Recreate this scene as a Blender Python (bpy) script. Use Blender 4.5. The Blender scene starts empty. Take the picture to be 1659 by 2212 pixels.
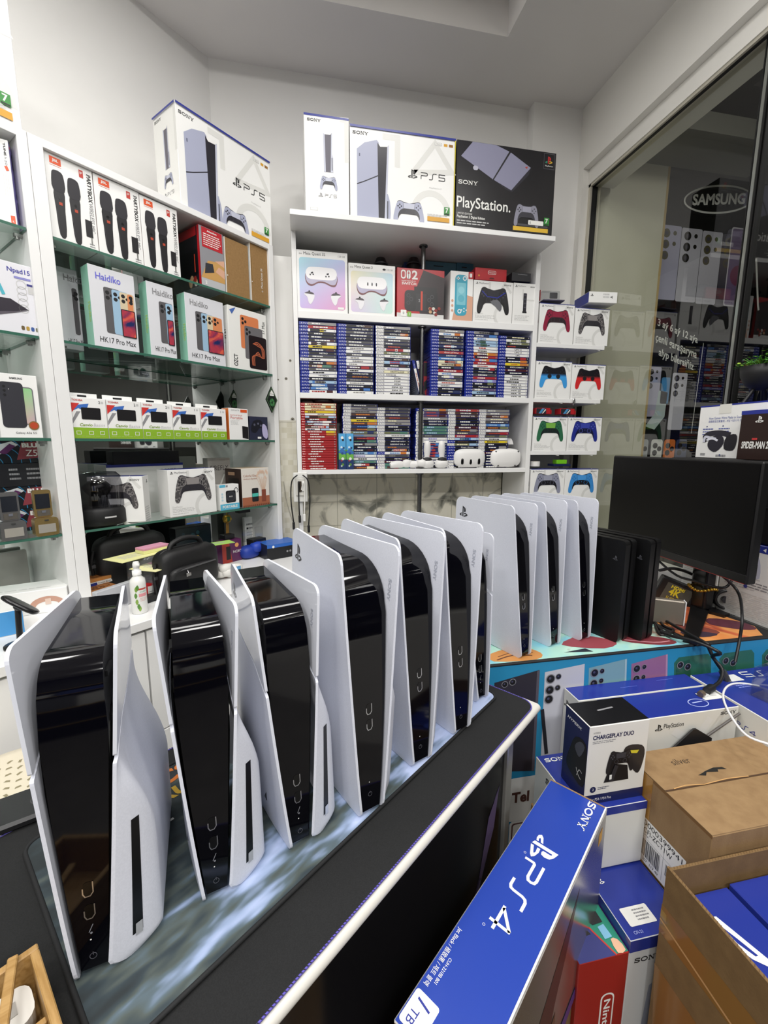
import bpy, math, random
from math import sin, cos, tan, pi, radians, sqrt, atan2
from mathutils import Vector, Matrix
random.seed(7)
SC = bpy.context.scene
COL = SC.collection

# ------------------------------------------------------------------ camera
F_PX, W_PX, H_PX = 930.0, 1659, 2212
YAW, PITCH, ROLL = radians(11.1577), radians(9.0762), radians(-0.1738)
EYE = Vector((0, 0, 1.33))
FWD = Vector((sin(YAW)*cos(PITCH), cos(YAW)*cos(PITCH), -sin(PITCH)))
R0 = Vector((cos(YAW), -sin(YAW), 0)); D0 = FWD.cross(R0)
RGT = R0*cos(ROLL) + D0*sin(ROLL); DWN = -R0*sin(ROLL) + D0*cos(ROLL)
cam = bpy.data.cameras.new('camera'); camo = bpy.data.objects.new('camera', cam); COL.objects.link(camo)
cam.sensor_fit = 'HORIZONTAL'; cam.sensor_width = 36; cam.lens = 36*F_PX/W_PX
cam.clip_start = 0.02; cam.clip_end = 60
mw = Matrix((RGT, -DWN, -FWD)).transposed().to_4x4(); mw.translation = EYE
camo.matrix_world = mw
SC.camera = camo

# ------------------------------------------------------------------ world, lights, exposure
SC.view_settings.view_transform = 'Standard'
SC.view_settings.look = 'None'
SC.view_settings.gamma = 1
SC.view_settings.use_curve_mapping = False
SC.view_settings.exposure = 0.24
world = bpy.data.worlds.new('night'); SC.world = world; world.use_nodes = True
bg = world.node_tree.nodes['Background']
bg.inputs[0].default_value = (0.02, 0.022, 0.025, 1); bg.inputs[1].default_value = 0.5
SC.cycles.max_bounces = 10; SC.cycles.transparent_max_bounces = 16
SC.cycles.use_denoising = True

CEIL = 3.08
def area(name, loc, sx, sy, power, rot=(0, 0, 0), color=(1, .98, .95)):
    l = bpy.data.lights.new(name, 'AREA'); l.shape = 'RECTANGLE'; l.size = sx; l.size_y = sy
    l.energy = power; l.color = color
    o = bpy.data.objects.new(name, l); COL.objects.link(o); o.location = loc; o.rotation_euler = rot
    return o
PANELS = [(-0.95, 0.75, 7), (-0.95, -0.25, 9), (-1.2, -1.25, 18), (-0.2, -0.55, 13), (-0.1, -1.7, 26), (1.05, 0.45, 7), (1.05, -0.55, 13), (1.0, -1.6, 24), (0.05, 0.6, 6)]
for x, y, e in PANELS: area('ceiling_lamp_light', (x, y, CEIL - 0.045), 0.36, 0.24, e)
area('pier_fill_light', (1.95, 1.0, 3.1), 0.3, 0.9, 7)  # added fill outside the glass to brighten the pier, not a known lamp
for x in (-.35, .45): area('tray_lamp_light', (x, 1.15, CEIL + .12), 0.5, 0.3, 6)

# ------------------------------------------------------------------ photo geometry helpers
def ray(px, py): return FWD + RGT*((px - W_PX/2)/F_PX) + DWN*((py - H_PX/2)/F_PX)
AZ = radians(47.0)
U = Vector((sin(AZ), cos(AZ), 0)); N = Vector((cos(AZ), -sin(AZ), 0))
RL = radians(43.0)                       # rotation of the left cabinets
DL = 1.6
def onY(px, py, Y): d = ray(px, py); return EYE + d*((Y - EYE.y)/d.y)
def onX(px, py, X): d = ray(px, py); return EYE + d*((X - EYE.x)/d.x)
def onZ(px, py, Z): d = ray(px, py); return EYE + d*((Z - EYE.z)/d.z)
def onL(px, py, D=DL):
    d = ray(px, py); t = D/(-(d.dot(N))); P = EYE + d*t
    return P.dot(U), P.z
def LP(u, back, z): 
    p = U*u - N*(DL + back); return Vector((p.x, p.y, z))

# ------------------------------------------------------------------ materials
def lin(h):
    h = h.lstrip('#'); c = [int(h[i:i+2], 16)/255 for i in (0, 2, 4)]
    return tuple(x/12.92 if x <= .04045 else ((x + .055)/1.055)**2.4 for x in c)
_mc = {}
def M(hexc, rough=.5, metal=0., spec=.5, coat=0., alpha=1.):
    k = (hexc, rough, metal, spec, coat, alpha)
    if k in _mc: return _mc[k]
    m = bpy.data.materials.new('mat_' + hexc.strip('#')); m.use_nodes = True
    b = m.node_tree.nodes['Principled BSDF']
    b.inputs['Base Color'].default_value = (*lin(hexc), 1)
    b.inputs['Roughness'].default_value = rough; b.inputs['Metallic'].default_value = metal
    b.inputs['Specular IOR Level'].default_value = spec
    b.inputs['Coat Weight'].default_value = coat; b.inputs['Coat Roughness'].default_value = .03
    b.inputs['Alpha'].default_value = alpha
    _mc[k] = m; return m
def nodes(m): return m.node_tree.nodes, m.node_tree.links, m.node_tree.nodes['Principled BSDF']
def fresh(name, hexc, rough=.5, **kw):
    m = bpy.data.materials.new(name); m.use_nodes = True
    b = m.node_tree.nodes['Principled BSDF']
    b.inputs['Base Color'].default_value = (*lin(hexc), 1); b.inputs['Roughness'].default_value = rough
    for k, v in kw.items(): b.inputs[k].default_value = v
    return m
def ramp_mat(name, stops, scale=(1, 1, 1), rot=(0, 0, 0), kind='noise', nscale=5., detail=3., rough=.5, bump=0., distortion=0., coords='Object', loc=(0, 0, 0), bscale=None):
    m = fresh(name, '808080', rough); N_, L_, b = nodes(m)
    tc = N_.new('ShaderNodeTexCoord'); mp = N_.new('ShaderNodeMapping')
    mp.inputs['Scale'].default_value = scale; mp.inputs['Rotation'].default_value = rot; mp.inputs['Location'].default_value = loc
    L_.new(tc.outputs[coords], mp.inputs[0])
    if kind == 'noise':
        t = N_.new('ShaderNodeTexNoise'); t.inputs['Scale'].default_value = nscale; t.inputs['Detail'].default_value = detail
        t.inputs['Distortion'].default_value = distortion; o = t.outputs[0]
    elif kind == 'wave':
        t = N_.new('ShaderNodeTexWave'); t.inputs['Scale'].default_value = nscale; t.inputs['Distortion'].default_value = distortion; t.inputs['Detail'].default_value = detail; o = t.outputs[1]
    else:
        t = N_.new('ShaderNodeTexGradient'); o = t.outputs[1]
    L_.new(mp.outputs[0], t.inputs[0])
    r = N_.new('ShaderNodeValToRGB'); L_.new(o, r.inputs[0])
    e = r.color_ramp.elements
    while len(e) < len(stops): e.new(.5)
    for el, (p, c) in zip(e, stops): el.position = p; el.color = (*lin(c), 1)
    L_.new(r.outputs[0], b.inputs['Base Color'])
    if bump:
        t2 = N_.new('ShaderNodeTexNoise'); t2.inputs['Scale'].default_value = bscale or nscale*8; L_.new(tc.outputs['Object'], t2.inputs[0])
        bp = N_.new('ShaderNodeBump'); bp.inputs['Strength'].default_value = bump; bp.inputs['Distance'].default_value = .002
        L_.new(t2.outputs[0], bp.inputs['Height']); L_.new(bp.outputs[0], b.inputs['Normal'])
    return m
def noisy(name, a, b_, nscale=60., rough=.6, bump=.2, scale=(1, 1, 1)):
    return ramp_mat(name, [(.35, a), (.65, b_)], nscale=nscale, rough=rough, bump=bump, scale=scale)

def clear(name, tint, r0, rg, rough=.02, power=4., mult=1.):
    "thin clear sheet: straight-through light plus a mirror share that grows at grazing angles"
    m = bpy.data.materials.new(name); m.use_nodes = True; n_ = m.node_tree.nodes; l_ = m.node_tree.links
    for q in list(n_): n_.remove(q)
    ou = n_.new('ShaderNodeOutputMaterial'); mx = n_.new('ShaderNodeMixShader'); t_ = n_.new('ShaderNodeBsdfTransparent'); t_.inputs[0].default_value = (*tint, 1)
    g_ = n_.new('ShaderNodeBsdfGlossy'); g_.inputs['Roughness'].default_value = rough
    lw = n_.new('ShaderNodeLayerWeight'); lw.inputs[0].default_value = .5; pw = n_.new('ShaderNodeMath'); pw.operation = 'POWER'; pw.inputs[1].default_value = power
    ma = n_.new('ShaderNodeMath'); ma.operation = 'MULTIPLY_ADD'; ma.inputs[1].default_value = rg - r0; ma.inputs[2].default_value = r0
    l_.new(lw.outputs['Facing'], pw.inputs[0]); l_.new(pw.outputs[0], ma.inputs[0]); l_.new(ma.outputs[0], mx.inputs[0]); l_.new(t_.outputs[0], mx.inputs[1]); l_.new(g_.outputs[0], mx.inputs[2]); l_.new(mx.outputs[0], ou.inputs[0]); return m
WHITE = M('f2f2f0', .35); PAPER = M('eeeeea', .32); LAMW = noisy('white_laminate', 'ebebea', 'efefee', 3., .32, 0)
BLK = M('0b0b0d', .4); INK = M('17171a', .45); GREY = M('8d8d90', .45); LGREY = M('c9c9c8', .45); VLG = M('dededb', .4)
SBLUE = M('2b3690', .3); PSB = M('2345c0', .3); GOLDY = M('d9a02a', .4); ORANGE = M('e2571e', .4); GREEN7 = M('2f8a35', .4)
CHROME = M('d8d8da', .12, 1.); STEEL = M('9a9a98', .3, 1.)

# ------------------------------------------------------------------ mesh builder
_tc = {}
def text_geo(s, bold=0., ital=0., space=1.):
    k = (s, bold, ital, space)
    if k in _tc: return _tc[k]
    c = bpy.data.curves.new('t', 'FONT'); c.body = s; c.resolution_u = 3; c.offset = bold; c.shear = ital; c.space_character = space; c.fill_mode = 'FRONT'
    o = bpy.data.objects.new('t', c); COL.objects.link(o)
    dg = bpy.context.evaluated_depsgraph_get(); dg.update()
    me = o.evaluated_get(dg).to_mesh()
    v = [(p.co.x, p.co.y) for p in me.vertices]; f = [tuple(p.vertices) for p in me.polygons]
    o.evaluated_get(dg).to_mesh_clear()
    bpy.data.objects.remove(o); bpy.data.curves.remove(c)
    if v:
        x0 = min(p[0] for p in v); x1 = max(p[0] for p in v); y0 = min(p[1] for p in v); y1 = max(p[1] for p in v)
    else: x0 = y0 = 0; x1 = y1 = 1
    _tc[k] = (v, f, x0, x1, y0, y1); return _tc[k]

class Fr:
    "a face to print on: origin, two in-plane directions, normal, and its size"
    def __init__(s, o, ux, uy, w=1., h=1., fn=None):
        s.o = Vector(o); s.ux = Vector(ux).normalized(); s.uy = Vector(uy).normalized(); s.n = s.ux.cross(s.uy); s.w = w; s.h = h; s.fn = fn
    def p(s, x, y, k=1):
        if s.fn: return s.fn(x, y, k)
        return s.o + s.ux*x + s.uy*y + s.n*(k*.0003)
def smooth(pts, n=3, closed=True):
    out = []; L = len(pts)
    for i in range(L if closed else L - 1):
        p0 = pts[(i-1) % L] if closed or i else pts[0]; p1 = pts[i]; p2 = pts[(i+1) % L]; p3 = pts[(i+2) % L] if closed or i + 2 < L else pts[-1]
        for j in range(n):
            t = j/n
            out.append(tuple(.5*((2*b) + (-a + c)*t + (2*a - 5*b + 4*c - d)*t*t + (-a + 3*b - 3*c + d)*t**3) for a, b, c, d in zip(p0, p1, p2, p3)))
    if not closed: out.append(tuple(pts[-1]))
    return out
def rrect(x0, y0, x1, y1, r, n=4):
    pts = []
    for cx, cy, a in ((x1-r, y0+r, -pi/2), (x1-r, y1-r, 0), (x0+r, y1-r, pi/2), (x0+r, y0+r, pi)):
        for i in range(n + 1):
            t = a + pi/2*i/n; pts.append((cx + r*cos(t), cy + r*sin(t)))
    return pts

class MB:
    def __init__(s): s.v = []; s.f = []; s.m = []; s.mats = []; s.sm = []; s.T = Matrix.Identity(4)
    def mi(s, m):
        if m not in s.mats: s.mats.append(m)
        return s.mats.index(m)
    def add(s, vs, fs, m, smooth_=False):
        b = len(s.v); i = s.mi(m)
        s.v += [s.T @ Vector(p) for p in vs]
        for f in fs: s.f.append(tuple(b + k for k in f)); s.m.append(i); s.sm.append(smooth_)
        return s
    # ---- solids
    def box(s, x0, y0, z0, x1, y1, z1, m, bev=0., mats=None):
        if bev <= 0:
            vs = [(x, y, z) for z in (z0, z1) for y in (y0, y1) for x in (x0, x1)]
            fs = [(0, 2, 3, 1), (4, 5, 7, 6), (0, 1, 5, 4), (2, 6, 7, 3), (0, 4, 6, 2), (1, 3, 7, 5)]   # bottom top front back left right
            if mats:
                for f, mm in zip(fs, [mats.get(k, m) for k in 'DTFBLR']): s.add(vs, [f], mm)
            else: s.add(vs, fs, m)
            return s
        b = bev; P = {}
        vs = []
        for sx in (0, 1):
            for sy in (0, 1):
                for sz in (0, 1):
                    X = (x0, x1)[sx]; Y = (y0, y1)[sy]; Z = (z0, z1)[sz]; ix = b*(1 - 2*sx); iy = b*(1 - 2*sy); iz = b*(1 - 2*sz)
                    P[sx, sy, sz] = len(vs)
                    vs += [(X, Y + iy, Z + iz), (X + ix, Y, Z + iz), (X + ix, Y + iy, Z)]
        q = lambda a, k: P[a] + k
        def face(idx, mm): s.add([vs[i] for i in idx], [tuple(range(len(idx)))], mm)
        g = lambda k: (mats or {}).get(k, m)
        face([q((0,0,0),0), q((0,0,1),0), q((0,1,1),0), q((0,1,0),0)], g('L')); face([q((1,0,0),0), q((1,1,0),0), q((1,1,1),0), q((1,0,1),0)], g('R'))
        face([q((0,0,0),1), q((1,0,0),1), q((1,0,1),1), q((0,0,1),1)], g('F')); face([q((0,1,0),1), q((0,1,1),1), q((1,1,1),1), q((1,1,0),1)], g('B'))
        face([q((0,0,0),2), q((0,1,0),2), q((1,1,0),2), q((1,0,0),2)], g('D')); face([q((0,0,1),2), q((1,0,1),2), q((1,1,1),2), q((0,1,1),2)], g('T'))
        for sx in (0, 1):
            for sy in (0, 1): face([q((sx,sy,0),0), q((sx,sy,0),1), q((sx,sy,1),1), q((sx,sy,1),0)], m)
        for sx in (0, 1):
            for sz in (0, 1): face([q((sx,0,sz),0), q((sx,0,sz),2), q((sx,1,sz),2), q((sx,1,sz),0)], m)
        for sy in (0, 1):
            for sz in (0, 1): face([q((0,sy,sz),1), q((0,sy,sz),2), q((1,sy,sz),2), q((1,sy,sz),1)], m)
        for c in P: face([q(c,0), q(c,1), q(c,2)], m)
        return s
    def prism(s, pts, axis, a0, a1, m, sm=False):
        "extrude a 2D outline along axis x, y or z"
        e = {'x': lambda p, a: (a, p[0], p[1]), 'y': lambda p, a: (p[0], a, p[1]), 'z': lambda p, a: (p[0], p[1], a)}[axis]
        n = len(pts); vs = [e(p, a0) for p in pts] + [e(p, a1) for p in pts]
        s.add(vs, [tuple(range(n)), tuple(range(2*n - 1, n - 1, -1))], m)
        s.add(vs, [(i, (i + 1) % n, n + (i + 1) % n, n + i) for i in range(n)], m, sm); return s
    def lathe(s, prof, m, c=(0, 0, 0), n=24, axis='z', sm=True, cap=True, sy=1.):
        vs = []; fs = []
        for r, z in prof:
            for i in range(n):
                t = 2*pi*i/n; a, b = r*cos(t), r*sin(t)*sy
                vs.append({'z': (c[0] + a, c[1] + b, c[2] + z), 'y': (c[0] + a, c[1] + z, c[2] + b), 'x': (c[0] + z, c[1] + a, c[2] + b)}[axis])
        for j in range(len(prof) - 1):
            for i in range(n): fs.append((j*n + i, j*n + (i + 1) % n, (j + 1)*n + (i + 1) % n, (j + 1)*n + i))
        s.add(vs, fs, m, sm)
        if cap: s.add(vs[:n], [tuple(range(n))[::-1]], m); s.add(vs[-n:], [tuple(range(n))], m)
        return s
    def tube(s, pts, r, m, n=8, closed=False, sm_n=0, rs=None):
        if sm_n: pts = smooth(pts, sm_n, closed)
        pts = [Vector(p) for p in pts]; L = len(pts); vs = []; fs = []
        up = Vector((0, 0, 1)); prev = None
        for i, p in enumerate(pts):
            d = (pts[(i + 1) % L] if closed or i < L - 1 else p) - (pts[i - 1] if closed or i else p)
            d = d.normalized() if d.length > 1e-9 else Vector((0, 0, 1))
            a = prev - d*prev.dot(d) if prev else (up if abs(d.z) < .9 else Vector((1, 0, 0))).cross(d)
            a.normalize(); prev = a; b = d.cross(a); rr = rs[i] if rs else r
            for k in range(n): t = 2*pi*k/n; vs.append(p + a*rr*cos(t) + b*rr*sin(t))
        for i in range(L if closed else L - 1):
            for k in range(n): j = (i + 1) % L; fs.append((i*n + k, i*n + (k + 1) % n, j*n + (k + 1) % n, j*n + k))
        s.add(vs, fs, m, True)
        if not closed: s.add(vs[:n], [tuple(range(n))[::-1]], m); s.add(vs[-n:], [tuple(range(n))], m)
        return s
    def grid(s, fn, nu, nv, m, sm=True, flip=False, close_u=False):
        vs = [fn(i/(nu - (0 if close_u else 1)), j/(nv - 1)) for j in range(nv) for i in range(nu)]
        fs = []
        for j in range(nv - 1):
            for i in range(nu if close_u else nu - 1):
                a, b, c, d = j*nu + i, j*nu + (i + 1) % nu, (j + 1)*nu + (i + 1) % nu, (j + 1)*nu + i
                fs.append((a, d, c, b) if flip else (a, b, c, d))
        return s.add(vs, fs, m, sm)
    def ball(s, c, rx, ry, rz, m, n=16, e=1.):
        def f(u, v):
            t = 2*pi*u; p = pi*(v - .5); sg = lambda x: math.copysign(abs(x)**e, x)
            return (c[0] + rx*sg(cos(p))*sg(cos(t)), c[1] + ry*sg(cos(p))*sg(sin(t)), c[2] + rz*sg(sin(p)))
        return s.grid(f, n, n//2 + 1, m, close_u=True)
    # ---- prints
    def poly(s, F, pts, m, k=1): return s.add([F.p(x, y, k) for x, y in pts], [tuple(range(len(pts)))], m)
    def rect(s, F, x0, y0, x1, y1, m, k=1): return s.poly(F, [(x0, y0), (x1, y0), (x1, y1), (x0, y1)], m, k)
    def rr(s, F, x0, y0, x1, y1, r, m, k=1): return s.poly(F, rrect(x0, y0, x1, y1, r), m, k)
    def disc(s, F, x, y, rx, m, k=1, ry=None, n=20):
        ry = ry or rx; return s.poly(F, [(x + rx*cos(2*pi*i/n), y + ry*sin(2*pi*i/n)) for i in range(n)], m, k)
    def ring(s, F, x, y, r, w, m, k=1, ry=None, a0=0., a1=2*pi, n=28):
        ry = ry or r; vs = []; full = abs(a1 - a0 - 2*pi) < 1e-6; q = n if full else n + 1
        for i in range(q):
            t = a0 + (a1 - a0)*i/n; vs += [F.p(x + r*cos(t), y + ry*sin(t), k), F.p(x + (r - w)*cos(t), y + (ry - w)*sin(t), k)]
        fs = [(2*i, 2*((i + 1) % q), 2*((i + 1) % q) + 1, 2*i + 1) for i in range(n)]
        return s.add(vs, fs, m)
    def line(s, F, pts, w, m, k=1, closed=False, sn=0):
        "flat ribbon with mitred joints"
        if sn: pts = smooth(pts, sn, closed)
        L = len(pts); vs = []
        for i in range(L):
            p = Vector(pts[i]); a = Vector(pts[i - 1]) if closed or i else None; b = Vector(pts[(i + 1) % L]) if closed or i < L - 1 else None
            d1 = (p - a).normalized() if a is not None else (b - p).normalized(); d2 = (b - p).normalized() if b is not None else d1
            n1 = Vector((-d1.y, d1.x)); n2 = Vector((-d2.y, d2.x)); nn = n1 + n2
            nn = nn.normalized() if nn.length > 1e-6 else n1
            q = nn*(w/2)/max(.35, nn.dot(n1)); vs += [F.p(*(p + q), k), F.p(*(p - q), k)]
        return s.add(vs, [(2*i, 2*((i + 1) % L), 2*((i + 1) % L) + 1, 2*i + 1) for i in range(L if closed else L - 1)], m)
    def txt(s, F, t, x, y, h, m, w=None, al='L', rot=0., k=2, bold=0., ital=0., space=1., mirror=False):
        "text whose ink box has height h (and width w) with its left/centre/right bottom at x, y"
        v, f, x0, x1, y0, y1 = text_geo(t, bold, ital, space)
        if not f: return s
        sy = h/(y1 - y0); sx = w/(x1 - x0) if w else sy; W = (x1 - x0)*sx
        off = {'L': 0, 'C': -W/2, 'R': -W}[al]; c, n = cos(rot), sin(rot); vs = []
        for a, b in v:
            a = (a - x0)*sx + off; b = (b - y0)*sy
            if mirror: a = W + 2*off - a
            vs.append(F.p(x + a*c - b*n, y + a*n + b*c, k))
        return s.add(vs, f, m)
    def lines(s, F, x, y, w, n, dy, m, th=None, k=1):
        "rows of print too small to read"
        for i in range(n):
            xx = x; end = x + w*random.uniform(.7, 1.)
            while xx < end - w*.03:
                q = min(end, xx + w*random.uniform(.06, .2)); s.rect(F, xx, y - i*dy, q, y - i*dy + (th or dy*.42), m, k); xx = q + w*.025
        return s
    def build(s, name, parent=None, **tags):
        me = bpy.data.meshes.new(name); me.from_pydata([tuple(p) for p in s.v], [], s.f)
        for m in s.mats: me.materials.append(m)
        me.polygons.foreach_set('material_index', s.m); me.polygons.foreach_set('use_smooth', s.sm); me.update()
        o = bpy.data.objects.new(name, me); COL.objects.link(o)
        if parent: o.parent = parent
        for a, b in tags.items(): o[a] = b
        return o
def empty(name, loc=(0, 0, 0), rz=0., **tags):
    o = bpy.data.objects.new(name, None); COL.objects.link(o); o.location = loc; o.rotation_euler = (0, 0, rz); o.empty_display_size = .05
    for a, b in tags.items(): o[a] = b
    return o
def at(o, loc, rz=0., rx=0., ry=0.):
    o.location = loc; o.rotation_euler = (rx, ry, rz); return o
def struct(mb, name): return mb.build(name, kind='structure')
def faces(w, d, h):
    "the print faces of a box standing with its front at y=0"
    return dict(F=Fr((-w/2, 0, 0), (1, 0, 0), (0, 0, 1), w, h), R=Fr((w/2, 0, 0), (0, 1, 0), (0, 0, 1), d, h), L=Fr((-w/2, d, 0), (0, -1, 0), (0, 0, 1), d, h),
                T=Fr((-w/2, 0, h), (1, 0, 0), (0, 1, 0), w, d), B=Fr((w/2, d, 0), (-1, 0, 0), (0, 0, 1), w, h))
def carton(w, d, h, m, bev=.0012, **mats):
    b = MB(); b.box(-w/2, 0, 0, w/2, d, h, m, bev, mats); return b, faces(w, d, h)
# ------------------------------------------------------------------ printed marks
def sony(b, F, x, y, h, m, k=2, al='L', rot=0.):
    W = 5.5*h; ox = {'L': 0, 'R': -W, 'C': -W/2}[al]; c, s_ = cos(rot), sin(rot)
    T = lambda pts: [(x + (px*h + ox)*c - py*h*s_, y + (px*h + ox)*s_ + py*h*c) for px, py in pts]
    b.line(F, T([(1.02, .72), (.92, .84), (.6, .9), (.25, .86), (.14, .7), (.3, .57), (.8, .46), (1.02, .3), (.9, .14), (.55, .09), (.2, .15), (.1, .3)]), .2*h, m, k, sn=2)
    b.poly(F, T([(.02, 0), (.12, 0), (.16, .34), (.02, .34)]), m, k); b.poly(F, T([(.98, .66), (1.1, .66), (1.1, 1), (1.0, 1)]), m, k)
    b.line(F, T([(1.98 + .6*cos(t*pi/8), .5 + .41*sin(t*pi/8)) for t in range(16)]), .19*h, m, k, closed=True)
    for r in ([(2.78, 0), (3.22, 0), (3.22, .12), (2.78, .12)], [(2.76, .88), (3.2, .88), (3.2, 1), (2.76, 1)], [(2.94, 0), (3.06, 0), (3.06, 1), (2.94, 1)],
              [(2.9, 1), (3.2, 1), (3.92, .06), (3.92, 0), (3.72, 0)], [(3.8, 0), (3.92, 0), (3.92, 1), (3.8, 1)], [(3.66, .88), (4.06, .88), (4.06, 1), (3.66, 1)],
              [(4.12, .88), (4.56, .88), (4.56, 1), (4.12, 1)], [(5.1, .88), (5.5, .88), (5.5, 1), (5.1, 1)], [(4.22, 1), (4.48, 1), (4.92, .5), (4.92, .4), (4.7, .4)],
              [(5.2, 1), (5.36, 1), (4.92, .4), (4.76, .4)], [(4.7, 0), (4.92, 0), (4.92, .5), (4.7, .5)], [(4.54, 0), (5.08, 0), (5.08, .12), (4.54, .12)]):
        b.poly(F, T(r), m, k)
_P = [(.46, 1), (.72, .92), (.90, .80), (.95, .62), (.90, .47), (.78, .44), (.70, .48), (.70, .76), (.66, .82), (.62, .80), (.62, -.02), (.46, .04)]
_S1 = [(.40, .36), (.12, .26), (.02, .16), (.10, .06), (.26, .04), (.40, .08), (.40, .17), (.28, .13), (.20, .16), (.24, .2), (.40, .26)]
_S2 = [(.70, .36), (.90, .37), (1.15, .30), (1.25, .2), (1.15, .12), (.70, -.03), (.70, .09), (1.0, .19), (1.03, .23), (.95, .26), (.70, .24)]
def pslogo(b, F, x, y, h, m, k=2, rot=0., cols=None):
    c, s_ = cos(rot), sin(rot)
    for i, sh in enumerate((_P, _S1, _S2)):
        b.poly(F, [(x + px*h*c - py*h*s_, y + px*h*s_ + py*h*c) for px, py in sh], cols[i] if cols else m, k)
def psword(b, F, x, y, h, m, digit='5', k=2, rot=0., wt=.13):
    c, s_ = cos(rot), sin(rot)
    T = lambda pts, o: [(x + (px + o)*h*c - py*h*s_, y + (px + o)*h*s_ + py*h*c) for px, py in pts]
    b.line(F, T([(.07, 0), (.07, .45), (.14, .52), (.95, .52), (1.12, .6), (1.15, .76), (1.1, .9), (.95, .95), (0, .95)], 0), wt*h, m, k)
    b.line(F, T([(0, .05), (.42, .05), (.56, .12), (.6, .28), (.62, .72), (.68, .88), (.82, .95), (1.3, .95)], 1.45), wt*h, m, k)
    if digit == '5': b.line(F, T([(0, .05), (.95, .05), (1.08, .12), (1.1, .28), (1.08, .45), (.95, .52), (.06, .52), (.06, .95), (1.15, .95)], 3.1), wt*h, m, k)
    else:
        for q in ([(.92, 0), (.92, .98)], [(.92, .95), (.1, .3)], [(.0, .3), (1.25, .3)]): b.line(F, T(q, 3.0), wt*h, m, k)
_CT = [(0, .305), (.15, .31), (.2, .325), (.25, .35), (.31, .352), (.36, .33), (.4, .27), (.43, .17), (.46, .05), (.487, -.09), (.5, -.2), (.49, -.28), (.455, -.318), (.41, -.315), (.375, -.28), (.345, -.2), (.31, -.11), (.27, -.06), (.22, -.04), (.12, -.035), (0, -.035)]
def mirr(h): return h + [(-x, y) for x, y in h[-2:0:-1]]
def clip_y(pts, y, below=True):
    out = []
    for i in range(len(pts)):
        a, b = pts[i - 1], pts[i]; ia = (a[1] <= y) == below; ib = (b[1] <= y) == below
        if ia != ib: t = (y - a[1])/(b[1] - a[1]); out.append((a[0] + t*(b[0] - a[0]), y))
        if ib: out.append(b)
    return out
CTL = smooth(mirr(_CT), 2)
CAMO = ramp_mat('grey_camouflage_print', [(.40, '4c4a4b'), (.5, '8b8785'), (.56, '6b6769'), (.64, '3c3a3d')], nscale=70, detail=1.5, rough=.4)
for _e in CAMO.node_tree.nodes:
    if _e.type == 'VALTORGB': _e.color_ramp.interpolation = 'CONSTANT'
def controller(b, F, cx, cy, w, col, dark=None, pad=None, k=2, grad=None, sy=1., shear=0., btn=None):
    dark = dark or M('1c1b20', .4); T = lambda pts: [(cx + x*w, cy + (y*sy + x*shear)*w) for x, y in pts]
    b.poly(F, T(mirr([(0, .30), (.2, .345), (.27, .375), (.33, .37), (.38, .33), (.38, .28), (0, .25)])), dark, k)
    b.poly(F, T(CTL), grad[0] if grad else col, k + .6)
    if grad:
        for y, m in grad[1]:
            q = clip_y(CTL, y); b.poly(F, T(q), m, k + 1 + (.3 - y))
    if not grad:
        b.poly(F, T(smooth(mirr([(0, .13), (.17, .125), (.24, .1), (.3, .04), (.345, -.06), (.355, -.17), (.34, -.2), (.31, -.11), (.27, -.06), (.22, -.04), (0, -.035)]), 2)), dark, k + 1.4)
    b.poly(F, T([(-.185, .295), (.185, .295), (.165, .13), (-.165, .13)]), pad or col, k + 1.8)
    b.line(F, T([(-.19, .3), (-.168, .125), (.168, .125), (.19, .3)]), w*.008, dark, k + 2)
    for sx in (-1, 1):
        b.disc(F, cx + sx*.155*w, cy + (.045*sy + sx*.155*shear)*w, .075*w, dark, k + 2, n=14); b.ring(F, cx + sx*.155*w, cy + (.045*sy + sx*.155*shear)*w, .075*w, .012*w, btn or M('3c3b42', .4), k + 2.3, n=16)
    bt = btn or dark
    for dx, dy in ((0, .055), (0, -.055), (.055, 0), (-.055, 0)):
        b.rr(F, cx + (-.3 + dx - .022)*w, cy + ((.19 + dy - .022)*sy - .3*shear)*w, cx + (-.3 + dx + .022)*w, cy + ((.19 + dy + .022)*sy - .3*shear)*w, .008*w, bt, k + 2)
        b.disc(F, cx + (.3 + dx*1.15)*w, cy + ((.19 + dy*1.15)*sy + .3*shear)*w, .022*w, bt, k + 2, n=10)
    b.disc(F, cx, cy + .07*w*sy, .014*w, bt, k + 2, n=8)
def rating7(b, F, x, y, w, k=2, col=GREEN7):
    b.rect(F, x, y, x + w, y + w*1.25, col, k); b.txt(F, '7', x + w*.5, y + w*.35, w*.75, PAPER, al='C', k=k + 1, bold=.03); b.rect(F, x + w*.08, y + w*.06, x + w*.92, y + w*.22, INK, k + 1)
LAV = M('a9adc4', .35); LAV2 = M('c3c6d6', .35); DKC = M('26242d', .3)
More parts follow.
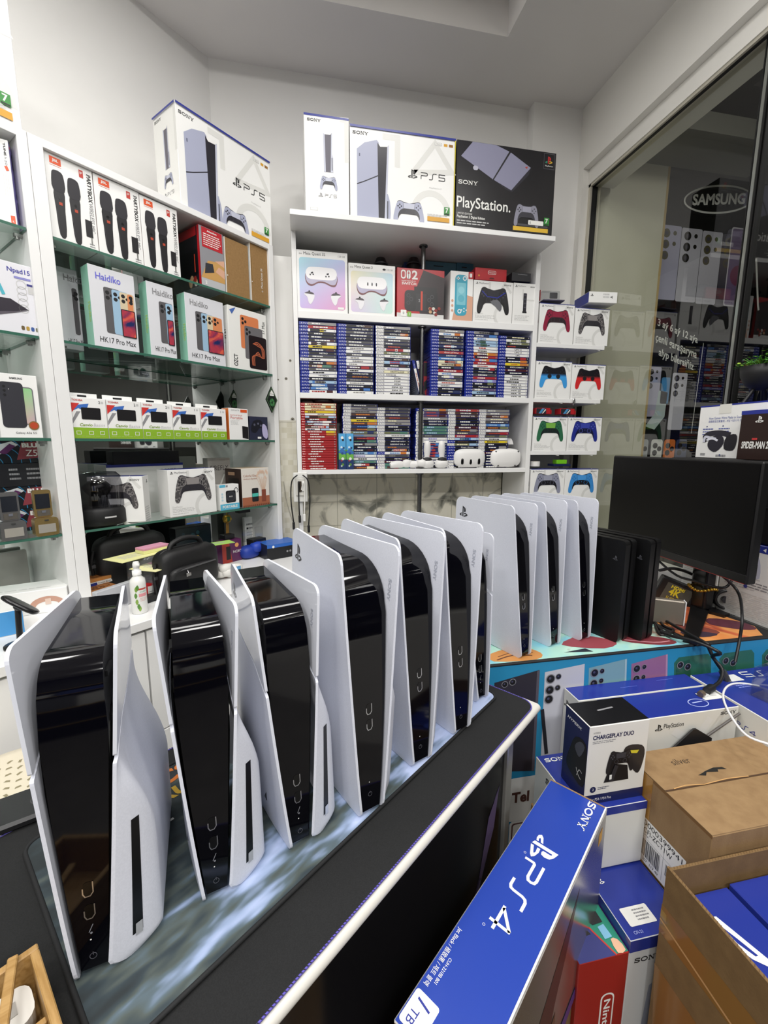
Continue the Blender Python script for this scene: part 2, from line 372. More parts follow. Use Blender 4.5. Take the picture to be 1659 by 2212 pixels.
def slim_print(b, F, x, y, h, k=2):
    "the tall console pictured on the cartons, seen from its front corner"
    b.poly(F, [(x + .02*h, y), (x + .02*h, y + .86*h), (x + .13*h, y + .95*h), (x + .3*h, y + 1.0*h), (x + .33*h, y + .97*h), (x + .345*h, y)], LAV, k)
    b.poly(F, [(x + .33*h, y), (x + .31*h, y + .97*h), (x + .35*h, y + .92*h), (x + .45*h, y + .93*h), (x + .47*h, y + .95*h), (x + .43*h, y)], DKC, k + .5)
    b.poly(F, [(x + .415*h, y), (x + .45*h, y + .93*h), (x + .475*h, y + .95*h), (x + .455*h, y + .35*h), (x + .46*h, y)], LAV2, k + 1)
    b.poly(F, smooth([(x + .44*h, y), (x + .445*h, y + .33*h), (x + .48*h, y + .28*h), (x + .5*h, y + .18*h), (x + .5*h, y)], 2), LAV, k + 1.3)
    b.rect(F, x + .455*h, y, x + .468*h, y + .24*h, INK, k + 1.6)
    b.line(F, [(x + .02*h, y + .42*h), (x + .12*h, y + .46*h), (x + .335*h, y + .56*h)], .012*h, DKC, k + 1.5)
    b.rr(F, x + .05*h, y + .77*h, x + .065*h, y + .81*h, .003*h, M('5b5f78', .4), k + 1)
def phone_back(b, F, x, y, w, h, m, k=2, cams=3, lens=None, r=.02, body=None):
    lens = lens or INK; b.rr(F, x, y, x + w, y + h, w*r*2, m, k)
    q = w*.11
    for i in range(cams):
        b.disc(F, x + w*.22, y + h - w*.22 - i*w*.29, q, lens, k + 1, n=14); b.disc(F, x + w*.22, y + h - w*.22 - i*w*.29, q*.55, M('2d2d3a', .2), k + 1.5, n=10)
    for i in range(2): b.disc(F, x + w*.5, y + h - w*.2 - i*w*.28, q*.6, lens, k + 1, n=12)
def pad_box_print(b, F, w, h):
    pass
BIGSH = M('e0e0dc', .34)
def ps5_front(b, F, seven=True):
    w, h = F.w, F.h
    b.line(F, [(.30*w, h*.92), (.44*w, h*.92), (.44*w, h*.6)], .05*w, BIGSH, 1)
    b.line(F, [(.58*w, .55*h), (.8*w, .92*h), (.97*w, .62*h), (.6*w, .57*h)], .045*w, BIGSH, 1); b.ring(F, .77*w, .13*h, .26*h, .07*h, BIGSH, 1, a0=0, a1=pi)
    sony(b, F, .025*w, h*.905, .026*w, INK, al='L')
    slim_print(b, F, .05*w, .0, .87*h, 2)
    controller(b, F, .555*w, .1*h, .3*w, LAV, DKC, LAV2, k=5, sy=.9)
    b.rect(F, .36*w, 0, .75*w, .001, PAPER, 9)
    pslogo(b, F, .54*w, .5*h, .1*h, INK); psword(b, F, .665*w, .505*h, .075*h, INK)
    b.txt(F, 'PlayStation5', .75*w, .405*h, .02*h, LGREY, w=.12*w)
    b.rr(F, .795*w, .9*h, .865*w, .935*h, .006*h, LGREY, 2); b.rr(F, .80*w, .904*h, .86*w, .931*h, .005*h, PAPER, 3); b.txt(F, '1TB/To', .83*w, .91*h, .014*h, GREY, al='C', k=4)
    b.rect(F, .885*w, .9*h, .92*w, .93*h, GOLDY); b.rect(F, .935*w, .9*h, .975*w, .93*h, M('9a6a2a', .4))
    b.rect(F, .735*w, .035*h, .955*w, .085*h, GOLDY, 10); b.lines(F, .735*w, .11*h, .2*w, 2, .015*h, LGREY, k=10); rating7(b, F, .9*w, .12*h, .055*w, 10)
def ps5_side(b, F):
    w, h = F.w, F.h
    sony(b, F, .07*w, .925*h, .055*w, INK)
    b.line(F, [(.8*w, h*.98), (.95*w, h*.98), (.95*w, h*.55)], .1*w, BIGSH, 1)
    x = .43*w
    b.poly(F, [(x, .43*h), (x + .01*w, .8*h), (x + .03*w, .81*h), (x + .15*w, .81*h), (x + .18*w, .83*h), (x + .17*w, .43*h)], M('5d5a66', .35), 2)
    b.poly(F, [(x, .43*h), (x - .01*w, .82*h), (x + .025*w, .81*h), (x + .04*w, .43*h)], LAV2, 3); b.poly(F, [(x + .15*w, .43*h), (x + .17*w, .82*h), (x + .19*w, .83*h), (x + .18*w, .62*h), (x + .21*w, .58*h), (x + .21*w, .43*h)], LAV2, 3)
    b.rect(F, x + .175*w, .45*h, x + .19*w, .58*h, INK, 4)
    controller(b, F, .53*w, .31*h, .4*w, LAV, DKC, LAV2, k=3)
    pslogo(b, F, .29*w, .165*h, .045*h, GREY); psword(b, F, .44*w, .17*h, .032*h, GREY); b.rr(F, .1*w, .02*h, .28*w, .05*h, .004*h, LGREY, 2); b.rr(F, .11*w, .023*h, .27*w, .047*h, .003*h, PAPER, 3)
def ds_front(b, F, col=None, dark=None, pad=None, grad=None, y=.56, wd=.78, sy=1.0, btn=None):
    w, h = F.w, F.h
    b.line(F, [(.4*w, .97*h), (.4*w, .75*h), (.62*w, .75*h)], .06*w, VLG, 1); b.line(F, [(.66*w, .72*h), (.78*w, .96*h), (.95*w, .74*h)], .06*w, VLG, 1); b.ring(F, .8*w, .17*h, .28*w, .07*w, VLG, 1, a0=pi/2, a1=3*pi/2)
    pslogo(b, F, .045*w, .905*h, .05*w, INK); b.txt(F, 'PlayStation', .13*w, .905*h, .045*w, GREY, w=.25*w, bold=.01); sony(b, F, .95*w, .905*h, .034*w, INK, al='R')
    controller(b, F, .5*w, y*h, wd*w, col, dark, pad, grad=grad, sy=sy, btn=btn, k=3)
    b.txt(F, 'DualSense', .05*w, .19*h, .035*w, LGREY, w=.2*w); b.lines(F, .05*w, .155*h, .5*w, 3, .03*h, LGREY); b.lines(F, .05*w, .05*h, .4*w, 1, .03*h, LGREY)
def ds_carton(w, d, h, **kw):
    b, F = carton(w, d, h, WHITE, T=SBLUE); b.rect(F['F'], 0, h*.985, w, h, SBLUE, 2); ds_front(b, F['F'], **kw)
    controller(b, F['L'], d*.5, h*.6, d*.72, kw.get('col') or kw['grad'][1][-1][1], kw.get('dark'), kw.get('pad')); pslogo(b, F['R'], d*.7, h*.88, .07*d, INK); b.lines(F['R'], d*.3, h*.3, d*.5, 8, h*.03, LGREY)
    return b
# ------------------------------------------------------------------ the room
WALL = noisy('wall_paint', 'ebeae7', 'efeeeb', 2.5, .75, .12)
CEILM = noisy('ceiling_paint', 'dfdcd9', 'e4e1de', 2., .8, .08)
FLOORM = noisy('grey_floor_tile', '6f6c67', '7a7772', 8., .4, .05)
YB = 2.40
b = MB(); b.box(-4.2, -3.2, -.1, 4.6, 3.2, 0, FLOORM); struct(b, 'floor')
# ceiling with a raised tray
b = MB(); hx0, hx1, hy0, hy1 = -1.25, .945, .35, 2.035
for x0, y0, x1, y1 in ((-4.2, -3.2, hx0, 3.2), (hx1, -3.2, 1.76, 3.2), (hx0, hy1, hx1, 3.2), (hx0, -3.2, hx1, hy0)): b.box(x0, y0, CEIL, x1, y1, CEIL + .14, CEILM)
b.box(hx0 - .05, hy0 - .05, CEIL + .14, hx1 + .05, hy1 + .05, CEIL + .2, CEILM); struct(b, 'ceiling')
# back wall: paint above, small square mosaic tiles below
MOS = fresh('mosaic_wall_tile', 'e0ddce', .35); n_, l_, p_ = nodes(MOS)
tc = n_.new('ShaderNodeTexCoord'); mp = n_.new('ShaderNodeMapping'); mp.inputs['Rotation'].default_value = (radians(90), 0, 0)
br = n_.new('ShaderNodeTexBrick'); br.offset = 0; br.inputs['Scale'].default_value = 1; br.inputs['Brick Width'].default_value = .026; br.inputs['Row Height'].default_value = .026; br.inputs['Mortar Size'].default_value = .0007
br.inputs['Color1'].default_value = (*lin('e6e3d6'), 1); br.inputs['Color2'].default_value = (*lin('d2cdb9'), 1); br.inputs['Mortar'].default_value = (*lin('dedacc'), 1)
l_.new(tc.outputs['Object'], mp.inputs[0]); l_.new(mp.outputs[0], br.inputs[0]); l_.new(br.outputs[0], p_.inputs['Base Color'])
MARB = ramp_mat('grey_veined_stone_panel', [(.34, '77786f'), (.42, 'bdbbae'), (.49, 'efebda'), (.75, 'f2efe2')], kind='noise', nscale=7, detail=6, distortion=1.2, rough=.42, scale=(1, 1, .9), bump=.5, bscale=60)
b = MB()
b.box(-.5, YB, 1.435, 1.26, YB + .1, CEIL + .1, WALL); b.box(-.5, YB, 0, 1.26, YB + .1, 1.435, MOS)
b.box(1.25, 2.34, 0, 1.6, YB + .1, CEIL + .1, WALL)
W = Fr((0, 2.17, 0), (1, 0, 0), (0, 0, 1))
for px, py, r in ((627, 779, .006), (618, 818, .007), (632, 906, .009), (601, 820, .004)):
    p = onY(px, py, 2.17); b.ring(W, p.x, p.z, r, r*.45, M('8f8a7c', .5), 2, n=12); b.disc(W, p.x, p.z, r*.5, M('4a463e', .5), 2, n=10)
b.box(-.0875, 2.1685, 1.43, -.008, 2.17, 1.438, M('d8d4c6', .5))
b.box(-.088, 2.17, 0, -.0075, 2.3995, 1.435, MOS); b.box(-.088, 2.17, 1.435, -.0075, 2.3995, 2.17, WALL); struct(b, 'wall_back')
b = MB(); b.box(.0, 2.345, .5, 1.165, 2.398, 1.22, MARB)
for x in (.0, .2, .42, .64, .86, 1.05):
    b.box(x, 2.3435, .5, x + .0025, 2.346, 1.22, M('b5b2a4', .5))
for z in (.62, .75, .88, 1.01, 1.14): b.box(.0, 2.3435, z, 1.165, 2.346, z + .0025, M('b5b2a4', .5))
struct(b, 'trim_1')
# left wall, parallel to the left cabinets
b = MB(); b.box(-3.2, 0, 0, 1.374, .12, CEIL + .1, WALL); o = struct(b, 'wall_left'); at(o, -N*2.0, RL)
b = MB(); b.box(-3.75, -3.1, 0, -3.6, -.6, CEIL + .1, WALL); b.box(-3.75, -.8, 0, -3.5, -.5, CEIL + .1, WALL); struct(b, 'wall_side')
b = MB(); b.box(-3.75, -3.1, 0, 1.8, -2.95, CEIL + .1, M('222222', .6)); struct(b, 'wall_front')
# right wall: beam over the glass
BEAM = noisy('beam_paint', 'e6e4de', 'eae8e2', 3., .7, .1)
b = MB(); b.box(1.53, -3.0, 2.775, 1.72, 2.2995, CEIL + .1, BEAM); b.box(1.565, -3.0, 2.70, 1.72, 2.2995, 2.7745, BEAM)
b.box(1.53, 2.30, 0, 1.6, 2.3395, CEIL + .1, BEAM); b.box(1.6005, 2.30, 0, 1.622, 2.5, CEIL + .1, BEAM); struct(b, 'wall_right')
b = MB(); b.box(1.565, -3.0, 0, 1.68, 2.32, .78, BEAM); struct(b, 'wall_right_lower')
ALU = M('cfcabb', .35, .3); GASK = M('0c0c0c', .5)
# window frame and panes
GLASS = clear('dark_window_glass', (.92, .94, .89), .11, .75, .0, 4.)
GX = 1.6
def pane(y0, y1, x, n):
    b = MB(); b.add([(x, y0, .79), (x, y1, .79), (x, y1, 2.71), (x, y0, 2.71)], [(0, 1, 2, 3)], GLASS); g = struct(b, 'window_%d' % n)
    f = MB(); f.box(x - .012, y1 - .004, .785, x + .012, y1 + .0, 2.71, GASK); f.box(x - .008, y0 - .0, .785, x + .008, y0 + .004, 2.71, GASK); f.build('window_gasket', g)
pane(1.405, 2.285, GX, 1); pane(-2.9, 1.375, GX + .004, 2)
b = MB(); b.box(GX - .012, 1.388, .785, GX - .001, 1.398, 2.70, M('8f928c', .12, .4)); b.box(GX - .010, 1.380, .785, GX + .01, 1.3875, 2.70, GASK); struct(b, 'trim_2')
b = MB(); b.box(GX - .03, 2.283, .785, GX + .03, 2.305, 2.715, ALU); b.box(GX - .03, -2.9, 2.688, GX + .03, 2.305, 2.712, ALU); b.box(GX - .02, 2.279, .785, GX - .008, 2.284, 2.69, GASK); b.box(GX - .02, -2.9, 2.684, GX - .008, 2.283, 2.689, GASK); struct(b, 'trim_3')
# outside the glass: lit pier, dark hall
PIER = noisy('glossy_beige_wall_board', 'c9c7b4', 'cfcdbb', 3., .3, .02)
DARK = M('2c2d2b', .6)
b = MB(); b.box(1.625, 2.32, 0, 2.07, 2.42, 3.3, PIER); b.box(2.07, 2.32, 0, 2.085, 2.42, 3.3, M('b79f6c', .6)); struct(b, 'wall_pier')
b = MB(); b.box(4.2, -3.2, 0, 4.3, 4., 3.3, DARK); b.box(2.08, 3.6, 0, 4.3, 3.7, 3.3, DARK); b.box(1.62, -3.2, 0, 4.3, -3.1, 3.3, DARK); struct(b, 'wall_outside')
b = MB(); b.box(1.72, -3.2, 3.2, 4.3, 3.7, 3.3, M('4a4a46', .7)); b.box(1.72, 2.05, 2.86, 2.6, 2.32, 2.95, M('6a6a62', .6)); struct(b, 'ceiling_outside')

# lamps set into the ceiling (their light comes from the area lights above)
# ------------------------------------------------------------------ lettering and phone pictures stuck on the glass
STK = M('e6e7e3', .5)
GY = 2.388
b = MB(); b.add([(2.086, 2.40, .3), (4.19, 2.40, .3), (4.19, 2.40, 3.19), (2.086, 2.40, 3.19)], [(0, 1, 2, 3)], clear('hall_glass', (.8, .82, .8), .06, .5, .0, 4.)); struct(b, 'window_3')
SH = lambda ox, oz, sl: Fr((ox, GY, oz), (1, 0, 0), (0, 0, 1), fn=lambda x, y, k: Vector((ox + x, GY - k*.0004, oz + y + sl*x)))
b = MB(); F = SH(2.50, 2.77, .12); b.ring(F, 0, 0, .245, .011, STK, 1, ry=.079, n=56); b.txt(F, 'SAMSUNG', 0, -.03, .062, STK, w=.37, al='C', bold=.035)
b.build('window_lettering', label='white oval with lettering stuck high on the dark glass outside', category='window sign')
b = MB(); F = SH(2.32, 1.95, -.30)
b.txt(F, '3 aý 6 aý 12 aýa', -.01, .03, .055, STK, w=.30, al='C', bold=.02); b.txt(F, 'çenli garaşaryna', -.01, -.06, .06, STK, w=.31, al='C', bold=.02); b.txt(F, 'alyp bilersiňiz', -.0, -.135, .062, STK, w=.265, al='C', bold=.02); b.line(F, [(.185, .06), (.17, -.5)], .004, STK, 1)
b.build('window_lettering', label='three lines of white instalment lettering on the dark glass above the monitor', category='window sign')
FILM = M('b4b3cc', .4); FILM2 = M('c6c5d2', .4); FILM3 = M('4b4854', .4); LENS = M('1e1c16', .3); LENS2 = M('5c573c', .3)
FO = Fr((2.08, GY, 0), (1, 0, 0), (0, 0, 1))
def film_phone(x0, z0, w, h, film, lens, cams=3):
    b.rr(FO, x0, z0, x0 + w, z0 + h, .01, film, 1); r = w*.17
    for i in range(cams):
        b.disc(FO, x0 + w*.3, z0 + h - w*.3 - i*w*.42, r, lens, 2); b.disc(FO, x0 + w*.3, z0 + h - w*.3 - i*w*.42, r*.5, FILM3, 3)
        if i < 2: b.disc(FO, x0 + w*.7, z0 + h - w*.28 - i*w*.4, r*.5, lens, 2)
b = MB()
for i, (f, l) in enumerate(((FILM, LENS2), (FILM2, LENS), (FILM2, LENS2), (FILM3, LENS2))): film_phone(.038 + i*.147, 2.19 - i*.004, .144, .41, f, l)
b.rr(FO, .535, 2.18, .715, 2.63, .015, M('d6d3de', .3), 3); b.rr(FO, .543, 2.188, .707, 2.622, .012, M('77658c', .3), 4); b.disc(FO, .62, 2.36, .06, M('7d3f5f', .3), 5); b.disc(FO, .625, 2.6, .006, INK, 6); b.line(FO, [(.74, 2.47), (.80, 2.2), (.81, 2.17)], .014, STK, 3)
b.build('phone_poster', label='row of large pale phone backs on the poster behind the dark glass', category='window poster')
b = MB(); film_phone(.04, 1.5, .10, .3, FILM, LENS); film_phone(.225, 1.42, .11, .35, FILM2, LENS)
b.rr(FO, .15, 1.58, .21, 1.74, .01, M('4b86b8', .3), 4); b.poly(FO, [(.135, 1.66), (.2, 1.65), (.195, 1.5), (.13, 1.42), (.06, 1.44), (.12, 1.52)], M('b7c6c8', .3), 4)
for x, col in ((.055, 'b9bcc0'), (.16, 'e3e3e1'), (.255, 'd9772f'), (.345, '3d4766')):
    b.rr(FO, x - .042, 1.1, x + .042, 1.36, .018, M(col, .3), 3)
    for i in range(2): b.disc(FO, x - .012, 1.32 - i*.045, .018, LENS, 5)
    b.disc(FO, x + .02, 1.3, .016, LENS, 5)
b.build('phone_poster', label='cluster of smaller phones on the poster just above the monitor', category='window poster')
# ------------------------------------------------------------------ white shelf unit on the back wall
YS = 2.08
def things(o, label, cat, group=None):
    o['label'] = label; o['category'] = cat
    if group: o['group'] = group
    return o
unit = things(empty('shelf_unit', (.585, YS, 0)), 'tall white shelf unit against the back wall holding stacked game cases', 'shelf unit')
def upart(name, x0, y0, z0, x1, y1, z1, m=LAMW, bev=.001):
    b = MB(); b.box(x0 - .585, y0 - YS, z0, x1 - .585, y1 - YS, z1, m, bev); return b.build(name, unit)
Z1, Z2, Z3 = 1.915, 1.560, 1.204
upart('side_panel', -.006, YS, .0, .014, 2.335, 2.243); upart('side_panel', 1.166, YS, .0, 1.19, 2.335, 2.243)
for z, t in ((Z1, .03), (Z2, .025), (Z3, .022)): upart('shelf', .0142, YS, z - t, 1.1658, 2.335, z)
upart('top_board', -.008, 1.945, 2.243, 1.178, 2.35, 2.264)
upart('back_panel', .0142, 2.336, Z3, 1.1658, 2.342, 2.24, M('c9c8c6', .5))
for zz in ((Z1 + .001, 2.2425), (Z2 + .001, Z1 - .031), (Z3 + .001, Z2 - .026), (.5, Z3 - .023)):
    b = MB(); b.lathe([(.011, zz[0]), (.011, zz[1])], M('6d6d6d', .25, .9), (.6 - .585, .028, 0), 14)
    for z in (zz[0], zz[1] - .006): b.lathe([(.02, z), (.02, z + .006)], M('6d6d6d', .3, .9), (.6 - .585, .028, 0), 16)
    b.build('support_pole', unit)

# ---- game cases
CC = dict(K='17171a', W='e9e9e6', G='8f8d8a', R='a5262a', D='45181a', Y='dfc62b', B='4a80c4', L='a3c1dc', O='c9762f', N='26325c', T='4f7d6a', E='737753', C='e4deba', P='5b4b6f', M='4c372b', V='8f88c9', S='4b4a4c', F='b3433a')
CN = dict(K='black', W='white', G='grey', R='red', D='dark red', Y='yellow', B='blue', L='pale blue', O='orange', N='navy', T='green', E='olive', C='cream', P='purple', M='brown', V='lavender', S='charcoal', F='bright red')
ORD = ['topmost', 'second from top', 'third from top'] + ['%dth from top' % i for i in range(4, 21)] + ['21st from top', '22nd from top', '23rd from top'] + ['%dth from top' % i for i in range(24, 31)]
CASEB = fresh('clear_blue_case_plastic', '1a2a86', .25); REDC = fresh('red_case_plastic', '9d1f24', .25)
HDB, HDW = M('22339a', .3), M('e6e6e4', .3)
def game_case(kind, bg, text='', tcol='W', acc='', w=.171, t=.0138, d=.134):
    b = MB(); F = Fr((0, 0, 0), (1, 0, 0), (0, 0, 1))
    if kind == 'r':
        b.box(0, 0, 0, w, d, t, REDC, .001); b.rect(F, .003, .0012, w - .003, t - .0012, M(CC[bg], .35), 2); b.rect(F, .003, .0012, .021, t - .0012, M('b01c22', .35), 3)
        b.rect(F, .006, t*.35, .009, t*.7, PAPER, 4); b.rect(F, .011, t*.35, .018, t*.65, M('e8b0b0', .4), 4); x0 = .024
    else:
        b.box(0, 0, 0, w, d, t, CASEB, .0012); b.rect(F, .0035, .001, w - .003, t - .001, M(CC[bg], .35), 2)
        ink = PAPER if kind == 'b' else INK
        b.rect(F, .003, .001, .041, t - .001, HDB if kind == 'b' else HDW, 3)
        pslogo(b, F, .008, t*.3, t*.45, ink, 5); psword(b, F, .0195, t*.3, t*.4, ink if kind == 'b' else GREY, '4' if kind == 'b' else '5', 5, wt=.18); x0 = .044
    tm = M(CC[tcol], .4); R_ = random.random
    if acc:
        n = random.choice((2, 3)); xs = sorted(random.uniform(x0, w - .01) for _ in range(n))
        for i, c in enumerate(acc): 
            xa = random.uniform(x0, w - .06) if len(acc) > 1 else w - .05; b.rect(F, xa, .0012, min(w - .0035, xa + random.uniform(.025, .05)), t - .0012, M(CC[c], .4), 3 + i*.2)
    if text: b.txt(F, text, (x0 + w)/2, t*.28, t*.46, tm, w=min(.075, .0075*len(text)), al='C', k=5, bold=.02)
    else:
        x = x0 + random.uniform(.006, .03); end = x + random.uniform(.03, .065)
        while x < end:
            q = x + random.uniform(.004, .014); b.rect(F, x, t*.3, q, t*.68, tm, 5); x = q + .0018
    b.rect(F, w - .013, t*.3, w - .008, t*.7, GREY if bg != 'W' else LGREY, 5)
    return b
def stack(x, z0, rows, where, t=.0142, w=.171, dy=.006, jit=.0012):
    n = len(rows)
    for i, r in enumerate(rows):
        kind, bg = r[0], r[1]; parts = (r[2:] + '||').split('|'); text = parts[0].strip(); tc_ = parts[1] or ('K' if bg in 'WCYL' else 'W'); acc = parts[2]
        b = game_case(kind, bg, text, tc_, acc, w, t - .0004)
        o = b.build('game_case'); rz = random.uniform(-.004, .004)
        at(o, (x + random.uniform(-jit, jit), YS + dy + random.uniform(0, .003), z0 + (n - 1 - i)*t), rz)
        box = {'b': 'blue', 'w': 'blue', 'r': 'red'}[kind]; hd = {'b': 'blue-headed', 'w': 'white-headed', 'r': ''}[kind]
        things(o, ('%s game case, %s %s spine, %s, %s' % (box, CN[bg], hd, ORD[i], where)).replace('  ', ' '), 'game case', 'game cases in the ' + where)
def xl(px, py=850): return onY(px, py, YS + .006).x
S1 = ['bG', 'bR||F', 'bW|K|YK', 'bK', 'bK', 'bK||D', 'bW|K|DM', 'bY', 'bK||D', 'bKMETRO', 'bS', 'wW', 'bK||O', 'bM||OT', 'bS', 'bW', 'bWHITMAN', 'bK', 'bL||BG', 'bN||BL', 'bN||LB', 'bW|R|D']
S2 = ['bKMETRO||M', 'bKSNIPER ELITE', 'bSSNIPER 3', 'bK', 'bKF I T T', 'bS', 'bS', 'bW|G', 'bW|G', 'bS', 'bW|G', 'bW|G', 'bW|G', 'bD||PR', 'bW', 'bKMONSTER HUNTER', 'bKSECOND SON|O', 'bS|G', 'bW|G', 'bK', 'bK||B', 'bW|G']
S3 = ['wG', 'wKUFC5', 'wKMORTAL KOMBAT||O', 'wW|L', 'wS', 'wS', 'wK|F', 'wW|R|RF', 'wE||TE', 'wWSILENT HILL 2', 'wKMETRO||M', 'wL|B|BF', 'wK||D', 'wW|V', 'wCDEATHLOOP', 'wW|G', 'wWFC26', 'wWFC25', 'wWFC24', 'wWFIFA 23', 'wWFIFA 22', 'wW']
S4 = ['bG', 'bW|B|O', 'bKRESIDENT EVIL 4', 'bKHorizon', 'bS|G', 'bN||LF', 'bKUntil Dawn', 'bFGod of War||R', 'bN DESTINY', 'bB||L', 'bC|F|KG', 'bC|M|O', 'bK||N', 'bR', 'bW|B', 'bS||VC', 'bSFallout|C', 'bW|F|', 'bW|G', 'bK', 'bK WW2||N', 'bK']
S5 = ['bG|K|K', 'bN||B', 'bW|B', 'bL||LT', 'bL||TL', 'bW|F', 'bW|K', 'bO||YD', 'bR||KD', 'bB||OF', 'bR', 'bW|F', 'bK||R', 'bKPROJECT CARS', 'bS', 'bR', 'bV||L', 'bK||E', 'bKFallout 4||', 'bP||CG', 'bL|K|', 'bK']
S6 = ['bK|C|', 'bW|E|E', 'bE||KE', 'bK|F|', 'bWUFC 4', 'bWUFC 3', 'bWUFC', 'bK||R', 'bK||O', 'bY|O|O', 'bKMORTAL KOMBAT 11', 'bD', 'bK', 'bWPES2020', 'bW', 'bW', 'bWFIFA 22', 'bWFIFA 21', 'bWFIFA 20', 'bWFIFA 19', 'bWFIFA 18']
UP = '{} stack, upper game shelf'
for px, rows, nm in ((649.4, S1, 'leftmost'), (730, S2, 'second'), (811, S3, 'third'), (928, S4, 'fourth'), (1003, S5, 'fifth'), (1072, S6, 'rightmost')):
    stack(xl(px), Z2, rows, UP.format(nm), dy=.006)
A_ = ['rC|R|', 'rC|R|O', 'rC|O|', 'rY', 'rWFC24', 'rL||EK', 'rK||OF', 'rN||LW', 'rS||WL', 'rM||LF', 'rW|N|KL', 'rR||Y', 'rR||O'] + ['rR'] * 14
B_ = ['wS', 'wGFC26|K', 'wG|S', 'wM|O', 'wK', 'wY', 'wM|O|O', 'wN|B|L', 'wM|O|E', 'wE|L|N', 'wG|B', 'wD|F|R', 'wK|T|T', 'wG||TM', 'wK', 'wK||D', 'wL|N|B', 'wW|V', 'wW', 'wT|L|T', 'wK||FW', 'wM|O|C']
C_ = ['wS|G', 'wS|G', 'wS', 'wM|F', 'wG|C', 'wGFC25|K', 'wK', 'wKUFC 5', 'wE|T|T', 'wW|G', 'wKTEKKEN 7', 'wKGRAND THEFT AUTO V||', 'wKRESIDENT EVIL 4', 'wS|O', 'wKASTRO BOT||OF', 'bW|B|O', 'wS|G', 'wKMETRO||M', 'wD', 'wT||L', 'wT||FM']
D_ = ['bG|C|O', 'wP|F|D', 'wP|F|D', 'wG', 'wKRESIDENT EVIL 4', 'wKRESIDENT EVIL 4', 'wT|L|T', 'wT|L|T', 'wT|L|T', 'wS|G', 'wW|V|', 'wW|N|', 'wN|F|RB', 'wN|F|RB', 'wN|F|RB', 'wN|F|RB', 'wN|F|RB', 'wG', 'wG', 'wK', 'wK']
E_ = ['wF||LR', 'wM', 'wMRESIDENT EVIL', 'wK|M', 'wK', 'wKRESIDENT EVIL 4', 'wD', 'wM|O|G', 'wS|C', 'wR', 'wL|K|LB', 'bK|M', 'wE|C|L', 'bKDays Gone', 'bKDays Gone', 'bK', 'bS', 'bS', 'wK', 'wK', 'wK']
F_ = ['wG|W', 'wG|W', 'wM ASTRO BOT||O', 'wG|C', 'wS', 'wB|L|L', 'wM|O|E', 'wW|G', 'wM|F|R', 'wS|E|E', 'wW|K|', 'wY|K', 'wK', 'wK|W|G', 'wK|O|G', 'wD', 'wK', 'wK', 'wK', 'wK', 'wK']
LO = '{} stack, lower game shelf'
stack(xl(652, 1010), Z3, A_, LO.format('leftmost red'), t=.0115, w=.168)
for px, rows, nm in ((742, B_, 'second'), (815.5, C_, 'third'), (899, D_, 'fourth'), (968, E_, 'fifth'), (1034, F_, 'rightmost')):
    stack(xl(px, 1000), Z3, rows, LO.format(nm), dy=.03, jit=.003)
# a hidden-under-the-lid dark case pile behind the red stack, leaning cases in the gap
def lean(px0, py0, ang, b, label, dy=.02):
    p = onY(px0, py0, YS + dy); o = b.build('game_case'); o.location = (p.x, YS + dy, Z2 + .001); o.rotation_euler = (0, ang, 0); return things(o, label, 'game case', 'leaning game cases in the gap of the upper game shelf')
def upright_case(kind, spine, texts, h=.171, t=.0138, d=.134):
    b = MB(); b.box(0, 0, 0, t, d, h, CASEB, .0012); F = Fr((0, 0, 0), (1, 0, 0), (0, 0, 1))
    b.rect(F, .001, .003, t - .001, h - .003, spine, 2); b.rect(F, .001, h - .04, t - .001, h - .003, HDB if kind == 'b' else HDW, 3); psword(b, F, t*.35, h - .018, t*.32, PAPER if kind == 'b' else INK, '4', 4, rot=-pi/2, wt=.18)
    b.txt(F, texts, t*.32, .11, t*.42, M('b3433a') if spine is PAPER else PAPER, w=.075, rot=-pi/2, k=4, bold=.02); L = Fr((0, d, 0), (0, -1, 0), (0, 0, 1)); b.rect(L, .004, .004, d - .004, h - .004, M('8a8f9e', .4), 2); b.lines(L, .02, .1, .09, 9, .009, M('d5d8e0', .5), k=3)
    return b
b = upright_case('b', PAPER, 'SPIDER-MAN'); lean(906, 855, radians(-14), b, 'blue game case with white spine leaning left in the gap beside the pole', .03)
b = upright_case('w', M('3a2020', .4), 'SPIDER-MAN 2'); lean(913.5, 855, radians(-13), b, 'dark spined game case leaning against the white spined one in the gap', .033)
b = MB(); b.box(0, 0, 0, .03, .14, .17, M('8c1f22', .4), .002, dict(F=M('a8272a', .4))); F = Fr((0, 0, 0), (1, 0, 0), (0, 0, 1)); b.rect(F, .003, .1, .027, .165, INK, 2); b.poly(F, [(.004, .02), (.026, .05), (.026, .09), (.004, .07)], INK, 2)
things(at(b.build('game_box'), (xl(920), YS + .06, Z2), 0), 'red and black boxed game standing behind the leaning cases', 'game box')
b = MB(); b.box(0, 0, 0, .015, .13, .15, INK, .001); F = Fr((0, 0, 0), (1, 0, 0), (0, 0, 1)); b.rect(F, .002, .07, .013, .12, PAPER, 2); b.rect(F, .002, .02, .013, .05, PAPER, 2)
things(at(b.build('game_case'), (xl(1102, 960), YS + .09, Z3), 0), 'slim black case standing upright at the right end of the lower game shelf', 'game case')
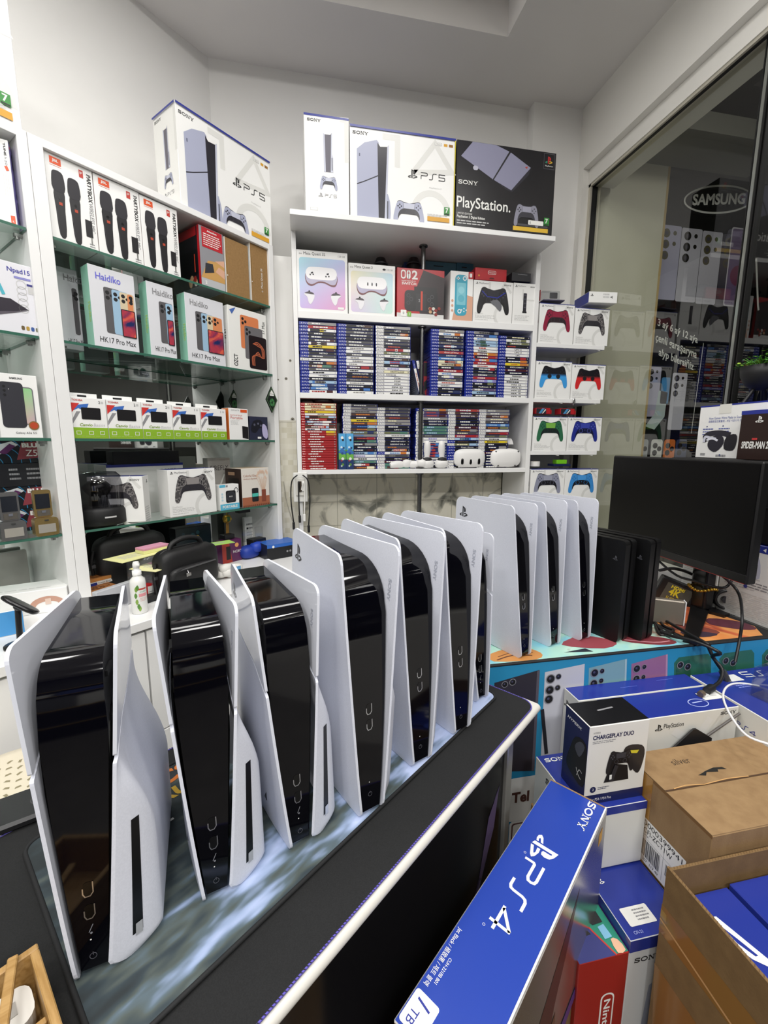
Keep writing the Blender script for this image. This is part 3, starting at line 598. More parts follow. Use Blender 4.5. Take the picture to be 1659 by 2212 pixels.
for k, px in enumerate((731, 747.5)):
    w = xl(px + 16.3, 975) - xl(px, 975); b = MB(); h = .172; b.box(0, 0, 0, w, .03, h, M('223a6a', .35), .001); F = Fr((0, 0, 0), (1, 0, 0), (0, 0, 1))
    b.rect(F, .001, h*.55, w - .001, h - .001, M('58a9de', .35), 2); b.rect(F, .001, h*.28, w - .001, h*.55, M('6fb24a', .35), 2); b.poly(F, [(.001, h*.5), (w*.5, h*.6), (w - .001, h*.5), (w - .001, h*.42), (.001, h*.46)], M('3a6fb5', .35), 3)
    for (x, y, r, c) in ((.5, .88, .16, 'f2f2f0'), (.6, .82, .13, '2a2a35'), (.4, .62, .12, 'd8e8f0'), (.5, .45, .14, '2c4a8c'), (.55, .3, .16, 'e9e9e9'), (.4, .25, .12, '903a4a'), (.55, .14, .15, '5a8a3a'), (.4, .1, .1, 'cfd8c8'), (.7, .6, .1, '1f2b4f')):
        b.disc(F, w*x, h*y, w*r*1.2, M(c, .4), 4 + random.random(), n=9)
    things(at(b.build('game_box'), (xl(px, 975), YS + .0015, Z3), 0), 'slim blue and green cartoon boxed game, %s of the pair before the second stack' % ('left' if k == 0 else 'right'), 'game box', 'slim boxed games before the second stack')
b = MB(); b.ball((0, 0, .012), .05, .04, .018, M('151515', .6)); b.box(-.1, -.01, 0, -.05, .03, .012, M('5a5a58', .5), .002)
things(at(b.build('gaming_pad'), (xl(700, 880), YS + .05, Z3 + 27*.0115 + .001)), 'black pad lying on top of the red game stack', 'accessory')

# ---- boxed goods on the first shelf
def ycarton(px0, px1, pyb, pt, z, d, m, dy=.004, **mats):
    "carton standing on the shelf z whose front spans px0..px1 in the photo; returns builder, faces, x centre"
    a = onY(px0, pyb, YS + dy).x; c = onY(px1, pyb, YS + dy).x; h = onY(*pt, YS + dy).z - z
    b, F = carton(c - a, d, h, m, **mats); return b, F, (a + c)/2
def put(b, name, x, z, label, cat, dy=.004, group=None, rz=0): return things(at(b.build(name), (x, YS + dy, z), rz), label, cat, group)
def iri(name, loc, stops): return ramp_mat(name, stops, kind='grad', coords='Generated', rot=(0, 0, 0), scale=(1, 1, 1), rough=.35)
def headset_print(b, F, cx, cy, w, eyes):
    sh = smooth([(-.5, .05), (-.42, .22), (-.2, .29), (.2, .27), (.42, .2), (.5, .02), (.44, -.18), (.3, -.2), (.1, -.12), (-.1, -.12), (-.3, -.22), (-.45, -.15)], 3)
    b.poly(F, [(cx + x*w, cy + y*w - .06*w) for x, y in sh], M('7a4f52', .4), 3); b.poly(F, [(cx + x*w*.97, cy + y*w*.9 - .03*w) for x, y in sh], M('b9b4cc', .4), 3.5)
    b.poly(F, [(cx + x*w*.96, cy + y*w*.72 + .06*w) for x, y in smooth([(-.5, .05), (-.42, .26), (-.2, .3), (.2, .3), (.42, .26), (.5, .05), (.42, -.16), (.2, -.2), (-.2, -.2), (-.42, -.16)], 3)], M('f3f2f4', .35), 4)
    for x, y, rx, ry in eyes: b.disc(F, cx + x*w, cy + y*w, rx*w, M('2a2a33', .3), 5, ry*w)
def touch_print(b, F, cx, cy, w):
    for s in (-1, 1):
        b.poly(F, smooth([(cx + s*(.2 + x)*w, cy + y*w) for x, y in ((0, .02), (.05, .08), (.15, .09), (.25, .06), (.24, .03), (.18, -.02), (.15, -.14), (.1, -.18), (.04, -.1))], 2), M('ecebef', .4), 4)
        b.poly(F, smooth([(cx + s*(.2 + x)*w, cy + y*w) for x, y in ((.01, .05), (.06, .1), (.16, .11), (.25, .07), (.15, .06))], 2), M('514a50', .4), 5); b.disc(F, cx + s*.33*w, cy + .12*w, .02*w, INK, 5.5)
def iri_mat(name, c00, c10, c01, c11, x0, x1, z0, z1):
    m = fresh(name, 'ffffff', .35); n_, l_, p_ = nodes(m); tc = n_.new('ShaderNodeTexCoord'); sp = n_.new('ShaderNodeSeparateXYZ'); l_.new(tc.outputs['Object'], sp.inputs[0])
    def rng(o, a, c): q = n_.new('ShaderNodeMapRange'); q.inputs[1].default_value = a; q.inputs[2].default_value = c; l_.new(o, q.inputs[0]); return q.outputs[0]
    u, v = rng(sp.outputs[0], x0, x1), rng(sp.outputs[2], z0, z1)
    def mix(f, a, c):
        q = n_.new('ShaderNodeMixRGB'); l_.new(f, q.inputs[0])
        for i, s in ((1, a), (2, c)):
            if isinstance(s, str): q.inputs[i].default_value = (*lin(s), 1)
            else: l_.new(s, q.inputs[i])
        return q.outputs[0]
    l_.new(mix(v, mix(u, c00, c10), mix(u, c01, c11)), p_.inputs['Base Color']); return m
b, F, x = ycarton(643, 751.5, 672, (643, 538), Z1, .12, WHITE); f = F['F']; w, h = f.w, f.h
b.rr(f, .05*w, .05*h, .95*w, .88*h, .012, iri_mat('rainbow_print', 'c9b4ea', 'e79ac0', '9fe0e6', 'b6c8f4', -w/2, w/2, 0, h), 1); b.txt(f, 'Meta Quest 3S', .14*w, .915*h, .055*h, INK, w=.42*w); b.ring(f, .065*w, .935*h, .012*w, .004*w, INK, 2); b.ring(f, .095*w, .935*h, .012*w, .004*w, INK, 2); b.txt(f, '128 GB', .88*w, .92*h, .03*h, GREY, al='C')
headset_print(b, f, .48*w, .58*h, .64*w, [(-.3 + dx, .06 + dy, .022, .025) for dx, dy in ((0, .04), (.05, -.0), (-.04, -.01), (.03, .05))] + [(.18 + dx, .05 + dy, .022, .025) for dx, dy in ((0, .04), (.05, -.02), (-.04, -.03), (.03, .05))]); touch_print(b, f, .5*w, .25*h, .8*w); b.rect(f, .8*w, .06*h, .92*w, .1*h, PAPER, 3)
put(b, 'headset_box', x, Z1, 'white headset carton with rainbow panel, leftmost on the top shelf', 'headset box')
b, F, x = ycarton(753.5, 853, 684, (755, 567), Z1, .12, WHITE); f = F['F']; w, h = f.w, f.h
b.rr(f, .05*w, .05*h, .95*w, .85*h, .012, iri_mat('pastel_print', 'd8c0ea', 'c4ecd8', 'f4efb8', 'b9d6f2', -w/2, w/2, 0, h), 1); b.txt(f, 'Meta Quest 3', .13*w, .9*h, .06*h, INK, w=.38*w); b.ring(f, .05*w, .92*h, .014*w, .004*w, INK, 2); b.ring(f, .085*w, .92*h, .014*w, .004*w, INK, 2); b.txt(f, '512 GB', .88*w, .9*h, .03*h, GREY, al='C'); b.disc(f, .76*w, .915*h, .035*w, INK, 2, .02*h)
headset_print(b, f, .5*w, .57*h, .66*w, [(-.14, .06, .022, .055), (0, .06, .022, .055), (.14, .06, .022, .055)]); touch_print(b, f, .5*w, .24*h, .8*w)
put(b, 'headset_box', x, Z1, 'white headset carton with pastel panel, beside the rainbow one', 'headset box')
RED = M('b81d27', .32)
b, F, x = ycarton(857, 958, 692, (858, 577), Z1, .15, RED); f = F['F']; w, h = f.w, f.h
b.poly(f, [(.5*w, 0), (w, 0), (w, .85*h), (.55*w, .98*h), (.4*w, .6*h)], M('2e2226', .35), 1); b.rect(f, 0, 0, w, .09*h, M('d8d8d6', .35), 2); b.rr(f, .08*w, .78*h, .18*w, .96*h, .01, PAPER, 2); b.rr(f, .1*w, .81*h, .16*w, .93*h, .006, RED, 3); b.rr(f, .2*w, .78*h, .28*w, .96*h, .01, PAPER, 2); b.disc(f, .24*w, .9*h, .018*w, RED, 3)
b.txt(f, '2', .31*w, .78*h, .18*h, PAPER, w=.12*w, bold=.03); b.txt(f, 'NINTENDO', .1*w, .725*h, .03*h, PAPER, w=.29*w, space=1.15); b.txt(f, 'SWITCH.', .1*w, .665*h, .05*h, PAPER, w=.32*w, bold=.02)
DK = M('1e1d20', .35); b.rr(f, .16*w, .14*h, .86*w, .56*h, .02, M('2b2a2d', .35), 3); b.rect(f, .36*w, .5*h, .84*w, .64*h, DK, 3.2); b.rr(f, .16*w, .14*h, .4*w, .56*h, .018, DK, 4); b.rr(f, .62*w, .14*h, .86*w, .58*h, .018, DK, 4); b.rect(f, .5*w, .16*h, .54*w, .55*h, M('c8402c', .35), 4)
for dx, dy in ((.24, .45), (.24, .3), (.74, .45), (.74, .3), (.3, .38), (.68, .38)): b.ring(f, dx*w, dy*h, .04*w, .014*w, M('47464b', .4), 5, n=14)
b.txt(f, '2', .47*w, .33*h, .06*h, GREY, al='C', k=5, bold=.03); b.rr(f, .08*w, .02*h, .2*w, .15*h, .003, PAPER, 6); b.txt(f, '0', .14*w, .06*h, .05*h, INK, al='C', k=7); b.rect(f, .22*w, .02*h, .3*w, .12*h, M('7ab642', .4), 6); b.txt(f, '3', .26*w, .045*h, .05*h, PAPER, al='C', k=7)
for i in range(9): b.disc(f, (.7 + .22*random.random())*w, (.06 + .16*random.random())*h, .035*w, M(random.choice(('8a2a22', 'c9a27a', '3a4a78', 'd8d2c8', '6a3a2a')), .4), 6 + i*.1, n=8)
b.rect(F['R'], .1*F['R'].w, .1*h, .9*F['R'].w, .9*h, DK, 1)
put(b, 'console_box', x, Z1, 'red boxed handheld console with dark picture, on the top shelf', 'console box')
b, F, x = ycarton(971, 1019.5, 695, (972, 584), Z1, .1, WHITE); f = F['F']; w, h = f.w, f.h; TQ = M('3aa3bd', .35)
b.rect(f, .78*w, .86*h, w, h, RED, 2); b.rr(f, .83*w, .89*h, .94*w, .97*h, .004, PAPER, 3); b.poly(f, [(.1*w, .0), (.3*w, .5*h), (.55*w, .55*h), (w, .5*h), (w, 0)], M('d9a78c', .5), 1)
b.rr(f, .2*w, .1*h, .74*w, .93*h, .02, TQ, 3); b.rr(f, .28*w, .32*h, .68*w, .77*h, .004, M('7cc4d2', .3), 4); b.disc(f, .48*w, .62*h, .14*w, M('93d2dd', .3), 5); b.disc(f, .48*w, .45*h, .14*w, M('62b4c6', .3), 5); b.ring(f, .62*w, .86*h, .09*w, .04*w, M('e8eef0', .3), 5); b.ring(f, .42*w, .19*h, .09*w, .04*w, M('e8eef0', .3), 5); b.rect(f, .26*w, .845*h, .4*w, .865*h, PAPER, 5); b.rect(f, .31*w, .82*h, .35*w, .89*h, PAPER, 5)
for dx, dy in ((0, .03), (.1, 0), (-.1, 0), (0, -.03)): b.disc(f, (.62 + dx)*w, (.22 + dy)*h, .03*w, PAPER, 5)
for y in (.2, .3, .4): b.disc(f, .1*w, y*h, .05*w, M('d9a78c', .5), 4)
put(b, 'console_box', x, Z1, 'white box picturing a turquoise handheld console held in hands', 'console box')
b, F, x = ycarton(1021, 1105, 699, (1023, 604), Z1, .08, WHITE, T=SBLUE); f = F['F']; w, h = f.w, f.h; ds_front(b, f, M('17161b', .3), M('0f0e12', .3), M('23222b', .3), y=.5, wd=.82, sy=1.05, btn=M('43424c', .4)); b.poly(f, smooth([(.42*w, .5*h), (.6*w, .56*h), (.72*w, .42*h), (.68*w, .28*h), (.55*w, .4*h)], 2), M('6b6c72', .3), 7); b.line(f, [(.2*w, .75*h), (.34*w, .62*h), (.6*w, .6*h), (.8*w, .74*h)], .004, M('2a33a0', .3), 8)
put(b, 'controller_box', x, Z1, 'white box picturing a black controller with pale artwork, under the red box', 'controller box')
b, F, x = ycarton(1106, 1157, 702, (1108, 610), Z1, .08, WHITE, T=SBLUE); f = F['F']; w, h = f.w, f.h; pslogo(b, f, .06*w, .9*h, .055*h, INK); b.txt(f, 'PlayStation', .18*w, .905*h, .04*h, GREY, w=.33*w); sony(b, f, .94*w, .905*h, .03*h, INK, al='R'); b.line(f, [(.4*w, h*.85), (.4*w, .6*h), (.9*w, .6*h)], .05*w, VLG, 1); b.rr(f, .42*w, .3*h, .56*w, .76*h, .003, M('23212a', .3), 3); b.rect(f, .4*w, .28*h, .58*w, .32*h, INK, 4)
for y in (.4, .5, .6, .7): b.rect(f, .44*w, y*h, .54*w, y*h + .006, M('4a4954', .3), 5)
b.lines(f, .08*w, .2*h, .7*w, 4, .035*h, LGREY); put(b, 'charger_box', x, Z1, 'white box picturing a slim black charging station, right end of top shelf', 'charger box')
b, F, x = ycarton(1026, 1094, 604, (1026, 568), Z1 + .214, .1, RED, dy=.02); b.rr(F['F'], .4*F['F'].w, .5*F['F'].h, .66*F['F'].w, .8*F['F'].h, .006, PAPER, 2); b.rr(F['F'], .41*F['F'].w, .53*F['F'].h, .65*F['F'].w, .77*F['F'].h, .005, RED, 3); b.txt(F['F'], 'Nintendo', .53*F['F'].w, .59*F['F'].h, .12*F['F'].h, PAPER, w=.2*F['F'].w, al='C', k=4); b.disc(F['F'], .12*F['F'].w, .35*F['F'].h, .08*F['F'].h, GOLDY, 2); b.poly(F['F'], [(.44*F['F'].w, .12*F['F'].h), (.62*F['F'].w, .12*F['F'].h), (.58*F['F'].w, .25*F['F'].h), (.48*F['F'].w, .25*F['F'].h)], M('5a1014', .5), 2)
put(b, 'accessory_box', x, Z1 + .196, 'small red box lying on top of the black controller box', 'accessory box', .02)
b = MB(); b.box(-.05, 0, 0, .05, .12, .04, M('26262a', .5), .001); F = Fr((-.05, 0, 0), (1, 0, 0), (0, 0, 1)); b.rect(F, .03, .03, .08, .032, GREY, 2)
put(b, 'accessory_box', onY(1118, 600, YS + .05).x, Z1 + .2, 'flat black box on top of the charging station box', 'accessory box', .01)
for i, (px0, px1, top, c, lab) in enumerate(((915, 985, 563, '4f7d92', 'dull blue carton standing behind the red console box'), (986, 1022, 567, '3f6f88', 'dull blue carton behind the turquoise console box'), (873, 912, 566, '1f3f78', 'dark blue box behind the pastel headset carton'))):
    x0, x1 = onY(px0, 600, 2.25).x, onY(px1, 600, 2.25).x; h = onY(px0, top, 2.25).z - Z1; b = MB(); b.box(-(x1 - x0)/2, 0, 0, (x1 - x0)/2, .075, h, M(c, .45), .001); F = Fr((-(x1 - x0)/2, 0, 0), (1, 0, 0), (0, 0, 1)); b.rect(F, (x1 - x0)*.3, h*.93, (x1 - x0)*.6, h*.945, INK, 2)
    things(at(b.build('storage_box'), ((x0 + x1)/2, 2.25, Z1)), lab, 'box')
for px, lab in ((822, 'black round gadget behind the pastel headset carton'), (893, 'black round gadget on the dark blue box')):
    p = onY(px, 560, 2.22); b = MB(); b.lathe([(.025, 0), (.03, .02), (.03, p.z - Z1 - .02), (.022, p.z - Z1)], M('101012', .4)); b.lathe([(.036, p.z - Z1 - .03), (.036, p.z - Z1 - .025)], M('3a3a3e', .3)); things(at(b.build('gadget'), (p.x, 2.215, Z1)), lab, 'gadget')

# ---- three cartons on the top board
ZT = 2.2645; YT = 1.955
def tcarton(px0, px1, pt, d, m, **mats):
    a, c = onY(px0, 470, YT).x, onY(px1, 470, YT).x; h = onY(*pt, YT).z - ZT; b, F = carton(c - a, d, h, m, **mats); return b, F, (a + c)/2
b, F, x = tcarton(661, 755, (661, 243), .3, WHITE, T=SBLUE); b.rect(F['F'], 0, F['F'].h - .008, F['F'].w, F['F'].h, SBLUE, 2); ps5_side(b, F['F']); things(at(b.build('console_box'), (x, YT, ZT)), 'narrow white console carton, left on the top board of the shelf unit', 'console box')
b, F, x = tcarton(757, 980, (757, 268), .15, WHITE, T=SBLUE, R=M('d8c832', .4)); f = F['F']; b.rect(f, 0, f.h - .008, f.w, f.h, SBLUE, 12); ps5_front(b, f); b.rect(f, f.w - .004, 0, f.w, f.h - .008, M('cfc02c', .4), 12); things(at(b.build('console_box'), (x, YT, ZT)), 'wide white console carton, middle of the three on the top board', 'console box')
BK = M('131217', .3); b, F, x = tcarton(983.5, 1194, (985, 300), .15, BK); f = F['F']; w, h = f.w, f.h; GP = M('8b8ba3', .32)
b.poly(f, [(.05*w, .8*h), (.16*w, .995*h), (.38*w, .995*h), (.52*w, .93*h), (.74*w, .78*h), (.72*w, .7*h), (.56*w, .48*h), (.5*w, .5*h), (.2*w, .72*h)], M('2b2a33', .3), 1); b.poly(f, [(.04*w, .82*h), (.15*w, .995*h), (.38*w, .995*h), (.52*w, .94*h), (.36*w, .6*h)], GP, 2); b.poly(f, [(.53*w, .935*h), (.74*w, .79*h), (.55*w, .5*h), (.37*w, .595*h)], GP, 2); b.line(f, [(.52*w, .94*h), (.365*w, .6*h)], .012*w, INK, 3)
b.rr(f, .16*w, .68*h, .21*w, .73*h, .008, M('b9b9c8', .3), 3); b.poly(f, [(.68*w, .79*h), (.71*w, .8*h), (.7*w, .77*h)], M('b0443a', .4), 3)
sony(b, f, .02*w, .505*h, .048*h, PAPER); b.txt(f, 'PlayStation.', .01*w, .195*h, .17*h, PAPER, w=.54*w, bold=.01); b.txt(f, 'LIMITED EDITION', .015*w, .155*h, .022*h, PAPER, w=.15*w, space=1.1); b.txt(f, 'PlayStation 5 Digital Edition', .015*w, .105*h, .04*h, PAPER, w=.28*w, bold=.015); b.lines(f, .015*w, .075*h, .32*w, 2, .03*h, LGREY, k=2)
controller(b, f, .72*w, .21*h, .26*w, M('8d8d9c', .3), M('37363f', .3), M('9a9aaa', .3), k=3, sy=1.1)
b.rect(f, .87*w, .8*h, .985*w, .985*h, M('4b4a50', .4), 2); b.rect(f, .875*w, .808*h, .98*w, .977*h, BK, 3); pslogo(b, f, .885*w, .865*h, .085*h, None, 4, cols=(M('c8282c', .4), M('2b9a7a', .4), M('d9b02c', .4))); b.txt(f, 'PlayStation', .928*w, .825*h, .022*h, PAPER, w=.08*w, al='C', k=4)
b.rect(f, .585*w, .035*h, .955*w, .085*h, M('e0b73a', .4), 2); b.rect(f, .6*w, .095*h, .95*w, .12*h, M('4a494e', .4), 2); b.rr(f, .74*w, .115*h, .9*w, .17*h, .003, PAPER, 8); b.txt(f, '0', .76*w, .125*h, .03*h, INK, al='C', k=9); rating7(b, f, .905*w, .125*h, .055*w, 8)
things(at(b.build('console_box'), (x, YT, ZT)), 'black limited edition console carton, right end of the top board', 'console box')

# ---- headsets and their grips on the lower shelf
PLW = M('e9e8e6', .42); PLB = M('151517', .55)
def headset(px, name_label, style, dy=-.0, sx=.09):
    p = onY(px, 995, YS + .03); root = things(empty('vr_headset', (p.x, YS + .055, Z3)), name_label, 'headset')
    b = MB(); b.ball((0, 0, .052), sx, .045, .05, PLW, 28, .62)
    b.build('visor', root)
    if style == 3:
        for x in (-.045, 0, .045): e = MB(); e.ball((x, -.0415, .035), .0075, .004, .016, M('070709', .15), 12, .7); e.build('camera_window', root)
    else:
        for x, z in ((-.06, .085), (-.045, .012), (.05, .012), (.065, .085)): e = MB(); e.ball((x, -.034, z), .004, .006, .004, M('070709', .15), 10); e.build('camera_window', root)
    s = MB(); s.ball((0, .05, .055), sx*.86, .04, .048, PLB, 20, .7); s.ball((.02, .02, .008), sx*.9, .04, .008, PLB, 16); s.build('face_pad', root)
    t = MB(); t.grid(lambda u, v: (-.012 + .03*u + (.002 if style == 3 else .05), .03 + .09*v, .1 + .055*sin(pi*min(1, .15 + v))), 4, 10, PLW); t.grid(lambda u, v: (-.012 + .03*u + (.002 if style == 3 else .05), .029 + .09*v, .097 + .055*sin(pi*min(1, .15 + v))), 4, 10, PLW, flip=True); t.build('top_strap', root)
    q = MB(); q.grid(lambda u, v: (-sx + .005 - .06*v, .02 + .01*v, .045 + .03*u + .012*v), 4, 8, PLW); q.grid(lambda u, v: (-sx + .005 - .06*v, .024 + .01*v, .045 + .03*u + .012*v), 4, 8, PLW, flip=True); q.build('side_strap', root)
headset(1014, 'white headset with three black camera slots on the lower game shelf', 3)
headset(1092, 'plain white headset at the right end of the lower game shelf', 2)
def grip(px, label, lying=False, rz=0., flip=1):
    p = onY(px, 1000, YS + .03); root = things(empty('motion_controller', (p.x, YS + .04, Z3), rz), label, 'controller', 'white motion controllers on the lower game shelf')
    b = MB()
    if lying: b.tube([(-.055, 0, .016), (-.02, 0, .022), (.02, 0, .02), (.045, 0, .02)], .018, PLW, 12, sm_n=3, rs=[.008 + .012*sin(pi*min(1, .1 + i/10)) for i in range(10)]); b.build('handle', root); c = MB(); c.ball((.035, 0, .026), .03, .028, .024, PLW, 18, .8); c.lathe([(.018, 0), (.018, .006), (.01, .008)], M('dcdcda', .3), (.055, -.02, .022), 16, 'y'); c.build('ring_head', root); d = MB(); d.ball((-.005, .01, .036), .024, .02, .012, PLB, 14); d.build('face_plate', root)
    else: b.tube([(0, .01, .03), (.003*flip, .005, .07), (.004*flip, 0, .11), (.003*flip, -.002, .14)], .02, PLW, 14, sm_n=3, rs=[.024, .023, .022, .021, .021, .021, .02, .019, .016, .01]); b.build('handle', root); c = MB(); c.ball((.004*flip, 0, .024), .036, .034, .024, PLW, 20, .75); c.build('ring_head', root); d = MB(); d.ball((.002*flip, -.016, .043), .026, .014, .014, PLB, 14, .9); d.build('face_plate', root)
grip(921, 'white motion controller standing on end, left of the two upright ones', flip=1); grip(955, 'white motion controller standing on end beside the three-slot headset', flip=-1)
grip(865, 'white motion controller lying on the shelf, left one', True, .25); grip(897, 'white motion controller lying at the shelf edge with its round end forward', True, -.15)
o = MB(); o.tube([(xl(950, 1000), YS + .03, Z3 + .05), (xl(965, 1000), YS + .01, Z3 + .02), (xl(985, 1005), YS + .005, Z3 + .004)], .0012, PLW, 6, sm_n=4); things(o.build('wrist_cord'), 'thin white cord between upright controller and headset', 'cord')

# ------------------------------------------------------------------ narrow controller shelves by the window
col_ = things(empty('controller_shelf', (1.19, YS, 0)), 'narrow white shelf tower of boxed controllers beside the window', 'shelf')
ZC = []
for i, (px0, py0, px1, py1) in enumerate(((1162, 740, 1306, 752), (1154, 860, 1297, 868), (1147, 974.5, 1289, 982), (1142, 1088, 1282, 1088))):
    z = onY(px0, py0, YS).z; x1 = onY(px1, py1, YS).x; ZC.append(z); b = MB(); b.box(.0005, 0, z - .02, x1 - 1.19, .24, z, LAMW, .001); b.build('shelf', col_)
b = MB(); b.box(.0, .24, .8, .30, .252, 1.99, LAMW); b.build('back_panel', col_)
b = MB(); b.tube([(.225, -.004, ZC[1] - .03), (.222, -.01, ZC[1] - .012), (.225, -.008, ZC[1] + .002), (.232, -.006, ZC[1] - .014)], .0035, CHROME, 8, closed=True, sm_n=4); b.build('hook', col_)
def M3(c): return M(c, .35)
DSB = [((1163, 1237.5, 652), (1239, 1312, 662), dict(col=M3('8e1f3c'), dark=M3('2a1a20'), pad=M3('94243f')), dict(col=CAMO, dark=M3('2b2930'), pad=M3('8f8a89'), btn=M3('242228')), 'crimson', 'grey camouflage'),
       ((1155, 1231, 776), (1232, 1303, 783), dict(grad=(M3('17161c'), [(.12, M3('244a72')), (.09, M3('2f72b0')), (.055, M3('3f9be0'))]), pad=M3('17161c'), btn=M3('2a3340')), dict(grad=(M3('17161c'), [(.12, M3('5a2026')), (.09, M3('9a262a')), (.055, M3('d02a2c'))]), pad=M3('17161c'), btn=M3('3a2226')), 'black fading to sky blue', 'black fading to red'),
       ((1149, 1222, 896), (1223.5, 1295, 897), dict(col=M3('2f6a4a'), dark=M3('1d2426'), pad=M3('79b24a'), btn=M3('1c4434')), dict(col=M3('26318c'), dark=M3('171b3c'), pad=M3('3a46a8'), btn=M3('5a64b8')), 'metallic green', 'cobalt blue'),
       ((1143, 1216, 1009), (1217, 1287, 1009), dict(col=M3('8f92a6'), dark=M3('1d1c22'), pad=M3('9da0b2'), btn=M3('5c5e70')), dict(col=M3('3f8fd6'), dark=M3('1d1c22'), pad=M3('4a9ae0'), btn=M3('2f78ba')), 'pale grey', 'sky blue')]
for r, (A, B_, ka, kb, la, lb) in enumerate(DSB):
    for (x0, x1, yt), kw, lab in ((A, ka, la), (B_, kb, lb)):
        a, c = onY(x0, yt + 80, YS + .003).x, onY(x1, yt + 80, YS + .003).x; h = onY((x0 + x1)/2, yt + 4, YS + .003).z - ZC[r]
        b = ds_carton(c - a, .075, h, **kw); things(at(b.build('controller_box'), ((a + c)/2, YS + .003, ZC[r])), 'white box picturing a %s controller on the narrow shelves' % lab, 'controller box', 'boxed controllers on the narrow shelves')
ztop = ZC[0] + .2
CLR = clear('clear_plastic', (.93, .94, .95), .09, .7, .06)
ztop = max(onY(1237, 655, YS).z, onY(1313, 664, YS).z) + .002
b = MB(); b.box(-.055, -.02, 0, .055, .16, .006, M('3a3550', .35), .001); b.box(-.06, -.01, .006, .035, .15, .05, CLR, .004); b.box(-.065, .0, .006, -.062, .15, .055, M('9b1d22', .35)); L = Fr((-.065, .15, .006), (0, -1, 0), (0, 0, 1)); b.disc(L, .07, .025, .011, M('d8c22c', .4), 2); b.lines(L, .02, .036, .1, 1, .01, PAPER, th=.005, k=2); b.rr(Fr((-.06, -.0105, .006), (1, 0, 0), (0, 0, 1)), .04, .006, .08, .035, .004, M('2a2a2e', .3), 2)
things(at(b.build('blister_pack'), (onY(1196, 640, YS).x, YS + .01, ztop), -.12), 'red and clear plastic blister pack lying on the crimson controller box', 'blister pack')
b, F = carton(.15, .14, .052, WHITE, L=SBLUE); pslogo(b, F['F'], .008, .03, .012, INK); b.lines(F['F'], .075, .036, .045, 2, .012, LGREY, th=.008); pslogo(b, F['F'], .125, .02, .012, INK, rot=1.57); things(at(b.build('accessory_box'), (onY(1294, 650, YS).x, YS - .03, ztop), -.1), 'small white box with blue end lying on the camouflage controller box', 'accessory box')
z3 = max(onY(1222, 896, YS).z, 0) + .003
for px, lab in ((1172, 'left'), (1225, 'right')):
    b, F = carton(.085, .05, .03, M('b3232a', .35)); f = F['F']; b.rect(f, .002, .002, .06, .028, M('2a2c34', .35), 2); b.poly(f, [(.015, .002), (.03, .002), (.05, .028), (.035, .028)], M('4a8fc0', .35), 3); b.poly(f, [(.035, .002), (.04, .002), (.058, .02), (.055, .026)], PAPER, 3); b.box(.043, -.005, .0, .046, .03, .02, M('b3232a', .35))
    things(at(b.build('game_box'), (onY(px + 4, 890, YS).x, YS + .012, z3), .05), 'small red box with diagonal picture, %s of two under the second controller shelf' % lab, 'game box', 'small red boxes under the second controller shelf')
z4 = onY(1216, 1009, YS).z + .004
b = MB(); b.lathe([(.026, 0), (.026, .026)], M('e6e4e0', .4)); b.lathe([(.02, .026), (.02, .027)], M('8a8378', .4)); things(at(b.build('tape_roll'), (onY(1163, 1000, YS).x, YS + .035, z4)), 'white round roll standing on the pale grey controller box', 'roll')
b, F = carton(.1, .06, .012, M('1b2350', .35)); things(at(b.build('accessory_box'), (onY(1216, 1003, YS).x, YS + .006, z4)), 'flat navy box lying under the lime green one', 'box')
b, F = carton(.06, .04, .022, M('74c024', .35)); things(at(b.build('accessory_box'), (onY(1217, 992, YS).x, YS + .012, z4 + .0125)), 'small lime green box on the flat navy one', 'box')

# ---- switch plate and wires at the unit's left foot
b = MB(); b.box(-.033, 0, -.07, .033, .012, .07, M('e8e8e4', .35), .003); b.box(-.022, -.006, -.04, .022, 0, .045, M('dddcd6', .35), .004); b.box(-.012, -.012, -.02, .006, -.006, .03, M('3a2f24', .4), .002); b.box(.004, -.01, -.018, .018, -.006, .028, PAPER, .002)
p = onY(649, 1053, YS - .014); root = things(at(b.build('socket_plate'), (p.x, YS - .0135, p.z)), 'white socket plate with plugs at the foot of the shelf unit', 'socket')
for dx, c, l, lab in ((-.03, '101012', .17, 'black charging cable looping left from the socket plate'), (.028, '101012', .2, 'black cable hanging right of the socket plate'), (.012, 'ecebe8', .11, 'white cable hanging from the socket plate'), (-.006, '151515', .12, 'black plugged cable hanging under the socket plate')):
    b = MB(); pts = [(dx*.4, 0, .06 if abs(dx) > .02 else -.01), (dx*1.3, -.004, .03), (dx*1.5, -.003, -.06), (dx*1.2, 0, -.06 - l*.6)]; b.tube(pts, .003, M(c, .5), 8, sm_n=5); b.box(dx*1.2 - .006, -.006, -.06 - l*.6 - .035, dx*1.2 + .006, .006, -.06 - l*.6, M(c, .5), .002); things(at(b.build('cable'), (p.x, YS - .022 - abs(dx)*.3, p.z)), lab, 'cable')
b = MB(); a = onY(613, 1040, 2.166); c = onY(632, 1125, 2.166); b.tube([a, (a + c)/2 + Vector((-.005, 0, -.01)), c], .002, M('b7b3a8', .5), 6, sm_n=4); things(b.build('cable'), 'thin grey cable running down the tiled wall strip', 'cable')
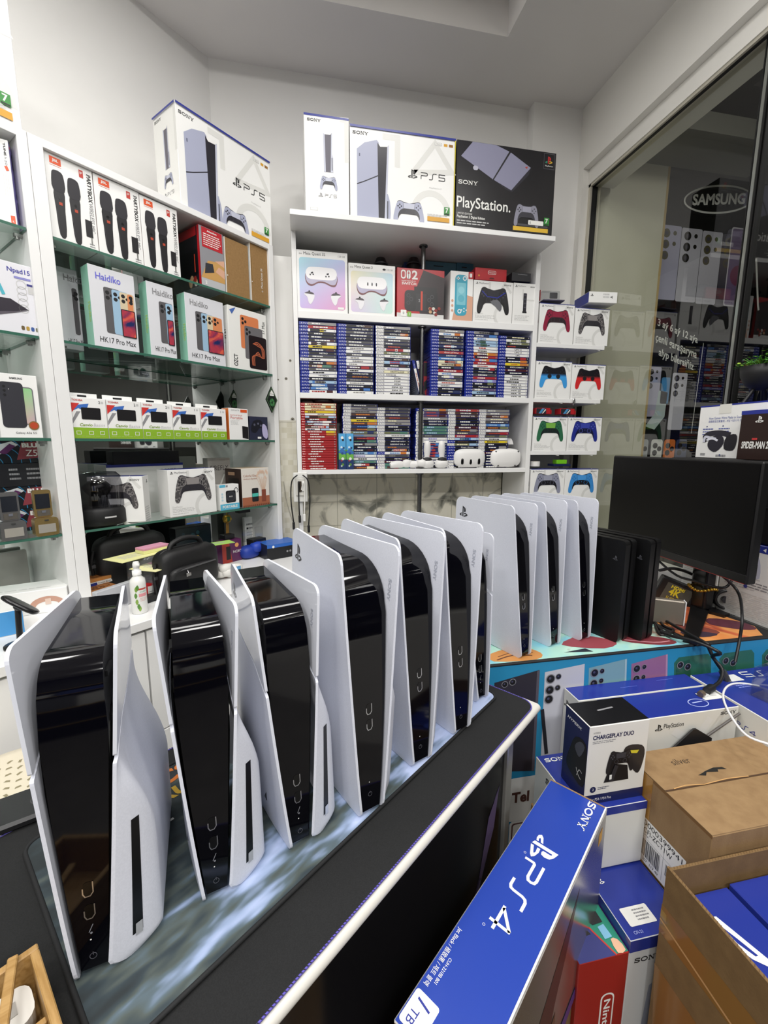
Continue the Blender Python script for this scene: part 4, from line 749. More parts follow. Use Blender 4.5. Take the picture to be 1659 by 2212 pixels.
# ------------------------------------------------------------------ mirrored display cabinets on the left
MIR = M('e4e8e6', .02, 1.); GEDGE = M('3d6a5a', .15)
GSH = clear('shelf_glass', (.93, .97, .95), .04, .6, .01)
ZL = [1.93, 1.638, 1.342, 1.045]
def lpart(root, name, u0, b0, z0, u1, b1, z1, m=LAMW, bev=.001, mats=None):
    b = MB(); b.box(u0, b0, z0, u1, b1, z1, m, bev, mats); return b.build(name, root)
def cabinet(u0, u1, label, shelves, lw=.035, rw=.025, ztop=2.185):
    r = things(empty('display_cabinet', -N*DL, RL), label, 'cabinet')
    lpart(r, 'side_panel', u0, 0, .802, u0 + lw, .36, ztop - .0005); lpart(r, 'side_panel', u1 - rw, 0, .802, u1, .36, ztop - .0005)
    lpart(r, 'top_panel', u0 + lw, 0, ztop - .022, u1 - rw, .36, ztop); lpart(r, 'mirror', u0 + lw, .334, .82, u1 - rw, .339, ztop - .023, MIR, 0); lpart(r, 'back_panel', u0, .3395, .802, u1, .36, ztop - .023)
    for z in shelves:
        s = lpart(r, 'glass_shelf', u0 + lw + .0015, .002, z - .008, u1 - rw - .0015, .325, z, GEDGE, 0, dict(T=GSH, D=GSH))
        for uu, sgn in ((u0 + lw, 1), (u1 - rw, -1)):
            for bk in (.04, .28):
                k = MB(); k.box(min(uu, uu + sgn*.02), bk, z - .018, max(uu, uu + sgn*.02), bk + .012, z - .0085, STEEL, .001); k.lathe([(.006, 0), (.006, .012)], STEEL, (uu + sgn*.012, bk + .006, z - .024), 10); k.build('shelf_clip', s)
    return r
cab = cabinet(.5105, 1.375, 'white mirror-backed display cabinet with glass shelves of boxed gadgets', ZL)
cab2 = cabinet(-.55, .5095, 'white mirror-backed display cabinet at the far left edge', ZL)
# worktop and drawers below the cabinets
b = MB(); b.box(-.9, -.30, .772, 1.376, .36, .80, LAMW, .002); r = things(at(b.build('worktop'), -N*DL, RL), 'white worktop under the mirrored cabinets', 'worktop')
base = things(empty('drawer_cabinet', -N*DL, RL), 'white drawer cabinets under the worktop on the left', 'cabinet')
lpart(base, 'carcass', -.9, -.272, .06, 1.376, .36, .770)
for u in (-.86, -.38, .1, .58, 1.0):
    lpart(base, 'drawer_front', u, -.291, .42, min(u + .474, 1.372), -.2725, .762); lpart(base, 'drawer_front', u, -.291, .07, min(u + .474, 1.372), -.2725, .415)
gp = lpart(cab2, 'drawer_front', -.5, .29, .81, .46, .31, .955, M('9b9994', .35)); kb = MB(); kb.lathe([(.008, 0), (.008, -.012), (.016, -.02), (.016, -.026), (.01, -.03)], M('77746c', .3, .8), (.3, .29, .93), 18, 'y'); kb.build('knob', gp)

def lcarton(p0, p1, pt, z, d, m, back=.006, bev=.001, **mats):
    "carton on a cabinet shelf; bottom-left, bottom-right and top-left corners of its front as seen in the photo"
    D = DL + back; u0, u1 = onL(*p0, D)[0], onL(*p1, D)[0]; h = onL(*pt, D)[1] - z
    b, F = carton(u1 - u0, d, h, m, bev, **mats); b.uc = (u0 + u1)/2; b.bk = back; return b, F
def lput(b, name, z, label, cat, group=None, rz=0., u=None, back=None):
    return things(at(b.build(name), LP(b.uc if u is None else u, b.bk if back is None else back, z + .0006), RL + rz), label, cat, group)
# top: console carton
D = DL + .05
b, F = carton(.42, .155, .342, WHITE, T=SBLUE, L=PAPER); f = F['F']; b.rect(f, 0, f.h - .007, f.w, f.h, SBLUE, 12); ps5_front(b, f); ps5_side(b, F['L']); b.rect(F['L'], 0, F['L'].h - .007, F['L'].w, F['L'].h, SBLUE, 12)
u_r = onL(588, 528, DL + .02)[0]
lput(b, 'console_box', 2.185, 'white console carton standing on top of the mirrored cabinet', 'console box', u=u_r - .21, back=.02)
b, F = carton(.44, .155, .37, WHITE); f = F['F']; ps5_front(b, f); lput(b, 'console_box', 2.185, 'white console carton cut off by the upper left edge of the photo', 'console box', u=onL(47, 270, DL + .01)[0] - .22, back=.01)
# row 1: microphones
MICB = M('1c1b1f', .35); JB = M('e2531f', .4)
def mic_box(p0, p1, pt, label):
    b, F = lcarton(p0, p1, pt, ZL[0], .1, WHITE, .012, R=M('9a4a3a', .4), L=M('d9d7d2')); f = F['F']; w, h = f.w, f.h
    b.rect(f, .1*w, .885*h, .33*w, .965*h, JB, 2); b.txt(f, 'JBL', .215*w, .905*h, .04*h, PAPER, w=.13*w, al='C', k=3, bold=.03); b.line(f, [(.1*w, .868*h), (.33*w, .868*h)], .004*h, JB, 2)
    for x, y in ((.1, .06), (.42, .04)):
        b.poly(f, smooth([((x + .07)*w, y*h), ((x + .2)*w, y*h), ((x + .225)*w, (y + .3)*h), ((x + .235)*w, (y + .54)*h), ((x + .03)*w, (y + .54)*h), ((x + .035)*w, (y + .3)*h)], 3), MICB, 2)
        b.poly(f, smooth([((x + .015)*w, (y + .53)*h), ((x + .25)*w, (y + .53)*h), ((x + .255)*w, (y + .7)*h), ((x + .2)*w, (y + .755)*h), ((x + .06)*w, (y + .755)*h), ((x + .01)*w, (y + .7)*h)], 3), M('26242a', .5), 3)
        b.disc(f, (x + .14)*w, (y + .44)*h, .03*w, M('0c0c0e', .2), 4); b.rect(f, (x + .11)*w, (y + .36)*h, (x + .18)*w, (y + .395)*h, M('b5442a', .4), 4); b.line(f, [((x + .07)*w, (y + .02)*h), ((x + .05)*w, (y + .3)*h)], .006*w, M('4c4a52', .3), 4)
    b.rect(f, .74*w, .15*h, .89*w, .36*h, MICB, 3); b.rect(f, .84*w, .06*h, .87*w, .16*h, STEEL, 3)
    b.txt(f, 'PARTYBOX', .86*w, .93*h, .05*h, INK, w=.34*h, rot=-pi/2, bold=.025); b.txt(f, 'WIRELESS MIC', .86*w, .585*h, .05*h, GREY, w=.37*h, rot=-pi/2); b.rect(f, .7*w, .86*h, .79*w, .95*h, M('c23a30', .4), 2); b.txt(f, 'IP', .745*w, .9*h, .03*h, PAPER, al='C', k=3)
    b.lines(f, .8*w, .06*h, .15*w, 3, .03*h, GREY, k=2)
    lput(b, 'microphone_box', ZL[0], label, 'microphone box', 'microphone boxes on the top cabinet shelf')
mic_box((113, 507), (214.5, 546), (97, 325), 'white box picturing two black microphones, leftmost of the three')
mic_box((216, 546), (312, 578), (206, 375), 'white box picturing two black microphones, middle of the three')
mic_box((313, 578), (391.5, 603), (304, 421), 'white box picturing two black microphones, beside the red console box')
b, F = lcarton((436, 612), (487, 627), (432, 486), ZL[0], .2, M('8f8f94', .4), .012, L=M('232026', .35), T=RED); f = F['F']; w, h = f.w, f.h
b.rect(f, 0, 0, w, .14*h, M('b9babd', .35), 1); b.rect(f, .1*w, .66*h, .95*w, .99*h, M('b8202c', .4), 2); b.txt(f, 'Attention', .52*w, .93*h, .035*h, PAPER, al='C', k=3, w=.4*w, bold=.02); b.lines(f, .16*w, .88*h, .75*w, 6, .035*h, PAPER, k=3)
b.poly(f, [(0, .14*h), (w, .14*h), (w, .5*h), (.3*w, .45*h)], M('c79a5a', .4), 2); b.poly(f, [(.15*w, .22*h), (.55*w, .28*h), (.5*w, .42*h), (.2*w, .4*h)], M('33343a', .3), 3); b.poly(f, [(.6*w, .3*h), (w, .22*h), (w, .36*h), (.75*w, .4*h)], M('d8a88c', .5), 3); b.poly(f, [(.6*w, .48*h), (w, .42*h), (w, .54*h)], M('d8a88c', .5), 3); b.txt(f, '2', .15*w, .04*h, .06*h, PAPER, k=3, bold=.03)
L = F['L']; b.rect(L, 0, 0, L.w, L.h, M('1d1c22', .35), 1); b.rect(L, 0, .85*h, L.w*.9, h, RED, 2); b.rect(L, L.w*.93, 0, L.w, h, RED, 2); b.rr(L, .25*L.w, .2*h, .95*L.w*.95, .62*h, .01, M('0c0c0f', .3), 3); b.rect(L, .8*L.w, .25*h, .83*L.w, .55*h, M('c8402c', .4), 4)
for i in range(7): b.disc(L, L.w*(.62 + .28*random.random()), h*(.03 + .14*random.random()), .012, M(random.choice(('8a2a22', 'c9a27a', '3a4a78', 'd8d2c8')), .4), 4 + i*.1, n=8)
lput(b, 'console_box', ZL[0], 'red and dark console box with red warning panel beside the brown cartons', 'console box')
KRAFT = noisy('kraft_card', '8f6d40', '987547', 120., .7, .1)
for p0, p1, pt, lab in (((489, 628), (540, 646), (485, 511), 'plain brown carton in white sleeve beside the red console box'), ((543, 646), (585, 663), (541, 519), 'brown carton with white print at the right end of the top cabinet shelf')):
    b, F = lcarton(p0, p1, pt, ZL[0], .18, KRAFT, .012, L=PAPER, R=PAPER); f = F['F']; w, h = f.w, f.h; b.rect(f, 0, 0, .03*w, h, PAPER, 1); b.rect(f, 0, 0, w, .012*h, PAPER, 1); b.rr(f, .03*w, .3*h, .12*w, .72*h, .006, M('9c7845', .7), 1); b.disc(f, .08*w, .33*h, .02*w, PAPER, 2)
    if 'print' in lab: b.txt(f, 'Meta Quest 3S', .62*w, .27*h, .1*w, PAPER, w=.33*h, rot=pi/2); b.ring(f, .58*w, .22*h, .03*w, .01*w, PAPER, 2)
    lput(b, 'brown_box', ZL[0], lab, 'carton')
# row 2: tablet boxes
MINT = M('9fdcc4', .3); TPAPER = M('dcdde2', .3)
ART = ramp_mat('abstract_red_blue_print', [(.3, '1d2a5c'), (.45, 'b03a4a'), (.55, 'd8634a'), (.7, '5a2a66')], nscale=14, detail=3, distortion=1.5, rough=.3)
def tablet_box(p0, p1, pt, label, logo, back, d=.055, lc=MINT):
    b, F = lcarton(p0, p1, pt, ZL[1], d, TPAPER, back, L=lc); f = F['F']; w, h = f.w, f.h; W_ = .2
    b.txt(f, 'Haidiko', .02, h - .04, .021, logo, w=.075, bold=.015); b.txt(f, 'HK17 Pro Max', .017, .018, .017, INK, w=min(w*.8, .12))
    for i, c in enumerate(('5b595c', '9cbdd6', 'd6c6a6', 'd98a5a')):
        x0 = .040 + i*.024; x1 = w - .010 if i == 3 else x0 + .05
        if x0 > w - .016: continue
        b.rr(f, x0, .05, min(x1, w - .006), h - .058 - i*.002, .006, M(c, .35), 2 + i)
        for k in range(2): b.disc(f, x0 + .011, h - .074 - k*.016, .0062, INK, 2.5 + i)
        b.disc(f, min(x0 + .023, w - .015), h - .082, .0045, INK, 2.5 + i)
    if w > .07: b.rr(f, min(.088, w - .03), .046, w - .006, .135, .004, M('2a262c', .3), 7); b.rect(f, min(.091, w - .027), .049, w - .009, .132, ART, 8)
    L = F['L']; b.txt(L, 'Haidiko', L.w*.62, h*.55, L.w*.3, M('c9e86a', .4), w=.06, rot=-pi/2)
    lput(b, 'tablet_box', ZL[1], label, 'tablet box', 'tablet boxes on the second cabinet shelf')
tablet_box((136, 738), (182, 752), (119, 573), 'tablet box half hidden at the left, dark in shade behind the violet-lettered one', GREY, .14)
tablet_box((206, 752), (303, 775), (197, 571), 'mint-edged tablet box with violet lettering, leftmost of the three clear ones', M('6a6ad0', .4), .02)
tablet_box((328, 777), (384, 788), (319, 607), 'mint-edged tablet box with grey lettering, in the middle of its row', GREY, .02)
tablet_box((408, 790), (489, 803), (403, 632), 'mint-edged tablet box with grey lettering, beside the white one with two phones', GREY, .02)
b, F = lcarton((498, 800), (579, 812), (489, 657), ZL[1], .07, PAPER, .012); f = F['F']; w, h = f.w, f.h; F['F']
b.poly(f, [(.04*w, .93*h), (.2*w, .99*h), (.1*w, .87*h)], M('4a6ab0', .4), 2); b.rr(f, .3*w, .36*h, .78*w, .9*h, .008, M('d98152', .35), 2); b.rr(f, .4*w, .2*h, .88*w, .74*h, .008, M('6d6b6e', .35), 3); b.rr(f, .5*w, .05*h, .98*w, .6*h, .008, M('1c1216', .3), 4)
for x, y, k in ((.36, .84, 2), (.36, .77, 2), (.43, .8, 2), (.46, .68, 3), (.46, .61, 3), (.53, .645, 3)): b.disc(f, x*w, y*h, .03*w, INK, k + 2)
for i, r in enumerate((.17, .13, .08)): b.line(f, [((.58 + i*.03)*w, .1*h), ((.58 + i*.03)*w, .25*h), (.74*w, (.28 + i*.03)*h), ((.9 - i*.03)*w, .25*h), ((.9 - i*.03)*w, .4*h), (.74*w, (.5 - i*.03)*h), ((.6 + i*.03)*w, .46*h)], .008*w*2, M('c26a4a', .3), 6, sn=3)
b.txt(f, 'OZCT', .2*w, .05*h, .1*w, INK, w=.19*h, rot=pi/2, bold=.02); b.txt(f, '17 Max', .95*w, .68*h, .08*w, INK, w=.2*h, rot=pi/2); L = F['L']; b.txt(L, '17 Max', L.w*.45, h*.62, L.w*.3, INK, w=.22*h, rot=-pi/2)
lput(b, 'tablet_box', ZL[1], 'white tablet box with orange and grey phones, right end of second shelf', 'tablet box')
# row 3: drives
for (p0, p1, pt, cap, lab) in (((160, 946), (235.5, 948), (150, 857), '2', 'leftmost white and green drive box, on the third cabinet shelf'), ((237, 948), (310.5, 951), (231, 863), '2', 'white and green drive box, second from the left'), ((311.5, 951), (376, 953), (307, 869), '2', 'white and green drive box, middle of the five'), ((377, 953), (436, 954), (375, 876), '1', 'white and green drive box, fourth from the left'), ((437.5, 954), (491, 955), (436, 881), '1', 'white and green drive box, beside the orange-edged one')):
    root = None; b, F = lcarton(p0, p1, pt, ZL[2], .055, WHITE, .01); f = F['F']; w, h = f.w, f.h; GR = M('8cb52f', .4)
    b.rect(f, 0, 0, w, .27*h, GR, 1); b.poly(f, [(0, .62*h), (0, .86*h), (.24*w, .86*h)], M('cf3a36', .4), 2); b.poly(f, [(.02*w, .66*h), (.2*w, .82*h), (.5*w, .86*h), (.4*w, .66*h), (.2*w, .74*h)], M('3f6fc0', .4), 1.5); b.poly(f, [(0, .45*h), (.14*w, .66*h), (.25*w, .66*h), (0, .34*h)], GREY, 1.2)
    b.rr(f, .27*w, .47*h, .82*w, .76*h, .003, M('1d1c1e', .35), 3); b.txt(f, 'TOSHIBA', .04*w, .91*h, .045*h, M('c23a30', .4), w=.3*w, bold=.02); b.txt(f, cap, .78*w, .87*h, .07*h, INK, k=2); b.rect(f, .85*w, .88*h, .92*w, .93*h, LGREY, 2); b.txt(f, 'Canvio', .2*w, .3*h, .075*h, M('7d9a2c', .4), w=.35*w, bold=.02, ital=.2); b.txt(f, 'Basics', .58*w, .3*h, .075*h, LGREY, w=.34*w, ital=.2)
    for x in (.15, .5, .82): b.line(f, [((x - .06)*w, .1*h), ((x - .06)*w, .18*h), ((x + .06)*w, .18*h), ((x + .06)*w, .1*h)], .012*w, PAPER, 2, closed=True)
    b.lines(f, .05*w, .05*h, .9*w, 1, .02*h, M('b5d070', .4), k=2)
    o = lput(b, 'drive_box', ZL[2], lab, 'drive box', 'white and green drive boxes on the third cabinet shelf')
    t = MB(); t.box(-w*.42, .05, h, w*.45, .053, h + .018, WHITE, .0008); t.box(-w*.12, .0495, h + .006, w*.14, .0535, h + .012, INK); t.build('hang_tab', o)
b, F = lcarton((497, 951), (538, 953), (492, 881), ZL[2], .05, WHITE, .012, L=M('d9762a', .4)); f = F['F']; w, h = f.w, f.h
b.rect(f, .6*w, .88*h, .95*w, .97*h, M('dd5a2a', .4), 2); b.txt(f, 'SEAGATE', .12*w, .92*h, .035*h, GREY, w=.42*w); b.txt(f, 'BACKUP PLUS', .08*w, .76*h, .04*h, M('c84a3a', .4), w=.6*w); b.txt(f, 'Portable', .08*w, .66*h, .08*h, M('c84a3a', .4), w=.62*w); b.lines(f, .08*w, .6*h, .5*w, 4, .04*h, LGREY); b.poly(f, [(.66*w, .06*h), (.98*w, .03*h), (.98*w, .42*h), (.66*w, .45*h)], M('1d1c1e', .35), 2)
lput(b, 'drive_box', ZL[2], 'white drive box with orange edge after the green row', 'drive box')
b, F = lcarton((541, 955), (580, 955), (536, 899), ZL[2], .05, M('2c2f45', .35), .02); f = F['F']; w, h = f.w, f.h; b.poly(f, smooth([(.05*w, .4*h), (.2*w, .8*h), (.6*w, .86*h), (.75*w, .6*h), (.5*w, .5*h), (.3*w, .3*h)], 2), M('1b1c26', .35), 2); b.poly(f, smooth([(.7*w, .7*h), (.9*w, .6*h), (.98*w, .25*h), (.9*w, .06*h), (.72*w, .15*h), (.66*w, .4*h)], 2), M('b9b4d8', .35), 3)
for x, y in ((.25, .65), (.45, .7), (.6, .62)): b.disc(f, x*w, y*h, .05*w, M('5a5c70', .4), 3)
b.rect(f, .4*w, .06*h, .6*w, .14*h, PAPER, 3); lput(b, 'controller_box', ZL[2], 'dark blue box picturing a controller with pale grip, end of third shelf', 'controller box')
b, F = carton(.1, .06, .1, RED); lput(b, 'red_box', ZL[2], 'plain red box behind the dark blue controller box', 'box', u=onL(550, 950, DL + .2)[0], back=.16)
# hanging diamonds
for (px, py, bk, lab) in ((583, 864, .0, 'dark green diamond tag hanging on the cabinet side panel'), (503, 867, .29, 'dark green diamond tag hanging at the back of the third shelf')):
    u, z = onL(px, py, DL + bk); u = min(u, 1.345)
    b = MB(); s = .058 if bk == 0 else .055; pts = [(0, -s), (s*.55, 0), (0, s), (-s*.55, 0)]
    b.prism(pts, 'y', -.012, -.006, M('17201b', .35)); F = Fr((0, -.012, 0), (1, 0, 0), (0, 0, 1)); b.line(F, [(x*.9, y*.9) for x, y in pts], .003, M('4f6a4a', .4), 1, closed=True); b.poly(F, [(-.012, s*.45), (.012, s*.45), (0, s*.75)], PAPER, 2); b.rect(F, -.012, s*.3, .012, s*.42, PAPER, 2)
    for i in range(9): t = 2*pi*i/9; b.disc(F, .009*cos(t), -.012 + .012*sin(t), .006, M('2f6b40' if i % 2 else '46804a', .4), 3 + i*.1, n=8)
    b.tube([(0, -.009, s), (.002, -.007, s + .05)], .0008, INK, 5)
    things(at(b.build('air_freshener'), LP(u, bk - .002 if bk == 0 else bk, z), RL), lab, 'tag')
# row 4
u, z = onL(219, 1130, DL + .1); r = .083
sp = things(empty('dome_speaker', LP(u, .1, ZL[3] + .0008), RL), 'black round speaker with clear smoked dome on the lowest glass shelf', 'speaker')
b = MB(); b.lathe([(r*.9, 0), (r, .006), (r, .05), (r*.93, .062), (r*.8, .066)], M('121214', .6), n=36); F = None; b.build('base', sp)
DOME = clear('smoked_dome', (.5, .5, .52), .07, .8, .03)
b = MB(); b.lathe([(r*.97, .064), (r*.97, .14), (r*.9, .165), (r*.7, .182), (.0, .186)], DOME, n=36, cap=False); b.build('dome', sp)
b = MB(); b.lathe([(.035, .066), (.03, .1), (.045, .12), (.05, .13), (.03, .15), (0, .155)], M('1b1b1e', .3), n=20, cap=False); b.build('driver_cone', sp)
b = MB(); b.box(-.018, -r - .001, .028, .018, -r + .004, .033, M('c9c9c9', .3)); b.build('badge', sp)
# camouflage controller boxes
b, F = carton(.175, .075, .165, WHITE, T=SBLUE); ds_front(b, F['F'], CAMO, M('2b2930'), M('8f8a89'), btn=M('242228')); pslogo(b, F['R'], F['R'].w*.55, F['R'].h*.84, .013, INK); b.lines(F['R'], F['R'].w*.1, F['R'].h*.3, F['R'].w*.8, 8, .008, LGREY)
Pc = onZ(315, 1127, 1.0455); ra = RL - radians(40); pc = Vector((Pc.x, Pc.y, ZL[3] + .0008)) - Vector((cos(ra), sin(ra), 0))*.0875
things(at(b.build('controller_box'), pc, ra), 'white camouflage controller box turned so its corner faces out', 'controller box')
b, F = lcarton((369, 1121), (469, 1109), (360, 1016), ZL[3], .08, WHITE, .014, T=SBLUE); ds_front(b, F['F'], CAMO, M('2b2930'), M('8f8a89'), btn=M('242228')); lput(b, 'controller_box', ZL[3], 'white camouflage controller box standing square on the lowest glass shelf', 'controller box')
b, F = carton(.26, .06, .05, M('141416', .5)); lput(b, 'black_box', ZL[3] + .2, 'long black box lying above the camouflage controller boxes', 'box', u=onL(320, 990, DL + .2)[0], back=.2)
b, F = carton(.3, .11, .2, WHITE, T=SBLUE); b.rect(F['F'], 0, .19, .3, .2, SBLUE, 2); sony(b, F['F'], .2, .165, .012, GREY); lput(b, 'controller_box', ZL[3], 'white and blue box at the back under the long black box', 'box', u=onL(320, 1050, DL + .2)[0], back=.195)
b, F = lcarton((455, 1100), (502, 1095), (450, 990), ZL[3], .04, M('b3aeaa', .4), .17); f = F['F']; w, h = f.w, f.h; b.txt(f, 'FIREFLY', .1*w, .74*h, .1*h, M('3a3634', .4), w=.8*w); b.line(f, [(.3*w, .2*h), (.7*w, .65*h)], .06*w, PAPER, 2); b.poly(f, [(.2*w, 0), (.8*w, 0), (.8*w, .18*h), (.2*w, .18*h)], M('7a6a60', .4), 2); lput(b, 'lamp_box', ZL[3], 'grey box lettered FIREFLY behind the blue speaker box', 'box')
b, F = lcarton((477, 1107), (518, 1101), (472, 1049), ZL[3], .045, WHITE, .012); f = F['F']; w, h = f.w, f.h; CY = M('5bb8d8', .4)
b.rect(f, 0, 0, w, .24*h, CY, 1); b.rect(f, 0, .9*h, .3*w, h, CY, 1); b.rect(f, .32*w, .9*h, .42*w, .98*h, GREY, 1); b.txt(f, 'PORTABLE', .5*w, .07*h, .11*h, PAPER, w=.78*w, al='C', bold=.03); b.poly(f, rrect(.3*w, .28*h, .82*w, .76*h, .08*w), M('202125', .4), 2); b.disc(f, .56*w, .52*h, .22*w, M('2d2e34', .4), 3); b.ring(f, .56*w, .52*h, .22*w, .012*w, M('55575e', .3), 3.5); b.txt(f, 'BASS', .56*w, .5*h, .05*h, PAPER, al='C', k=4); b.line(f, [(.72*w, .76*h), (.85*w, .86*h), (.95*w, .76*h), (.88*w, .66*h)], .03*w, M('3a3b40'), 3, sn=3)
for y in (.4, .52, .64): b.disc(f, .12*w, y*h, .05*w, M('bcd6e2', .4), 2)
lput(b, 'speaker_box', ZL[3], 'small white and cyan portable speaker box', 'speaker box')
b, F = lcarton((525, 1101), (583, 1092), (522, 1013), ZL[3], .12, M('e3ddd4', .4), .014, L=M('33231d', .35), T=M('cbb59a', .4)); f = F['F']; w, h = f.w, f.h; BRN = M('a8664a', .4)
b.rect(f, 0, 0, w, .25*h, BRN, 1); b.txt(f, 'Colorful Glass', .06*w, .78*h, .06*h, BRN, w=.5*w); b.txt(f, 'Ambient Speaker', .06*w, .7*h, .05*h, BRN, w=.5*w)
for i in range(11): x = .55 + .38*i/10; b.line(f, [(.78*w, .3*h), (x*w, (.7 + .2*random.random())*h)], .012*w, M('d9b9a0', .5), 2); b.disc(f, x*w, (.74 + .18*random.random())*h, .03*w, M('e3c6b0', .5), 3, .05*h, n=8)
b.rect(f, .7*w, .1*h, .86*w, .42*h, M('8a4a38', .35), 4); b.rr(f, .34*w, .12*h, .58*w, .48*h, .006, M('26262a', .3), 4); b.rect(f, .35*w, .25*h, .57*w, .34*h, M('4fc0b0', .3), 5)
for i in range(14): b.rect(f, (.02 + i*.07)*w, .0, (.05 + i*.07)*w, .045*h, M('6a3a28', .4), 5)
L = F['L']; b.rr(L, L.w*.2, .1*h, L.w*.85, .75*h, .006, M('18110f', .3), 2); b.rect(L, L.w*.2, .82*h, L.w*.6, .9*h, M('a8866a', .4), 2)
lput(b, 'speaker_box', ZL[3], 'brown and cream glass speaker box at the end of the lowest glass shelf', 'speaker box')

# ---- on the worktop inside cabinet 1
ZW = .8005
def wpt(px, py, back): return onL(px, py, DL + back)[0]
LEA = noisy('black_leather', '0e0e10', '151517', 180., .42, .35)
def bag(u, back, w, h, d, label, rz=0., pocket=True):
    r = things(empty('leather_bag', LP(u, back, ZW), RL + rz), label, 'bag')
    b = MB(); b.ball((0, d/2, h/2), w/2, d/2, h/2, LEA, 28, .42); b.build('body', r)
    t = MB(); t.tube([(-w*.28, d/2, h*.95), (-w*.22, d/2, h*1.1), (0, d/2, h*1.17), (w*.22, d/2, h*1.1), (w*.28, d/2, h*.95)], .009, LEA, 10, sm_n=4); t.build('handle', r)
    z = MB(); z.tube([(-w*.46, d*.5, h*.2), (-w*.47, d*.5, h*.7), (-w*.38, d*.5, h*.96), (0, d*.5, h*1.0), (w*.38, d*.5, h*.96), (w*.47, d*.5, h*.7)], .0035, M('2a2a2c', .3, .5), 6, sm_n=4); z.build('zip', r)
    if pocket:
        p = MB(); p.ball((0, .008, h*.36), w*.42, .022, h*.28, LEA, 22, .45); p.tube([(-w*.36, -.006, h*.56), (0, -.013, h*.6), (w*.36, -.006, h*.6)], .003, M('6a6a6c', .3, .6), 6, sm_n=3); p.build('front_pocket', r)
        q = MB(); q.box(-w*.2, -.02, h*.42, -w*.12, -.014, h*.5, CHROME, .002); q.tube([(-w*.16, -.016, h*.5), (-w*.18, -.018, h*.56)], .002, CHROME, 6); q.build('zip_pull', r)
    for sx in (-1, 1):
        s = MB(); s.tube([(sx*w*.5, d*.5, h*.75), (sx*w*.54, d*.5, h*.5), (sx*w*.52, d*.5, h*.1)], .006, LEA, 8, sm_n=4); s.box(sx*w*.52 - .008, d*.5 - .006, h*.42, sx*w*.52 + .008, d*.5 + .006, h*.5, M('77777a', .3, .8), .002); s.build('side_strap', r)
bag(wpt(290, 1200, .10), .08, .25, .19, .09, 'black leather bag standing behind the sticky notes on the worktop', pocket=False)
bag(wpt(418, 1235, -.17), -.18, .235, .165, .085, 'black leather bag with front zip pocket, nearer the consoles', rz=.12)
# spindles of discs with paper on top
SPN = M('2a2a2c', .3); TRN = M('77797d', .15, 0, .5, 0, .45)
def spindle(px, py, back, h, label):
    u = wpt(px, py, back); r = things(empty('disc_spindle', LP(u, back, ZW), RL), label, 'disc spindle'); b = MB(); b.lathe([(.066, 0), (.068, .006), (.066, .014), (.062, .016)], SPN, n=28); b.build('base', r); b = MB(); b.lathe([(.06, .0165), (.06, h*.6)], M('8f9298', .2, .6), n=28); b.build('disc_stack', r); b = MB(); b.lathe([(.0635, .0168), (.0635, h - .01), (.058, h)], TRN, n=28); b.build('cover', r); return u
u1 = spindle(318, 1230, -.03, .135, 'smoky tub of discs under the yellow notes, left one'); u2 = spindle(352, 1240, -.10, .105, 'smoky tub of discs beside the front leather bag')
YN = M('e9e8a6', .6); PK = M('d99ab2', .6)
def sheet(u, back, z, w, d, m, label, rz, name='paper_note', t=.002):
    b = MB(); b.box(-w/2, -d/2, 0, w/2, d/2, t, m, 0); b.lines(Fr((-w/2, -d/2, t), (1, 0, 0), (0, 1, 0)), w*.15, d*.7, w*.6, 4, d*.12, LGREY); things(at(b.build(name), LP(u, back, z), RL + rz), label, 'paper')
sheet(u1 - .02, -.03, ZW + .1365, .2, .1, YN, 'pale yellow sheet on the left disc tub', .2); sheet(u2 + .01, -.10, ZW + .1065, .2, .11, M('ece9b0', .6), 'pale yellow printed sheet under the pink one, beside the front bag', .35)
b = MB(); b.box(-.05, -.025, 0, .05, .025, .012, YN, .001); b.box(-.05, -.025, .012, .05, .025, .02, PK, .001); things(at(b.build('sticky_notes'), LP(u1 + .03, -.02, ZW + .139), RL + .15), 'block of pink and yellow sticky notes on the disc tub', 'sticky notes')
sheet(u2 + .03, -.08, ZW + .109, .12, .06, PK, 'pink sticky note lying on the printed yellow sheet', .3)
sheet(wpt(472, 1200, .02), .0, ZW + .11, .1, .06, M('a9d66a', .6), 'light green note behind the front leather bag', -.2)
def wbox(px, py, back, w, d, h, m, label, rz=0., name='small_box', art=None, z=0., cat='box', **mats):
    b, F = carton(w, d, h, m, **mats)
    if art: art(b, F)
    return things(at(b.build(name), LP(wpt(px, py, back), back, ZW + z), RL + rz), label, cat)
def a_dark(b, F):
    f = F['F']; b.rect(f, .004, .004, f.w - .004, f.h - .004, M('1a2a30', .35), 2)
    for i in range(12): b.disc(f, f.w*random.uniform(.2, .9), f.h*random.uniform(.15, .85), random.uniform(.006, .014), M(random.choice(('c9a23a', '2f5560', '7fa0a8', '26424c')), .4), 3 + i*.1, n=7)
wbox(420, 1170, .2, .17, .05, .16, M('10161a', .35), 'dark picture box behind the front leather bag', art=a_dark)
def a_red(b, F): f = F['F']; b.poly(f, [(0, 0), (f.w*.5, 0), (f.w*.35, f.h), (0, f.h)], M('a8352a', .4), 2); b.rect(f, f.w*.2, f.h*.15, f.w*.42, f.h*.75, INK, 3); b.txt(f, 'NOKIA', f.w*.55, f.h*.4, f.h*.12, PAPER, k=3); b.disc(f, f.w*.75, f.h*.75, f.w*.1, M('e0a060', .4), 3)
wbox(503, 1220, .05, .1, .05, .1, M('5a2452', .35), 'purple and red phone box right of the bags', art=a_red)
wbox(498, 1183, .07, .05, .04, .02, M('1b1b1d', .4), 'small black gadget on the purple phone box', z=.1015)
